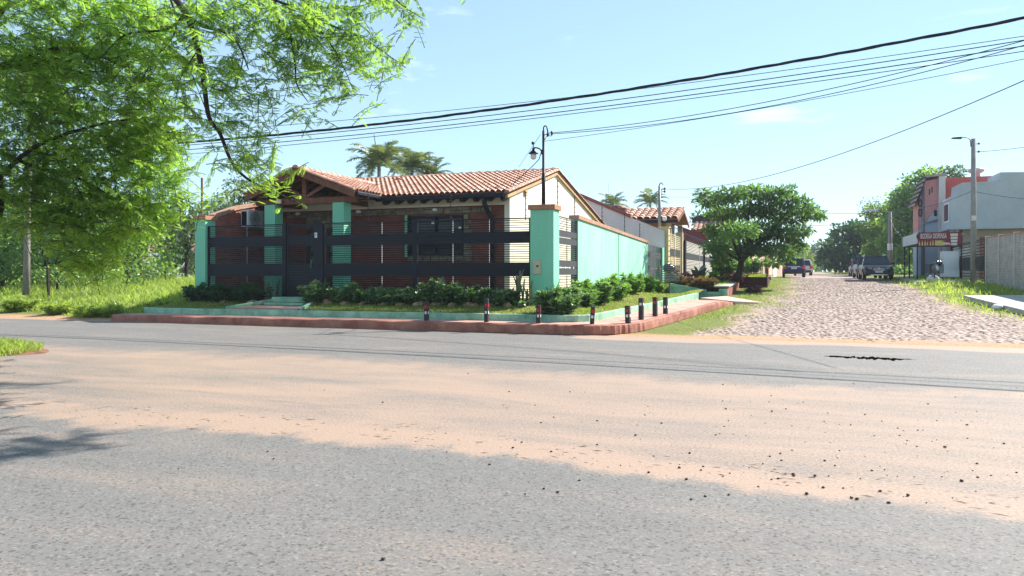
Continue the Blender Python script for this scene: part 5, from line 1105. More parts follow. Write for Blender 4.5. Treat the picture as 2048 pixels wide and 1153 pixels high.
# ================================================================== CARS
tyre = pm('tyre', (.014, .014, .015), .8, .15, 8); rimm = pm('alloy', (.45, .46, .48), .35, .08, 8, metal=.8)
lamp_r = pm('tail_lamp', (.35, .01, .012), .2, .1, 9, spec=.7); lamp_w = pm('head_lamp', (.20, .22, .24), .2, .2, 9, spec=.6); chrome = pm('chrome', (.6, .6, .62), .18, .05, 6, metal=1.); plate = pm('plate_white', (.6, .6, .6), .5, .05, 6); trim = pm('dark_trim', (.02, .02, .022), .6, .1, 6)
carglass = glassm('car_glass', (.015, .02, .028), .04)
def car(label, u, v, heading, col, L_=4.6, W_=1.86, H_=1.70, kind='suv', face=None, cat='car', grp='cars parked along the side street', z=None, pitch=0.):
    paint = pm('paint_'+''.join('%02d' % int(c*99) for c in col), col, .3, .05, 3, spec=.25, coat=.12, fine=.02)
    zg = Tz(u, v)+.03 if z is None else z
    c = thing('parked_car' if kind != 'pickup' else 'parked_pickup', label, cat, (u, v, zg), rot=heading, group=grp)
    hw = W_/2; bz = .30; belt = 1.06*H_/1.7; hood = .98*H_/1.7
    if kind == 'pickup': xs = [(-.5, .90, 1.0), (-.47, .98, 1.05), (-.1, 1., 1.06), (.17, 1., 1.06), (.20, .99, 1.04), (.42, .97, .98), (.475, .92, .90), (.5, .80, .72)]
    else: xs = [(-.5, .86, .98), (-.47, .97, 1.05), (-.2, 1., 1.06), (.20, 1., 1.06), (.24, .99, 1.03), (.42, .96, .95), (.475, .91, .87), (.5, .80, .70)]
    m = MB(); ring = []
    for f, wf, zt in xs:
        x = f*L_; w_ = hw*wf; zt = zt*H_/1.7; zl = bz if abs(f) < .46 else bz+.06
        sec = [(-w_*.86, zl), (-w_*.97, zl+.10), (-w_, zl+.34), (-w_*.975, zt-.12), (-w_*.90, zt), (w_*.90, zt), (w_*.975, zt-.12), (w_, zl+.34), (w_*.97, zl+.10), (w_*.86, zl)]
        ring.append([(x, y, z_) for y, z_ in sec])
    vs_ = [p for r in ring for p in r]; k = 10; fs = [(i*k+j, i*k+(j+1) % k, (i+1)*k+(j+1) % k, (i+1)*k+j) for i in range(len(ring)-1) for j in range(k)]+[tuple(range(k-1, -1, -1)), tuple((len(ring)-1)*k+j for j in range(k))]
    m.add(vs_, fs); body = m.build('body', paint, c, local=True, smooth=True, bevel=.035)
    if kind == 'pickup': x0, x1, x2, x3 = -.14*L_, -.09*L_, .07*L_, .20*L_
    elif kind == 'sedan': x0, x1, x2, x3 = -.36*L_, -.24*L_, .06*L_, .22*L_
    else: x0, x1, x2, x3 = -.475*L_, -.41*L_, .06*L_, .225*L_
    wb_, wr = hw*.90, hw*.72; zb, zr = belt-.01, H_-.06
    m = MB(); m.hexa([(x0, -wb_, zb), (x3, -wb_, zb), (x3, wb_, zb), (x0, wb_, zb)], [(x1, -wr, zr), (x2, -wr, zr), (x2, wr, zr), (x1, wr, zr)]); m.build('windows', carglass, c, local=True, bevel=.03)
    m = MB(); m.hexa([(x1-.06, -wr-.03, zr-.02), (x2+.05, -wr-.03, zr-.02), (x2+.05, wr+.03, zr-.02), (x1-.06, wr+.03, zr-.02)], [(x1+.06, -wr+.05, H_), (x2-.08, -wr+.05, H_), (x2-.08, wr-.05, H_), (x1+.06, wr-.05, H_)])
    for s in (-1, 1):
        m.bar((x3, s*wb_, zb), (x2, s*wr, zr), .07, .06); m.bar((x0, s*wb_, zb), (x1, s*wr, zr), .16, .07)
        xm = x0+(x3-x0)*.52; m.bar((xm, s*(wb_+.005), zb), (x1+(x2-x1)*.50, s*(wr+.01), zr), .08, .05)
        if kind == 'suv': m.bar((x0+(x3-x0)*.22, s*(wb_+.005), zb), (x1+(x2-x1)*.12, s*(wr+.01), zr), .10, .05)
    m.build('roof', paint, c, local=True, bevel=.02)
    if kind == 'suv':
        for s in (-1, 1):
            m = MB(); m.tube([(x1+.1, s*(wr-.03), H_), (x1+.18, s*(wr-.03), H_+.05), (x2-.28, s*(wr-.03), H_+.05), (x2-.2, s*(wr-.03), H_)], .02, 5); m.build('roof_rail', chrome, c, local=True)
    rw_ = .35 if kind != 'sedan' else .31
    for fx in (-.30, .31):
        for s in (-1, 1):
            m = MB(); xw = fx*L_; m.add([(xw+r_*cos(t), s*(hw-.01-d0), rw_+r_*sin(t)) for d0, r_ in ((.0, rw_*.86), (.03, rw_), (.20, rw_), (.22, rw_*.8)) for t in np.linspace(0, 2*pi, 19)[:-1]], [(j*18+i, j*18+(i+1) % 18, (j+1)*18+(i+1) % 18, (j+1)*18+i) for j in range(3) for i in range(18)]+[tuple(range(18)), tuple(range(71, 53, -1))])
            wo = m.build('wheel', tyre, c, local=True)
            m = MB(); m.add([(xw, s*(hw+.015), rw_)]+[(xw+rw_*.62*cos(t), s*(hw+(.0 if i % 2 else .004)), rw_+rw_*.62*sin(t)) for i, t in enumerate(np.linspace(0, 2*pi, 15)[:-1])], [(0, i, i % 14+1) for i in range(1, 15)]); m.build('rim', rimm, wo, local=True)
            m = MB(); ts = np.linspace(-.12, pi+.12, 14); m.add([(xw+r_*cos(t), s*(hw*.995+.012), rw_+r_*sin(t)) for r_ in (rw_*1.02, rw_*1.20) for t in ts]+[(xw+r_*cos(t), s*(hw*.9), rw_+r_*sin(t)) for r_ in (rw_*1.02, rw_*1.20) for t in ts], [(i, i+1, 14+i+1, 14+i) for i in range(13)]+[(28+i, 28+i+1, i+1, i) for i in range(13)]+[(14+i, 14+i+1, 42+i+1, 42+i) for i in range(13)]); m.build('wheel_arch', trim, c, local=True)
    xf, xr = .5*L_, -.5*L_
    for s in (-1, 1):
        m = MB(); m.hexa([(xf-.34, s*hw*.93, hood-.28), (xf-.015, s*hw*.70, hood-.30), (xf+.0, s*hw*.42, hood-.30), (xf-.2, s*hw*.42, hood-.28)], [(xf-.40, s*hw*.94, hood-.10), (xf-.09, s*hw*.72, hood-.12), (xf-.07, s*hw*.44, hood-.14), (xf-.3, s*hw*.42, hood-.1)]); m.build('headlight', lamp_w, c, local=True)
        m = MB(); m.hexa([(xr-.012, s*hw*.62, belt-.34), (xr-.012, s*hw*.88, belt-.34), (xr+.20, s*hw*.985, belt-.34), (xr+.20, s*hw*.62, belt-.34)], [(xr-.012, s*hw*.70, belt-.02), (xr-.012, s*hw*.87, belt-.02), (xr+.20, s*hw*.98, belt-.02), (xr+.2, s*hw*.70, belt-.02)]); m.build('tail_light', lamp_r, c, local=True)
        m = MB(); m.hexa([(x3-.32, s*(hw-.02), belt+.0), (x3-.12, s*(hw-.02), belt+.0), (x3-.14, s*(hw+.20), belt+.02), (x3-.28, s*(hw+.20), belt+.02)], [(x3-.32, s*(hw-.02), belt+.14), (x3-.12, s*(hw-.02), belt+.14), (x3-.14, s*(hw+.19), belt+.15), (x3-.28, s*(hw+.19), belt+.15)]); m.build('mirror', paint if face != 'dark' else trim, c, local=True, bevel=.015)
        for xd in (.06, -.14):
            m = MB(); m.box(xd*L_-.09, xd*L_+.09, s*(hw-.005), s*(hw+.02), belt-.20, belt-.17); m.build('door_handle', chrome, c, local=True)
    m = MB(); m.hexa([(xf-.03, -hw*.42, hood-.40), (xf-.03, hw*.42, hood-.40), (xf+.012, hw*.38, hood-.38), (xf+.012, -hw*.38, hood-.38)], [(xf-.10, -hw*.42, hood-.12), (xf-.10, hw*.42, hood-.12), (xf-.055, hw*.40, hood-.12), (xf-.055, -hw*.40, hood-.12)]); gr = m.build('grille', trim, c, local=True)
    m = MB()
    for i in range(3): zz = hood-.34+i*.075; m.box(xf+.006-i*.018, xf+.022-i*.018, -hw*.37, hw*.37, zz, zz+.018)
    m.build('grille_bar', chrome, gr, local=True)
    m = MB(); m.box(xf-.1, xf+.03, -hw*.78, hw*.78, .34, .48); m.build('front_bumper', trim, c, local=True, bevel=.02)
    m = MB(); m.box(xf-.02, xf+.045, -hw*.55, hw*.55, .33, .37); m.build('skid_plate', chrome, c, local=True)
    m = MB(); m.box(xf+.03, xf+.042, -.24, .24, .50, .61); m.build('number_plate', plate, c, local=True)
    m = MB(); m.box(xr-.03, xr+.1, -hw*.85, hw*.85, .36, .60); m.build('rear_bumper', trim, c, local=True, bevel=.02)
    m = MB(); m.box(xr-.02, xr-.008, -.24, .24, belt-.34, belt-.21); m.build('number_plate', plate, c, local=True)
    m = MB(); m.box(xr-.022, xr-.006, -hw*.55, hw*.55, belt-.17, belt-.12); m.build('tailgate_trim', chrome, c, local=True)
    if kind == 'pickup':
        m = MB(); m.box(xr+.06, x0-.06, -hw*.84, hw*.84, belt-.02, belt+.002); m.build('cargo_bed', trim, c, local=True)
        m = MB(); m.box(xr+.02, x0-.06, -hw*.94, -hw*.84, belt, belt+.06); m.build('bed_rail', trim, c, local=True)
        m = MB(); m.box(xr+.02, x0-.06, hw*.84, hw*.94, belt, belt+.06); m.build('bed_rail', trim, c, local=True)
    if pitch: c.rotation_euler = (0, 0, c.rotation_euler[2])
    return c
UP, DN = pi/2, -pi/2
car('dark blue sport utility car seen from behind on the left verge', lu(1588, 52), 54.3, UP, (.012, .022, .13), 4.5, 1.95, 1.76)
car('silver sport utility car beyond the dark blue car on the left verge', lu(1607, 67.5), 70, UP, (.50, .48, .46), 4.6, 1.85, 1.75)
blk = car('black sport utility car facing the junction before the shop', lu(1758, 38.2), 40.5, DN, (.012, .013, .018), 4.75, 1.92, 1.72)
m = MB(); m.tube([(2.375+.012+.0*t, .075*cos(t), .79+.075*sin(t)) for t in np.linspace(0, 2*pi, 18)], .010, 5); 
for t in (pi/2, pi/2+2*pi/3, pi/2-2*pi/3): m.bar((2.388, 0, .79), (2.388, .075*cos(t), .79+.075*sin(t)), .014, .012)
m.build('emblem', chrome, blk, local=True)
car('dark navy pickup parked right behind the black car', lu(1741, 46.5), 49.2, DN, (.02, .03, .07), 5.2, 1.86, 1.86, 'pickup', cat='pickup')
car('dark maroon hatchback behind the navy pickup', lu(1722, 62), 64, DN, (.05, .015, .02), 4.2, 1.75, 1.65)
car('white pickup with raised tailgate far up the street', lu(1698, 91), 94, UP, (.68, .68, .68), 5.2, 1.85, 1.8, 'pickup', cat='pickup')
car('small silver sedan far up the right side of the street', lu(1684, 104), 106, DN, (.55, .56, .58), 4.4, 1.75, 1.5, 'sedan')
car('tiny dark red sedan farthest up the street', lu(1669, 126), 128, DN, (.14, .03, .03), 4.4, 1.75, 1.5, 'sedan')

# ================================================================== RIGHT SIDE: SHOP, WALL, POLES
greyblue = pm('grey_blue_plaster', (.42, .45, .48), .9, .10, .7, .1, 40, fine=.05); pinkp = pm('salmon_plaster', (.56, .26, .25), .9, .1, 1.0); redp = pm('red_parapet', (.46, .10, .09), .85, .1, 1.2); bluew = pm('pale_blue_plaster', (.40, .46, .55), .9, .1, 1.0)
shop = thing('corner_shop', 'two storey grey blue shop with a red sign, awning and salmon rear gable', 'shop', (18, 41, 1.0))
us_, vs_s = 15.2, lv(1902, 15.2)
pz = lambda x, y: (lu(x, vs_s), lz(y, lu(x, vs_s), vs_s))
m = MB(); m.prism([pz(1902, 456), pz(2170, 453), pz(2170, 343), pz(2001, 345), pz(2000, 362), pz(1924, 366), pz(1922, 384), pz(1902, 397)], 'v', vs_s, vs_s+3.2); m.build('upper_storey', greyblue, shop)
m = MB(); zz = pz(1902, 456)[1]; m.box(us_-.12, 30, vs_s-.12, vs_s+3.2, zz-.12, zz+.0); m.build('slab_edge', pm('slab_concrete', (.42, .42, .42), .9, .1, 2), shop)
vw0, vw1 = lv(1898, us_), lv(1889, us_); z0, z1 = lz(447, us_, vw1), lz(409, us_, vw1)
m = MB(); m.box(us_-.03, us_+.02, vw0, vw1, z0, z1); wi = m.build('window', M['white'], shop); m = MB(); m.box(us_-.045, us_-.03, vw0+.12, vw1-.10, z0+.1, z1-.1); m.build('pane', M['glass'], wi)
m = MB(); m.box(us_+.9, 30, vs_s+1.1, vs_s+1.3, 1.0, zz-.12); m.build('ground_floor_wall', pm('beige_shop', (.50, .42, .36), .9, .1, 1.5), shop)
m = MB(); m.box(lu(1960, vs_s+1.05), 30, vs_s+1.0, vs_s+1.099, 1.0, zz-.6); m.build('red_wall_panel', pm('brick_red_panel', (.40, .15, .10), .9, .12, 2), shop)
m = MB(); m.box(us_-.04, us_+.14, vs_s-.02, vs_s+.16, .9, zz-.12); m.build('corner_post', pm('post_brown', (.30, .22, .20), .8, .1, 3), shop)
m = MB(); m.box(us_+.3, us_+.5, vs_s+.2, vs_s+5, .9, zz-.12); m.build('street_wall', bluew, shop)
# awning over the pavement
ua_, va0, va1, az0, az1 = 12.75, lv(1833, 12.75), lv(1806, 12.75), 3.42, 4.10
m = MB(); m.box(ua_, us_+.3, va0+.06, va1, az1-.10, az1); m.build('awning_roof', pm('awning_sheet', (.30, .30, .31), .7, .1, 2), shop)
m = MB(); m.box(ua_-.03, ua_, va0, va1, az0+.02, az1+.02); m.build('awning_fascia', pm('fascia_grey', (.55, .55, .54), .7, .1, 1.5), shop)
m = MB(); m.box(ua_, us_+.3, va0+.08, va1, az0-.02, az0+.02); m.build('awning_soffit', M['slate'], shop)
for vv in (va0+.1, (va0+va1)/2+.4, va1-.25):
    m = MB(); m.box(ua_+.02, ua_+.09, vv-.035, vv+.035, .9, az0); m.build('awning_post', M['slate'], shop)
sx0, sx1, sz0, sz1 = lu(1836, va0), lu(1923, va0), lz(493, 13.5, va0), lz(465, 13.5, va0)
m = MB(); m.box(sx0, sx1, va0-.02, va0+.04, sz0, sz1); sg = m.build('shop_sign', pm('sign_red', (.17, .014, .018), .5, .12, 1.5), shop)
def text(body, size, loc, mat, parent, name='lettering', ext=.006, sx=1.):
    cu = bpy.data.curves.new(name, 'FONT'); cu.body = body; cu.size = size; cu.extrude = ext; cu.align_x = 'LEFT'
    o = bpy.data.objects.new(name+'_tmp', cu); C.objects.link(o); bpy.context.view_layer.update()
    me = bpy.data.meshes.new_from_object(o.evaluated_get(bpy.context.evaluated_depsgraph_get())); bpy.data.objects.remove(o); bpy.data.curves.remove(cu)
    w_ = max(v_.co.x for v_ in me.vertices)-min(v_.co.x for v_ in me.vertices); k = sx/w_ if sx else 1.
    b = Vector(parent['_b'])
    for v_ in me.vertices: x, y, z_ = v_.co; v_.co = (loc[0]-b.x+x*k, loc[1]-b.y-z_, loc[2]-b.z+y)
    me.materials.clear(); me.materials.append(mat); n = bpy.data.objects.new(name, me); C.objects.link(n); n.parent = parent; return n
signw = pm('sign_white', (.75, .70, .68), .5, .06, 4); H_s = sz1-sz0
text('BODEGA DESPENSA', H_s*.50, (sx0+.13, va0-.03, sz0+H_s*.56), signw, sg, sx=(sx1-sx0)*.60)
m = MB(); rs = random.Random(3); x = sx0+.05
while x < sx0+(sx1-sx0)*.62:
    k = (x-sx0)/(sx1-sx0); hb = H_s*(.30+.1*rs.random()); m.prism([(x, sz0+.05), (x+.07, sz0+.05), (x+.07, sz0+.05+hb*.6), (x+.048, sz0+.05+hb*.75), (x+.048, sz0+.05+hb), (x+.022, sz0+.05+hb), (x+.022, sz0+.05+hb*.75), (x, sz0+.05+hb*.6)], 'v', va0-.028, va0-.02); x += .13+.05*rs.random()
m.build('bottle_picture', pm('bottle_gold', (.55, .42, .18), .5, .3, 6, fine=.3), sg)
m = MB(); xx = sx0+(sx1-sx0)*.40; m.box(xx, xx+.42, va0-.034, va0-.02, sz0+.04, sz0+H_s*.40); m.build('badge_picture', pm('badge_yellow', (.50, .42, .10), .5, .2, 9, fine=.3), sg)
m = MB(); 
for i in range(5): xx = sx0+(sx1-sx0)*(.57+.035*i); m.prism([(xx, sz0+.06+.05*(i % 2)), (xx+.12, sz0+.10), (xx+.10, sz0+.26-.03*i), (xx+.01, sz0+.24)], 'v', va0-.034, va0-.02)
m.build('meat_picture', pm('picture_pale', (.62, .50, .45), .5, .2, 9), sg)
for i in range(4):
    m = MB(); xx = sx0+(sx1-sx0)*(.745+.006*i); za = sz1-.06-(i+1)*H_s*.22; m.box(xx, xx+.42-.03*i, va0-.034, va0-.02, za, za+H_s*.17); m.build('price_panel', pm('panel_pale', (.60, .55, .50), .5, .12, 14, fine=.3), sg)
m = MB(); m.box(us_-.3, us_+1.0, va0+.3, va0+.35, az0-.85, az0-.25); m.build('poster_panel', pm('poster_pale', (.5, .47, .44), .6, .4, 9, fine=.3), shop)
# rear gable, parapet, roof
vg = vs_s+4.8; gz = lambda x, y: (lu(x, vg), lz(y, lu(x, vg), vg))
m = MB(); m.prism([gz(1836, 462), gz(1890, 395), gz(1890, 356), gz(1851, 362), gz(1836, 408)], 'v', vg, vg+2.2); m.build('salmon_gable', pinkp, shop)
m = MB(); m.prism([gz(1836, 556), gz(1890, 556), gz(1890, 396), gz(1836, 463)], 'v', vg, vg+2.2); m.build('blue_gable', bluew, shop)
m = MB(); m.prism([gz(1890, 556), gz(2170, 556), gz(2170, 340), gz(1995, 352), gz(1890, 356)], 'v', vg, vg+9); m.build('red_parapet', redp, shop)
m = MB(); a, b = gz(1876, 0)[0], gz(1889, 0)[0]; m.box(a, b, vg-.35, vg, 1, gz(1880, 353)[1]); m.build('pilaster', pm('pale_pilaster', (.55, .52, .50), .9, .08, 1.5), shop)
m = MB(); p, q = gz(1827, 412), gz(1850, 357); r_ = gz(1890, 352); m.prism([p, (p[0], p[1]+.12), (q[0], q[1]+.16), (r_[0], r_[1]+.16), (r_[0], r_[1]), q], 'v', vg-.45, vg+2.3); m.build('roof', pm('zinc_roof', (.30, .25, .23), .7, .2, 2), shop)
for t in np.linspace(.06, .94, 6):
    uu, zz2 = p[0]+(q[0]-p[0])*t, p[1]+(q[1]-p[1])*t; m = MB(); m.bar((uu-.02, vg-.47, zz2+.13), (uu-.02, vg+2.32, zz2+.13), .14, .10); m.build('roof_batten', M['darkwood'], shop)
for x, y0, y1, w_ in ((1859, 378, 390, 1.3), (1864, 374, 386, 1.3), (1871, 421, 433, 3.)):
    m = MB(); a, b = gz(x-w_, y1), gz(x+w_, y0); m.box(a[0], b[0], vg-.02, vg+.001, a[1], b[1]); m.build('window_slit', M['glass'], shop)
rv_ = LP(1952, 352, dep(lu(1952, vg), vg)+1.5); m = MB(); m.lathe((rv_[0], rv_[1], rv_[2]-.3), [(.28, 0), (.26, .45), (.55, .62), (.52, .78), (.3, .86), (.1, .9)], 14); m.build('roof_ventilator', pm('vent_metal', (.42, .44, .46), .4, .1, 4), shop, smooth=True)
# things before the shop
cu_, cv_ = 14.1, lv(1884, 14.1); wc = thing('upright_cooler', 'tall white upright cooler standing before the shop', 'cooler', (cu_, cv_, 1.0)); b0, b1 = lu(1884, cv_), lu(1919, cv_); zb_, zt_ = lz(557, cu_, cv_), lz(503, cu_, cv_)
m = MB(); m.box(b0, b1, cv_, cv_+.75, zb_+.06, zt_); m.build('cabinet', pm('cooler_white', (.60, .62, .63), .4, .05, 2), wc, bevel=.02)
m = MB(); m.box(b0+.08, b1-.05, cv_-.03, cv_, zb_+.12, zt_-.1); m.build('back_panel', pm('cooler_panel', (.64, .67, .68), .4, .05, 2), wc, bevel=.008)
m = MB(); m.box(b0+.03, b1-.03, cv_+.05, cv_+.7, zb_-.1, zb_+.06); m.build('base', M['slate'], wc)
m = MB(); m.box(b0-.02, b0, cv_+.1, cv_+.14, zb_+.7, zb_+1.2); m.build('handle', M['slate'], wc)
bu, bvv = 12.9, lv(1869, 12.9); bz = Tz(bu, bvv); basket('dark rubbish basket holding bags before the shop awning', bu, bvv, bz, .72, lz(530, bu, bvv)-lz(547, bu, bvv), lz(547, bu, bvv)-bz, True, M['slate'])
rng = np.random.default_rng(5)
bag('white rubbish bag in the basket before the shop', bu+.06, bvv-.1, lz(546, bu, bvv), .2, .18, .5, M['bagwhite'], rng); bag('black rubbish bag topping the basket before the shop', bu+.2, bvv, lz(533, bu, bvv), .2, .2, .34, M['bagblack'], rng); bag('pale rubbish bag under the basket before the shop', bu-.05, bvv+.2, bz, .3, .25, .45, M['bagwhite'], rng)
# dark gate and block wall
uW = 15.0; gva, gvb = lv(1970, uW), vs_s-.2
slatfence('shop_gate', 'dark metal yard gate between the shop and the block wall', (uW, gva), (us_, gvb), (1.0, 1.1), (lz(478, uW, gva), lz(493, us_, gvb)), 13, M['slate'], (.30, .62), 4, 'gate', 'slate')
bwall = thing('block_wall', 'rough grey block wall with pale posts at the right of the street', 'wall', (uW, 20, .6))
blockm = brickm('grey_block', (.40, .36, .33), (.50, .46, .42), (.30, .27, .25), .3, .08, 'v', .012)
ztop = lambda v: 3.42+.006*(v-20); vks = [8.2, 10.4, 12.6, 14.8, 17.0]+[lv(2066, uW), lv(2029, uW), lv(1998, uW), lv(1972, uW)]; vks = sorted(vks)
for a, b in zip(vks[:-1], vks[1:]):
    m = MB(); m.prism([(a+.08, .2), (b-.08, .2), (b-.08, ztop(b)-.02), (a+.08, ztop(a)-.02)], 'u', uW+.03, uW+.16); m.build('block_panel', blockm, bwall)
    m = MB(); m.prism([(a+.08, ztop(a)-.02), (b-.08, ztop(b)-.02), (b-.08, ztop(b)+.05), (a+.08, ztop(a)+.05)], 'u', uW, uW+.19); m.build('coping', pm('brick_coping', (.42, .20, .15), .85, .2, 4), bwall)
for a in vks:
    m = MB(); m.box(uW-.03, uW+.2, a-.08, a+.08, .2, ztop(a)+.10); m.build('post', pm('post_pale', (.50, .46, .43), .9, .12, 2), bwall)
m = MB(); m.hexa([(11.75, 17.8, .2), (11.85, 7.5, 0), (14.97, 7.5, 0), (14.97, 18.2, .2)], [(11.75, 17.8, Tz(11.9, 17.8)+.16), (11.85, 7.5, Tz(11.9, 7.5)+.17), (14.97, 7.5, Tz(11.9, 7.5)+.19), (14.97, 18.2, Tz(12, 18)+.18)]); struct(m, 'concrete_pavement', M['concrete'])
m = MB(); m.hexa([(12.2, 32, .5), (12.2, 44, .5), (15.1, 44, .5), (15.1, 30, .5)], [(12.2, 32, 1.05), (12.2, 44, 1.24), (15.1, 44, 1.26), (15.1, 30, 1.10)]); struct(m, 'shop_pavement', M['concrete'])
bag('crumpled clear plastic bag in the weeds by the concrete slab', lu(1995, 12), 12, Tz(11.5, 12)+.02, .18, .14, .2, M['bagwhite'], rng)
def pole(label, u, v, ztop_, r0, r1, mat='polecon', name='utility_pole'):
    p = thing(name, label, 'pole', (u, v, Tz(u, v)), group='utility poles'); m = MB(); m.tube([(u, v, Tz(u, v)-.3), (u, v, ztop_)], [r0, r1], 12); m.build('pole', M[mat], p, smooth=True); return p
u4 = lu(1947, 30); p4 = pole('concrete street lamp pole standing in the weeds before the block wall', u4, 30, lz(278, u4, 30), .17, .115); z4 = lz(278, u4, 30); d4 = dep(u4, 30)/F
m = MB(); m.tube([(u4-.13, 30, z4-.45), (u4-.15, 30, z4-.1)]+bezier((u4-.15, 30, z4-.1), (u4-.2, 30, z4+.12), (u4-.62, 30, z4+.12), 6), .028, 7); m.build('lamp_arm', M['steel'], p4, smooth=True)
m = MB(); m.hexa([(u4-1.12, 29.9, z4+.06), (u4-.58, 29.9, z4+.02), (u4-.58, 30.1, z4+.02), (u4-1.12, 30.1, z4+.06)], [(u4-1.05, 29.88, z4+.13), (u4-.6, 29.88, z4+.14), (u4-.6, 30.12, z4+.14), (u4-1.05, 30.12, z4+.13)]); m.build('lamp_head', M['slategrey'], p4, bevel=.02)
m = MB(); m.box(u4-.13, u4+.10, 29.80, 29.86, lz(442, u4, 30), lz(432, u4, 30)); m.build('sticker', pm('sticker_white', (.65, .55, .53), .5, .3, 20, fine=.3), p4)
for dz in (-.3, -.75):
    m = MB(); m.tube([(u4, 30, z4+dz), (u4+.26, 30, z4+dz)], .02, 5); m.lathe((u4+.26, 30, z4+dz-.05), [(.03, 0), (.06, .04), (.05, .1), (.02, .13)], 8); m.build('insulator', M['cable'], p4)
u5 = 14.3; v5 = lv(1845.5, u5); p5_ = pole('dark pole with coiled cables at the salmon gable of the shop', u5, v5, lz(372, u5, v5), .16, .13, 'steel')
for y in (407, 426):
    m = MB(); zc = lz(y, u5, v5); m.tube([(u5-.22+.03*cos(5*t), v5-.15, zc+.28*sin(t)) if False else (u5-.2+.16*cos(t)*.6, v5-.2, zc+.26*sin(t)) for t in np.linspace(0, 2*pi, 16)], .045, 5); m.build('cable_coil', M['cable'], p5_)
m = MB(); zc = lz(445, u5, v5); m.bar((u5, v5-.15, zc-.1), (u5+2.2, v5-.15, zc+.45), .1, .1); m.bar((u5+2.2, v5-.15, zc+.5), (u5+2.2, v5-.15, zc-.5), .1, .1); m.build('bracket_arm', M['steel'], p5_)
u6 = 13.2; v6 = lv(1780, u6); p6 = pole('pale concrete lamp pole farther up the right side of the street', u6, v6, lz(424, u6, v6), .2, .14); z6 = lz(424, u6, v6)
m = MB(); m.tube([(u6, v6, z6-.2), (u6-.5, v6, z6+.15), (u6-1.0, v6, z6+.15)], .04, 6); m.build('lamp_arm', M['steel'], p6); m = MB(); m.box(u6-1.8, u6-.9, v6-.15, v6+.15, z6+.08, z6+.24); m.build('lamp_head', pm('lamp_pale', (.6, .6, .6), .4, .1, 4), p6, bevel=.03)
m = MB(); zc = lz(494, u6, v6); m.lathe((u6, v6, zc-.3), [(.205, 0), (.21, .02), (.21, .55), (.2, .57)], 12); m.build('painted_band', M['white'], p6)
gS = 'wires between the street poles'
cable('street_wire', 'wire from the street lamp pole out of the picture to the right', span((u4+.26, 30, z4-.75), (u4+9, 24, z4+.6), .5), .014, gS)
cable('street_wire', 'wire from the shop pole to the street lamp pole', span((u5, v5, lz(416, u5, v5)), (u4, 30, lz(381, u4, 30)), .1), .016, gS)
cable('street_wire', 'wire from the street lamp pole sagging before the grey blue shop', span((u4, 30, lz(383, u4, 30)), (u4+8, 27, lz(378, u4+8, 27)), .55), .014, gS)
cable('street_wire', 'pale wire from the far lamp pole up to the shop pole', span((u6, v6, z6), (u5, v5, lz(400, u5, v5)), .15), .022, gS)
cable('street_wire', 'wire from the far lamp pole across the street, the upper one', span((u6, v6, z6), (lu(1560, 62), 62, lz(420, lu(1560, 62), 62)), .25), .02, gS)
cable('street_wire', 'wire from the far lamp pole across the street, the lower one', span((u6, v6, z6-.1), (lu(1590, 50), 50, lz(449, lu(1590, 50), 50)), .45), .02, gS)
cable('street_wire', 'slack wire loop from the far lamp pole toward the shop', span((u6, v6, z6-.6), (u5, v5, lz(452, u5, v5)), 1.4), .022, gS)
cable('street_wire', 'straight low wire from the far lamp pole to the shop', span((u6, v6, z6-.5), (u5, v5, lz(446, u5, v5)), .2), .018, gS)
cable('street_wire', 'faint wire from the thin dark pole along the left fences', span((uq, 25.6, zq-.6), (lu(1425, 60), 60, lz(388, lu(1425, 60), 60)), .2), .010, gS)

# ================================================================== TREES
def limbs(mb, base, top, r0, tips, rng, wob=.12):
    base, top = Vector(base), Vector(top); L_ = (top-base).length
    tk = [base.lerp(top, t)+Vector((rng.normal(), rng.normal(), 0))*wob*L_*.12*(0 if i in (0,) else 1) for i, t in enumerate(np.linspace(0, 1, 6))]
    mb.tube(tk, [r0*(1.25 if i == 0 else 1-.10*i) for i in range(6)], 9)
    for k, tp in enumerate(tips):
        tp = Vector(tp); s = tk[2+k % 4]; mid = s.lerp(tp, .5)+Vector((rng.normal(), rng.normal(), abs(rng.normal())))*L_*.05
        pts = bezier(s, mid, tp, 6); r = r0*(.42-.03*(k % 4)); mb.tube(pts, [r*(1-.82*i/6) for i in range(7)], 6)
PERK = 3.6
def tree(name, label, base, clumps, mat, rng, lsize=.25, per=90, aspect=.5, droop=.3, r0=.2, trunk_h=None, group=None, bark='bark', shell=.35, tipmax=14, cat='tree', tilt=(0, 0)):
    """clumps in lot coordinates (u,v,z,ru,rv,rz)"""
    t = thing(name, label, cat, base, group=group); cl = np.array(clumps, float); cl[:, :3] -= np.array(base)
    th = trunk_h or max(1., (cl[:, 2].min()*.6+cl[:, 2].mean()*.4))
    m = MB(); limbs(m, (0, 0, -.2), (cl[:, 0].mean()*.6+tilt[0], cl[:, 1].mean()*.6+tilt[1], th), r0, [tuple(c[:3]) for c in cl[:tipmax]], rng); m.build('trunk', M[bark], t, local=True, smooth=True)
    V, Q_, T_ = crown_arrays(cl, per*PERK, rng, lsize, aspect, droop, shell); mesh_np('crown', V, Q_, mat, t, T_); return t
def pc(items, d, rng, flat=.62, dj=.8):
    """clumps given as where they are seen (x, y, radius in the 2048 frame) and the distance"""
    out = []
    for it in items:
        dd = d+rng.normal()*dj; u, v, z = LP(it[0], it[1], dd); r = it[2]*dd/F; out.append((u, v, z, r, r, r*flat))
    return out
rng = np.random.default_rng(101)
ub_ = (2.2, lv(1472, 2.2)); zb_ = 1.32
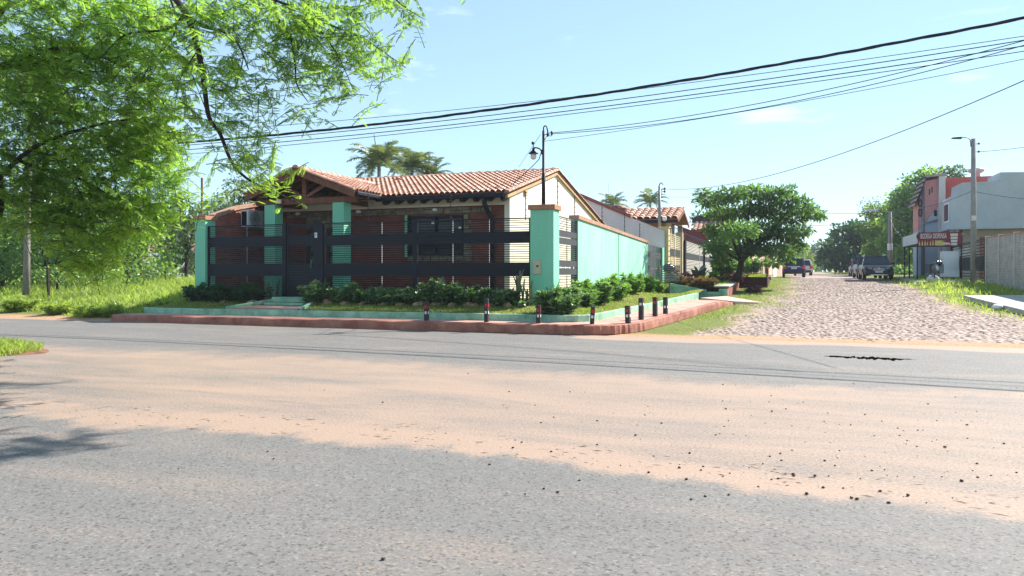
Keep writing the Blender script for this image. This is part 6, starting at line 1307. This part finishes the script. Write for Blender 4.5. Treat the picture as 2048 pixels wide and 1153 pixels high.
cl = pc([(1425, 402, 34), (1462, 392, 36), (1505, 386, 40), (1548, 390, 36), (1590, 404, 32), (1622, 428, 26), (1446, 428, 34), (1490, 424, 40), (1535, 420, 42), (1578, 436, 38), (1610, 418, 24), (1436, 462, 36), (1480, 462, 44), (1526, 458, 44), (1568, 468, 38), (1600, 462, 26), (1432, 496, 30), (1470, 500, 36), (1512, 496, 40), (1552, 500, 34), (1586, 492, 28), (1545, 525, 20), (1572, 515, 20), (1440, 522, 22), (1405, 385, 16), (1640, 434, 13), (1575, 380, 18)], dep(*ub_), rng, .36, 1.2)
tree('street_tree', 'broad flat topped green street tree over the left verge', (ub_[0], ub_[1], zb_), cl, M['lf_street'], rng, .26, 165, .36, .35, .20, 2.4, None, 'barkdark', .15, 20)
# dark hedge wall behind it
cl = pc([(1445, 495, 32), (1455, 522, 32), (1436, 520, 24), (1465, 520, 28), (1440, 545, 24), (1462, 545, 22), (1480, 530, 22)], 57, rng, .9, .5)
tree('garden_tree', 'dark shaded garden tree beside the maroon wall end', (lu(1450, 40), 40, 1.5), cl, M['lf_dark'], rng, .3, 150, .5, .2, .12, 2, None, 'barkdark')
tree('garden_tree', 'low dark tree behind the dark roof left of the street tree', (lu(1420, 60), 60, 1.2), pc([(1410, 470, 24), (1430, 450, 24), (1400, 440, 18)], 75, rng, .8, .5), M['lf_dark'], rng, .4, 60, .5, .2, .15, 3)
# far side trees along the street
def ftree(name, label, items, d, mat, lsize, per, r0=.25, group='trees up the street', flat=.75, bark='bark', **k):
    xs_ = [i[0] for i in items]; x = sum(xs_)/len(xs_); u, v, _ = LP(x, 545, d); return tree(name, label, (u, v, Tz(u, v)), pc(items, d, rng, flat, d*.012), mat, rng, lsize, per, .5, k.pop("droop", .3), r0, None, group, bark, .3, **k)
ftree('roadside_tree', 'dense dark green tree right of the far end of the street', [(1690, 470, 32), (1720, 465, 30), (1665, 500, 30), (1700, 500, 38), (1738, 492, 36), (1655, 522, 22), (1690, 524, 30), (1730, 520, 34), (1765, 515, 30), (1710, 455, 18)], 100, M['lf_dark'], .5, 42)
ftree('roadside_tree', 'loose light green tree above the parked black car', [(1748, 425, 24), (1770, 445, 28), (1745, 460, 26), (1765, 480, 28), (1750, 500, 24), (1780, 500, 22), (1778, 420, 18)], 88, M['lf_light'], .32, 110, droop=.7)
ftree('roadside_tree', 'thin half bare tree crown over the light green tree', [(1745, 405, 20), (1728, 412, 14), (1765, 410, 14)], 92, M['lf_far'], .22, 22, .12)
ftree('tall_tree', 'tall bright green tree behind the salmon gable of the shop', [(1830, 372, 32), (1855, 352, 22), (1808, 395, 30), (1835, 405, 38), (1815, 435, 36), (1845, 445, 34), (1800, 465, 30), (1830, 480, 36), (1870, 360, 18), (1810, 510, 30), (1840, 515, 30), (1788, 440, 30), (1782, 485, 28), (1795, 520, 28), (1800, 410, 26)], 82, M['lf_lot'], .42, 75, .3)
ftree('tall_tree', 'tall tree whose top shows above the shop roof', [(1895, 350, 20), (1915, 345, 16), (1875, 352, 16), (1905, 380, 26), (1890, 420, 28)], 92, M['lf_far'], .42, 50, .3)
ftree('hazy_tree', 'large hazy tree at the far end of the street', [(1640, 500, 20), (1620, 508, 18), (1655, 515, 18), (1635, 525, 22), (1610, 525, 18)], 230, M['lf_far'], 1.1, 9, .5)
ftree('hazy_tree', 'bluish low tree closing the far end of the street', [(1650, 533, 12), (1668, 530, 12), (1685, 533, 12), (1640, 537, 8)], 200, M['lf_far'], .8, 14, .4)
ftree('roadside_tree', 'yellow green shrubby tree behind the silver car', [(1600, 500, 16), (1615, 520, 18), (1598, 525, 18), (1622, 535, 12), (1585, 505, 16)], 125, M['lf_light'], .5, 28)
ftree('roadside_tree', 'orange tinged tree end behind the street tree', [(1585, 480, 14), (1595, 492, 14), (1575, 500, 14)], 105, M['lf_croton'], .35, 30, .15)
ftree('roadside_tree', 'dark green bush row behind the white pickup', [(1690, 532, 10), (1672, 536, 8), (1710, 530, 12), (1735, 532, 12), (1760, 535, 10)], 118, M['lf_lot'], .4, 40, .15)
ftree('roadside_tree', 'green hedge behind the shop awning posts', [(1800, 540, 12), (1818, 542, 10), (1785, 542, 10), (1830, 540, 12)], 74, M['lf_street'], .3, 90, .1)
m = MB(); a, b = LP(1770, 500, 95), LP(1835, 500, 88); m.hexa([(a[0], a[1], .8), (b[0], b[1], .8), (b[0], b[1]+.3, .8), (a[0], a[1]+.3, .8)], [(a[0], a[1], 4.3), (b[0], b[1], 4.3), (b[0], b[1]+.3, 4.3), (a[0], a[1]+.3, 4.3)]); solo(m, 'brick_wall', 'red brown wall in the shade beyond the shop awning', 'wall', maroon)

# palms
def palm(label, base, h, nf, fl, rng, r0=.16, mat='lf_palm', group='palms', spear=True, droop=1., name='palm_tree'):
    t = thing(name, label, 'palm', base, group=group); top = Vector((rng.normal()*.15, rng.normal()*.15, h))
    m = MB(); m.tube([(0, 0, -.2), (top.x*.2, top.y*.2, h*.3), (top.x*.6, top.y*.6, h*.7), tuple(top)], [r0*1.3, r0, r0*.92, r0*.85], 10); m.build('trunk', M['barkgrey'], t, local=True, smooth=True)
    VV, TT = [], []; rb = MB()
    for k in range(nf):
        a = 2.4*k+rng.normal()*.2; e0 = (1.25-1.45*k/nf)+rng.normal()*.1; L_ = fl*(.8+.3*rng.random()); S_ = 26; p = np.array(top); dirh = np.array([cos(a), sin(a), 0]); pts = [p.copy()]
        for j in range(S_):
            e = e0-droop*1.25*(j/S_)**1.5; p = p+(dirh*cos(e)+np.array([0, 0, sin(e)]))*L_/S_; pts.append(p.copy())
        rb.tube([tuple(q) for q in pts[::4]], [.03*(1-.8*i/len(pts[::4])) for i in range(len(pts[::4]))], 4, False)
        t0 = rng.random()*.6+.2
        for j in range(3, S_):
            c = pts[j]; dr = unit(pts[min(j+1, S_)]-pts[j-1]); sd = unit(np.cross(dr, [0, 0, 1.])); ll = L_*.30*sin(pi*(.12+.84*j/S_))**.7
            for s in (-1, 1):
                for rep in (0, 1):
                    d = unit(sd*s+dr*.55+np.array([0, 0, -.45+.7*rng.random()])); e = c+d*ll*(.8+.3*rng.random()); wv = dr*.022*fl; c2 = c+dr*(rep*.5)*L_/S_
                    mid = c2+(e-c2)*.55+np.array([0, 0, .05*ll]); VV += [c2-wv*.5, c2+wv*.5, mid+wv*.5, e, ]; TT += [t0+.2*rng.random()]*4
    n = len(VV)//4; mesh_np('fronds', VV, np.arange(4*n).reshape(n, 4), M[mat], t, TT); rb.build('midribs', M['lf_snake'] if False else pm('palm_midrib', (.20, .22, .09), .7, .2, 5), t, local=True)
    return t
def pxpalm(label, x, y, d, fl, nf, r0=.16, **k):
    u, v, z = LP(x, y, d); b = Tz(u, v); return palm(label, (u, v, b), z-b, nf, fl, rng, r0, **k)
pxpalm('largest palm behind the house roof with spreading fronds', 757, 332, 58, 2.9, 26)
m = MB(); a = LP(753, 330, 58); m.tube([a, LP(751, 290, 58), LP(748, 268, 58)], [.06, .045, .02], 5); solo(m, 'palm_spear', 'upright unopened spear leaf at the top of the largest palm', 'palm leaf', pm('spear', (.16, .20, .05), .6, .2, 5))
pxpalm('second palm behind the house roof right of the largest one', 816, 338, 62, 2.8, 28, droop=1.2)
pxpalm('small palm tips just above the house ridge', 868, 350, 62, 1.9, 18)
pxpalm('distant palm beside the lattice mast above the grey wall', 1228, 410, 105, 2.9, 18)
pxpalm('distant palm above the neighbouring tiled roof', 1300, 406, 100, 2.6, 20)
lm = thing('lattice_mast', 'faint steel lattice mast in the distance above the grey wall', 'mast', LP(1217, 420, 170)); b_ = LP(1217, 420, 170); zt = LP(1217, 388, 170)[2]; m = MB()
for s in (-.55, .55):
    for q in (-.55, .55): m.bar((b_[0]+s, b_[1]+q, 1), (b_[0]+s, b_[1]+q, zt), .1, .1)
for i in range(12):
    z = zt-.2-i*.8; m.bar((b_[0]-.55, b_[1]-.55, z), (b_[0]+.55, b_[1]-.55, z), .08, .08); m.bar((b_[0]-.55, b_[1]-.55, z), (b_[0]+.55, b_[1]-.55, z-.8), .06, .06)
m.bar((b_[0], b_[1], zt), (b_[0], b_[1], zt+2.6), .05, .05); m.build('lattice', M['steel'], lm)

ctr = []
for k in range(150):
    x = -900+k*13.5+rng.normal()*9 if k < 110 else 2080+(k-110)*26; dd = 74+10*rng.normal()
    if k >= 110: dd = 110+8*rng.normal()
    for j in range(2): u, v, z = LP(x, 545, dd); ctr.append((u, v, 1.2+(1.2+3.2*rng.random())*(j+.6)*.8, 2.4+rng.random(), 2.4+rng.random(), 1.9+rng.random()))
V, Q_, T_ = crown_arrays(ctr, 26, rng, .75, .55, .3, .3); wl_ = mesh_np('far_woods', V, Q_, M['lf_dark'], None, T_); wl_.location = W(0, 0, 0); wl_.rotation_euler = (0, 0, -A); wl_['kind'] = 'stuff'; wl_['label'] = 'dark far off woods closing the back of the lots'; wl_['category'] = 'woods'
# empty lot: thicket, palm trunks, post
def lt(label, items, d, mat='lf_lot', lsize=.20, per=120, r0=.14, flat=.85, group='trees at the back of the empty lot', **k):
    xs_ = [i[0] for i in items]; x = sum(xs_)/len(xs_); u, v, _ = LP(x, 545, d); return tree('thicket_tree', label, (u, v, Tz(u, v)), pc(items, d, rng, flat, .7), M[mat], rng, lsize, per, .5, .35, r0, None, group, 'barkdark', .25, **k)
lt('leafy tree at the far left edge behind the palm trunk', [(-30, 470, 50), (10, 430, 48), (20, 490, 46), (-10, 530, 44), (30, 545, 34)], 35)
lt('leafy tree just right of the left palm trunk', [(95, 440, 44), (80, 490, 44), (110, 530, 40), (75, 545, 30), (130, 480, 40)], 36)
lt('dense tree with a dark hollow beneath it behind the leaning post', [(170, 430, 48), (180, 490, 44), (150, 520, 36), (210, 470, 44)], 38)
lt('tall thin crowned tree behind the middle of the empty lot', [(60, 360, 46), (120, 330, 50), (160, 370, 46), (90, 400, 46), (30, 380, 44)], 42, 'lf_dark', .24, 80)
lt('tree behind the fringe of the yellow green branches', [(250, 440, 44), (240, 490, 40), (270, 520, 36), (225, 530, 34), (290, 470, 36)], 37)
lt('dark tree closing the back of the empty lot', [(200, 520, 50), (130, 545, 40), (270, 540, 40), (60, 545, 40), (0, 540, 40)], 44, 'lf_dark', .26, 110)
lt('greyish green bushy tree left of the house wall', [(370, 430, 30), (385, 470, 30), (350, 460, 28), (365, 400, 24), (395, 440, 24), (378, 500, 24)], 42, 'lf_far', .18, 120)
lt('grey green bush before the pale bluish house wall', [(352, 520, 16), (372, 535, 16), (395, 520, 16), (385, 550, 14)], 44, 'lf_far', .14, 120, .06)
lt('sunlit bush at the foot of the trees behind the leaning post', [(100, 548, 22), (130, 555, 20), (70, 552, 18), (160, 552, 20)], 33, 'lf_lot', .16, 150, .06)
lt('sunlit bush below the hanging yellow green branches', [(225, 545, 22), (255, 552, 20), (285, 548, 22), (200, 552, 18), (310, 535, 24)], 34, 'lf_lot', .16, 150, .06)
lt('leafy bush covering the left part of the pale bluish house', [(325, 515, 24), (345, 500, 22), (310, 540, 20), (338, 535, 20)], 43, 'lf_lot', .18, 150, .08)
lt('low weedy bush at the far side of the empty lot', [(330, 548, 20), (355, 556, 16), (310, 552, 16)], 38, 'lf_light', .14, 150, .05)
lt('airy tree behind the party wall left of the porch roof', [(470, 372, 26), (448, 400, 26), (490, 392, 26), (430, 425, 22), (465, 425, 26), (500, 365, 16), (505, 410, 20)], 46, 'lf_far', .17, 130, .14)
pxpalm('grey palm trunk standing in the grass at the left', 52, 190, 31, 2.6, 20, .12, group='palms in the empty lot')
pxpalm('second grey palm trunk nearer the house in the empty lot', 292, 300, 38, 2.4, 18, .13, group='palms in the empty lot')
hb_ = thing('distant_house', 'pale bluish house with a rusty roof behind the empty lot', 'house', LP(340, 545, 52)); a = LP(285, 560, 50); b = LP(400, 560, 54)
m = MB(); z0, z1 = .8, LP(340, 504, 52)[2]; m.hexa([(a[0], a[1], z0), (b[0], b[1], z0), (b[0], b[1]+3, z0), (a[0], a[1]+3, z0)], [(a[0], a[1], z1), (b[0], b[1], z1), (b[0], b[1]+3, z1), (a[0], a[1]+3, z1)]); m.build('wall', pm('pale_blue_wall', (.42, .46, .52), .9, .12, 1.5), hb_)
m = MB(); m.hexa([(a[0]-.3, a[1]-.5, z1), (b[0]+.3, b[1]-.5, z1), (b[0]+.3, b[1]+3, z1+.6), (a[0]-.3, a[1]+3, z1+.6)], [(a[0]-.3, a[1]-.5, z1+.12), (b[0]+.3, b[1]-.5, z1+.12), (b[0]+.3, b[1]+3, z1+.75), (a[0]-.3, a[1]+3, z1+.75)]); m.build('roof', pm('rusty_roof', (.20, .10, .07), .8, .25, 2), hb_)
u, v, z = LP(98, 600, 31.2); m = MB(); m.hexa([(u-.055, v-.04, Tz(u, v)-.2), (u+.055, v-.04, Tz(u, v)-.2), (u+.055, v+.04, Tz(u, v)-.2), (u-.055, v+.04, Tz(u, v)-.2)], [(u-.13, v-.03, Tz(u, v)+1.25), (u-.04, v-.03, Tz(u, v)+1.27), (u-.04, v+.05, Tz(u, v)+1.27), (u-.13, v+.05, Tz(u, v)+1.25)]); solo(m, 'fence_post', 'leaning weathered wooden post in the tall grass at the left', 'post', M['barkdark'])
a = LP(404, 470, 33); m = MB(); m.tube([(a[0], a[1], .8), (a[0], a[1], LP(404, 356, 33)[2])], .05, 8); solo(m, 'thin_pipe', 'thin brown pipe standing behind the left green pillar', 'pipe', pm('brown_pipe', (.22, .12, .09), .7, .2, 5))
for x, v0, h in ((180, 1.0, .4), (215, 1.1, .35), (120, 1.4, .4), (330, 2.2, .4), (40, 1.8, .5)):
    u = lu(x, v0); shrub('weed_clump', {180: 'leafy weed clump at the road edge left of the red kerb', 215: 'small weed clump touching the end of the red kerb', 120: 'weed clump below the leaning post', 330: 'weed clump beside the left garden edging', 40: 'weed clump at the road edge at the far left'}[x], (u, v0, Tz(u, v0)), .5, h, M['gr_tall'], rng, n=110, ln=.16, wd=.03, group='weeds at the road edge', cat='weed')

# ------------------------------------------------------------------ the feathery tree in front, limbs first
ft = thing('feathery_tree', 'large feathery leaved tree overhanging the road at the left', 'tree', LP(-150, 709, 14.4)); B0 = np.array(ft['_b'])
m = MB(); twigs = []
def PP(x, y, d): return Vector(LP(x, y, d))-Vector(B0)
def limb(pts, r0, r1, n=7, k=5):
    P = [PP(*p) for p in pts]; out = []
    for i in range(len(P)-1):
        p0, p1, p2, p3 = P[max(i-1, 0)], P[i], P[i+1], P[min(i+2, len(P)-1)]
        for j in range(k):
            t = j/k; out.append(.5*((2*p1)+(p2-p0)*t+(2*p0-5*p1+4*p2-p3)*t*t+(3*p1-p0-3*p2+p3)*t**3))
    out.append(P[-1]); m.tube(out, [r0+(r1-r0)*(i/(len(out)-1))**.8 for i in range(len(out))], n); return out
limb([(-150, 716, 14.4), (-95, 600, 13.6), (-26, 450, 13), (-14, 370, 13), (-50, 280, 13), (-60, 160, 12.8), (30, -40, 12.5), (180, -90, 12)], .22, .10, 10)
H1 = limb([(180, -90, 12), (280, -70, 11.6), (335, -20, 11.3), (372, 30, 11), (396, 100, 10.8), (408, 170, 10.7), (418, 235, 10.6), (440, 268, 10.6), (462, 322, 10.5), (492, 356, 10.5), (540, 380, 10.5), (598, 407, 10.5)], .066, .0105)
H2 = limb([(372, 30, 11), (405, 52, 11), (452, 66, 11), (478, 92, 11), (497, 140, 11)], .04, .008)
limb([(478, 92, 11), (486, 120, 10.9), (470, 180, 10.9)], .014, .004); limb([(418, 235, 10.6), (380, 140, 10.8), (420, 60, 10.9)][:2], .010, .003); limb([(575, 383+8, 10.5), (590, 380, 10.4), (632, 376, 10.4)], .006, .003)
H3 = limb([(280, -70, 11.6), (420, -120, 11.4), (530, -60, 11.3), (548, 0, 11.3), (556, 38, 11.2), (580, 70, 11.2), (590, 130, 11.2), (594, 170, 11.2), (616, 204, 11.2)], .05, .006)
limb([(556, 38, 11.2), (545, 45, 11.2), (538, 58, 11.2)], .02, .006); limb([(548, 0, 11.3), (600, 20, 11.3), (660, 50, 11.4), (720, 74, 11.5), (775, 110, 11.6), (812, 136, 11.7)], .022, .005); limb([(600, 20, 11.3), (640, 60, 11.2), (680, 120, 11.2), (710, 190, 11.2)], .014, .004)
limb([(420, -120, 11.4), (650, -130, 11.4), (760, -40, 11.5), (800, 8, 11.5), (850, 40, 11.6)], .04, .004); limb([(530, -60, 11.3), (610, -20, 11.2), (618, 30, 11.2), (640, 90, 11.2)], .014, .004)
limb([(-60, 160, 12.8), (60, 110, 12.6), (150, 100, 12.4), (260, 140, 12.2), (330, 210, 12)], .06, .008); limb([(-60, 160, 12.8), (40, 130, 12.8), (70, 140, 12.8), (160, 144, 12.7), (220, 190, 12.6)], .03, .006)
limb([(-50, 280, 13), (60, 330, 13), (140, 350, 13), (200, 380, 13), (270, 420, 13)], .05, .008); limb([(-14, 370, 13), (60, 300, 12.6), (160, 260, 12.4), (270, 240, 12.2), (350, 270, 12)], .05, .008); limb([(140, 350, 13), (180, 430, 12.8), (190, 520, 12.7)], .014, .004); limb([(372, 30, 11), (330, 60, 11.2), (250, 70, 11.4), (200, 120, 11.6)], .03, .006)
limb([(180, -90, 12), (320, -320, 11.8), (560, -480, 11.7), (800, -440, 11.9), (1040, -360, 11.8), (1230, -310, 11.3), (1380, -250, 11.1)], .09, .012)
limb([(1040, -360, 11.8), (1110, -230, 13.6), (1185, -125, 15.5)], .03, .006); limb([(335, -20, 11.3), (352, 60, 11.2), (300, 130, 11.3), (262, 210, 11.4)], .02, .004); limb([(396, 100, 10.8), (360, 160, 10.9), (348, 230, 10.9)], .012, .003)
# leaf regions as the tree shows them: (x, y, rx, ry, distance, twigs)
REG = [(60, 60, 110, 90, 12.6, 40), (180, 50, 90, 80, 12.2, 34), (280, 60, 70, 80, 11.8, 26), (60, 170, 100, 90, 12.8, 38), (170, 170, 90, 80, 12.4, 34), (270, 170, 70, 70, 12, 25), (335, 110, 45, 70, 11.4, 12), (340, 195, 40, 45, 11.6, 9),
       (60, 280, 90, 80, 13, 34), (160, 280, 90, 80, 12.8, 34), (250, 270, 70, 60, 12.4, 22), (325, 290, 60, 30, 12, 13), (50, 370, 80, 50, 13, 19), (140, 380, 80, 70, 13, 26), (230, 370, 70, 70, 12.8, 24), (300, 370, 60, 60, 12.4, 22), (355, 350, 36, 40, 12.2, 10), (280, 440, 60, 45, 12.8, 18), (200, 450, 60, 60, 12.9, 17), (185, 520, 40, 45, 12.9, 9), (330, 430, 36, 40, 12.5, 8), (120, 460, 50, 40, 13, 12), (40, 430, 50, 40, 13, 9), (160, 545, 30, 24, 13, 4), (215, 540, 34, 26, 12.9, 5), (395, 395, 28, 22, 12.2, 4), (250, 500, 30, 30, 12.8, 5), (340, 250, 36, 26, 11.8, 5),
       (385, 60, 34, 60, 11, 7), (430, 30, 40, 34, 11, 7), (372, 150, 26, 60, 10.9, 6), (440, 130, 34, 60, 10.9, 8), (455, 200, 36, 50, 10.8, 7), (480, 60, 34, 46, 11, 7), (405, 250, 24, 30, 10.7, 2), (490, 160, 30, 46, 10.9, 5),
       (520, 30, 40, 40, 11.3, 8), (600, 30, 50, 34, 11.3, 11), (560, 100, 36, 50, 11.2, 8), (620, 90, 44, 50, 11.2, 11), (670, 50, 46, 40, 11.3, 10), (700, 100, 46, 36, 11.4, 10), (750, 118, 36, 24, 11.5, 6), (796, 136, 24, 14, 11.6, 3), (650, 150, 40, 34, 11.3, 7), (690, 180, 26, 22, 11.3, 4), (640, 195, 30, 16, 11.2, 3), (535, 180, 26, 34, 11, 4), (530, 265, 26, 24, 10.7, 3), (595, 225, 16, 22, 11.1, 2), (768, 212, 10, 8, 11.4, 1), (740, 160, 22, 14, 11.4, 2), (590, 160, 28, 30, 11.2, 4), (720, 20, 36, 24, 11.4, 5),
       (800, 18, 24, 16, 11.5, 3), (838, 38, 22, 14, 11.6, 3), (770, -4, 24, 14, 11.5, 3), (930, -4, 16, 6, 11.6, 1), (515, 325, 34, 26, 10.5, 6), (540, 365, 26, 18, 10.5, 5), (490, 320, 18, 20, 10.5, 2), (470, 250, 26, 26, 10.7, 3),
       (1420, -240, 60, 50, 11.1, 8), (1330, -265, 60, 40, 11.2, 7), (1450, -215, 40, 40, 11, 5), (1185, -125, 60, 36, 15.5, 5), (1130, -170, 50, 30, 14.8, 4)]
fr_b, fr_d, fr_l, fr_t = [], [], [], []
for (x, y, rx, ry, d, n) in REG:
    rt_ = rng.normal()*.10+(.22 if 230 < x < 420 and 290 < y < 480 else 0)-(.18 if x < 70 and y > 200 else 0)  # sunlit leaf mass painted lighter through the tint, left edge darker
    for k in range(int(n*(3.7 if x < 350 else 2.6))):
        a = rng.random()*2*pi; r = sqrt(rng.random()); tip = PP(x+rx*r*cos(a), y+ry*r*sin(a), d+rng.normal()*.45); L_ = .38+.35*rng.random()
        dr = Vector((.5+.6*rng.normal(), .6*rng.normal(), -.18+.38*rng.normal())).normalized(); st = tip-dr*L_; mid = st.lerp(tip, .5)+Vector((0, 0, .10)); pts = bezier(st, mid, tip, 7); m.tube(pts, [.0065*(1-.10*i) for i in range(8)], 3, False)
        for i in range(1, 8):
            for s in (-1, 1) if i < 7 else (0,):
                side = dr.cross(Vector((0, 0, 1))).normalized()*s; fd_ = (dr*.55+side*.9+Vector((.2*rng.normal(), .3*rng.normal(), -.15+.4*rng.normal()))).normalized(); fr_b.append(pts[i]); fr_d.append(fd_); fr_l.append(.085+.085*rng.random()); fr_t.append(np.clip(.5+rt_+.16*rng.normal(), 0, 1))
m.build('trunk', M['barkdark'], ft, local=True, smooth=True)
fb = np.array([tuple(p) for p in fr_b]); fd = np.array([tuple(p) for p in fr_d]); fl = np.array(fr_l); n = len(fb); K_ = 9
dn = np.array([0, 0, -1.]); side = unit(np.cross(fd, np.array([0, 0, 1.]))+1e-4); upv = np.cross(side, fd)
VV, TT = [], []
for j in range(K_):
    t = (j+.8)/K_; c = fb+fd*(fl*t)[:, None]+dn*(fl*.22*t*t)[:, None]; ax = unit(fd+dn*(.84*t)[..., None] if False else fd+dn*.44*t); ll = fl*.30*(sin(pi*(.16+.78*t))**.8)
    for s in (-1, 1):
        d_ = unit(side*s+ax*.35+dn*(.22+.25*rng.random((n, 1)))); w_ = (.0080+.0035*rng.random(n))[:, None]*ax; e = c+d_*ll[:, None]
        VV.append(np.stack([c-w_*.35, c+d_*(ll*.5)[:, None]-w_, e, c+d_*(ll*.5)[:, None]+w_], 1)); TT.append(np.repeat(np.clip(np.array(fr_t)+.08*rng.normal(size=n), 0, 1), 4))
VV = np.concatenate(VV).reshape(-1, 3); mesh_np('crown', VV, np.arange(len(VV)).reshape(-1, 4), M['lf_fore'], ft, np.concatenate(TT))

hz = MB(); hz.box(-420, 420, -120, 395, -8, 26); ho = hz.build('haze', None); ho.location = W(0, 0, 0); ho.rotation_euler = (0, 0, -A); ho['kind'] = 'stuff'; ho['label'] = 'faint bluish haze in the air'; ho['category'] = 'haze'
mh, nh = nodes_of('haze_air'); oh = N(nh, 'ShaderNodeOutputMaterial'); pv = N(nh, 'ShaderNodeVolumePrincipled'); pv.inputs['Color'].default_value = (.80, .90, 1, 1); pv.inputs['Density'].default_value = .0004; pv.inputs['Anisotropy'].default_value = .1
L(nh, pv.outputs[0], oh.inputs['Volume']); ho.data.materials.append(mh)

# ================================================================== LIGHT, SKY, CAMERA
SKG, SKT, SKW = .50, (.98, 1.19, 1.25, 1), 6
SUN = Vector((.75*UX+.9*VX, .75*UY+.9*VY, 1.0)).normalized()
el = math.asin(SUN.z); az = atan2(SUN.x, SUN.y)
sl = bpy.data.lights.new('sun', 'SUN'); sl.energy = 4.2; sl.angle = radians(.53); sl.color = (1, .95, .86)
so = bpy.data.objects.new('sun', sl); C.objects.link(so); so.rotation_euler = SUN.to_track_quat('Z', 'Y').to_euler()
w = bpy.data.worlds.new('World'); bpy.context.scene.world = w; w.use_nodes = True; nt = w.node_tree; nt.nodes.clear()
out = N(nt, 'ShaderNodeOutputWorld'); bg = N(nt, 'ShaderNodeBackground'); bg.inputs[1].default_value = .15
sk = N(nt, 'ShaderNodeTexSky', sky_type='NISHITA'); sk.sun_disc = False; sk.sun_elevation = el; sk.sun_rotation = az; sk.air_density = .75; sk.dust_density = 0; sk.ozone_density = 1.5
gm = N(nt, 'ShaderNodeGamma'); gm.inputs[1].default_value = SKG; L(nt, sk.outputs[0], gm.inputs[0])      # haze evens the sky out
tn = N(nt, 'ShaderNodeMix', data_type='RGBA', blend_type='MULTIPLY'); tn.inputs[0].default_value = 1; tn.inputs[7].default_value = SKT; L(nt, gm.outputs[0], tn.inputs[6])
tc = N(nt, 'ShaderNodeTexCoord'); mp = N(nt, 'ShaderNodeMapping'); mp.inputs['Scale'].default_value = (2.2, 2.2, 9); L(nt, tc.outputs['Generated'], mp.inputs['Vector'])
cn = N(nt, 'ShaderNodeTexNoise'); cn.inputs['Scale'].default_value = 2.6; cn.inputs['Detail'].default_value = 7; cn.inputs['Roughness'].default_value = .55; L(nt, mp.outputs[0], cn.inputs['Vector'])
cr = N(nt, 'ShaderNodeMapRange'); cr.inputs['From Min'].default_value = .60; cr.inputs['From Max'].default_value = .80; cr.inputs['To Max'].default_value = .32; L(nt, cn.outputs['Fac'], cr.inputs['Value'])
cm = N(nt, 'ShaderNodeMix', data_type='RGBA'); L(nt, cr.outputs[0], cm.inputs[0]); L(nt, tn.outputs[2], cm.inputs[6]); cm.inputs[7].default_value = (SKW, SKW, SKW, 1)
L(nt, cm.outputs[2], bg.inputs[0]); L(nt, bg.outputs[0], out.inputs[0])
cam = bpy.data.cameras.new('camera'); co = bpy.data.objects.new('camera', cam); C.objects.link(co)
co.location = (0, 0, EYE); co.rotation_euler = (pi/2, 0, 0); cam.sensor_width = 36; cam.lens = F/2048*36; cam.shift_y = -31.5/2048; cam.clip_start = .05; cam.clip_end = 3000
sc = bpy.context.scene; sc.camera = co
sc.view_settings.view_transform = 'Standard'; sc.view_settings.look = 'None'; sc.view_settings.exposure = 1.47; sc.view_settings.gamma = 1
sc.cycles.use_denoising = True
sc.cycles.max_bounces = 6; sc.cycles.transparent_max_bounces = 6; sc.cycles.diffuse_bounces = 3; sc.cycles.glossy_bounces = 2; sc.cycles.transmission_bounces = 3
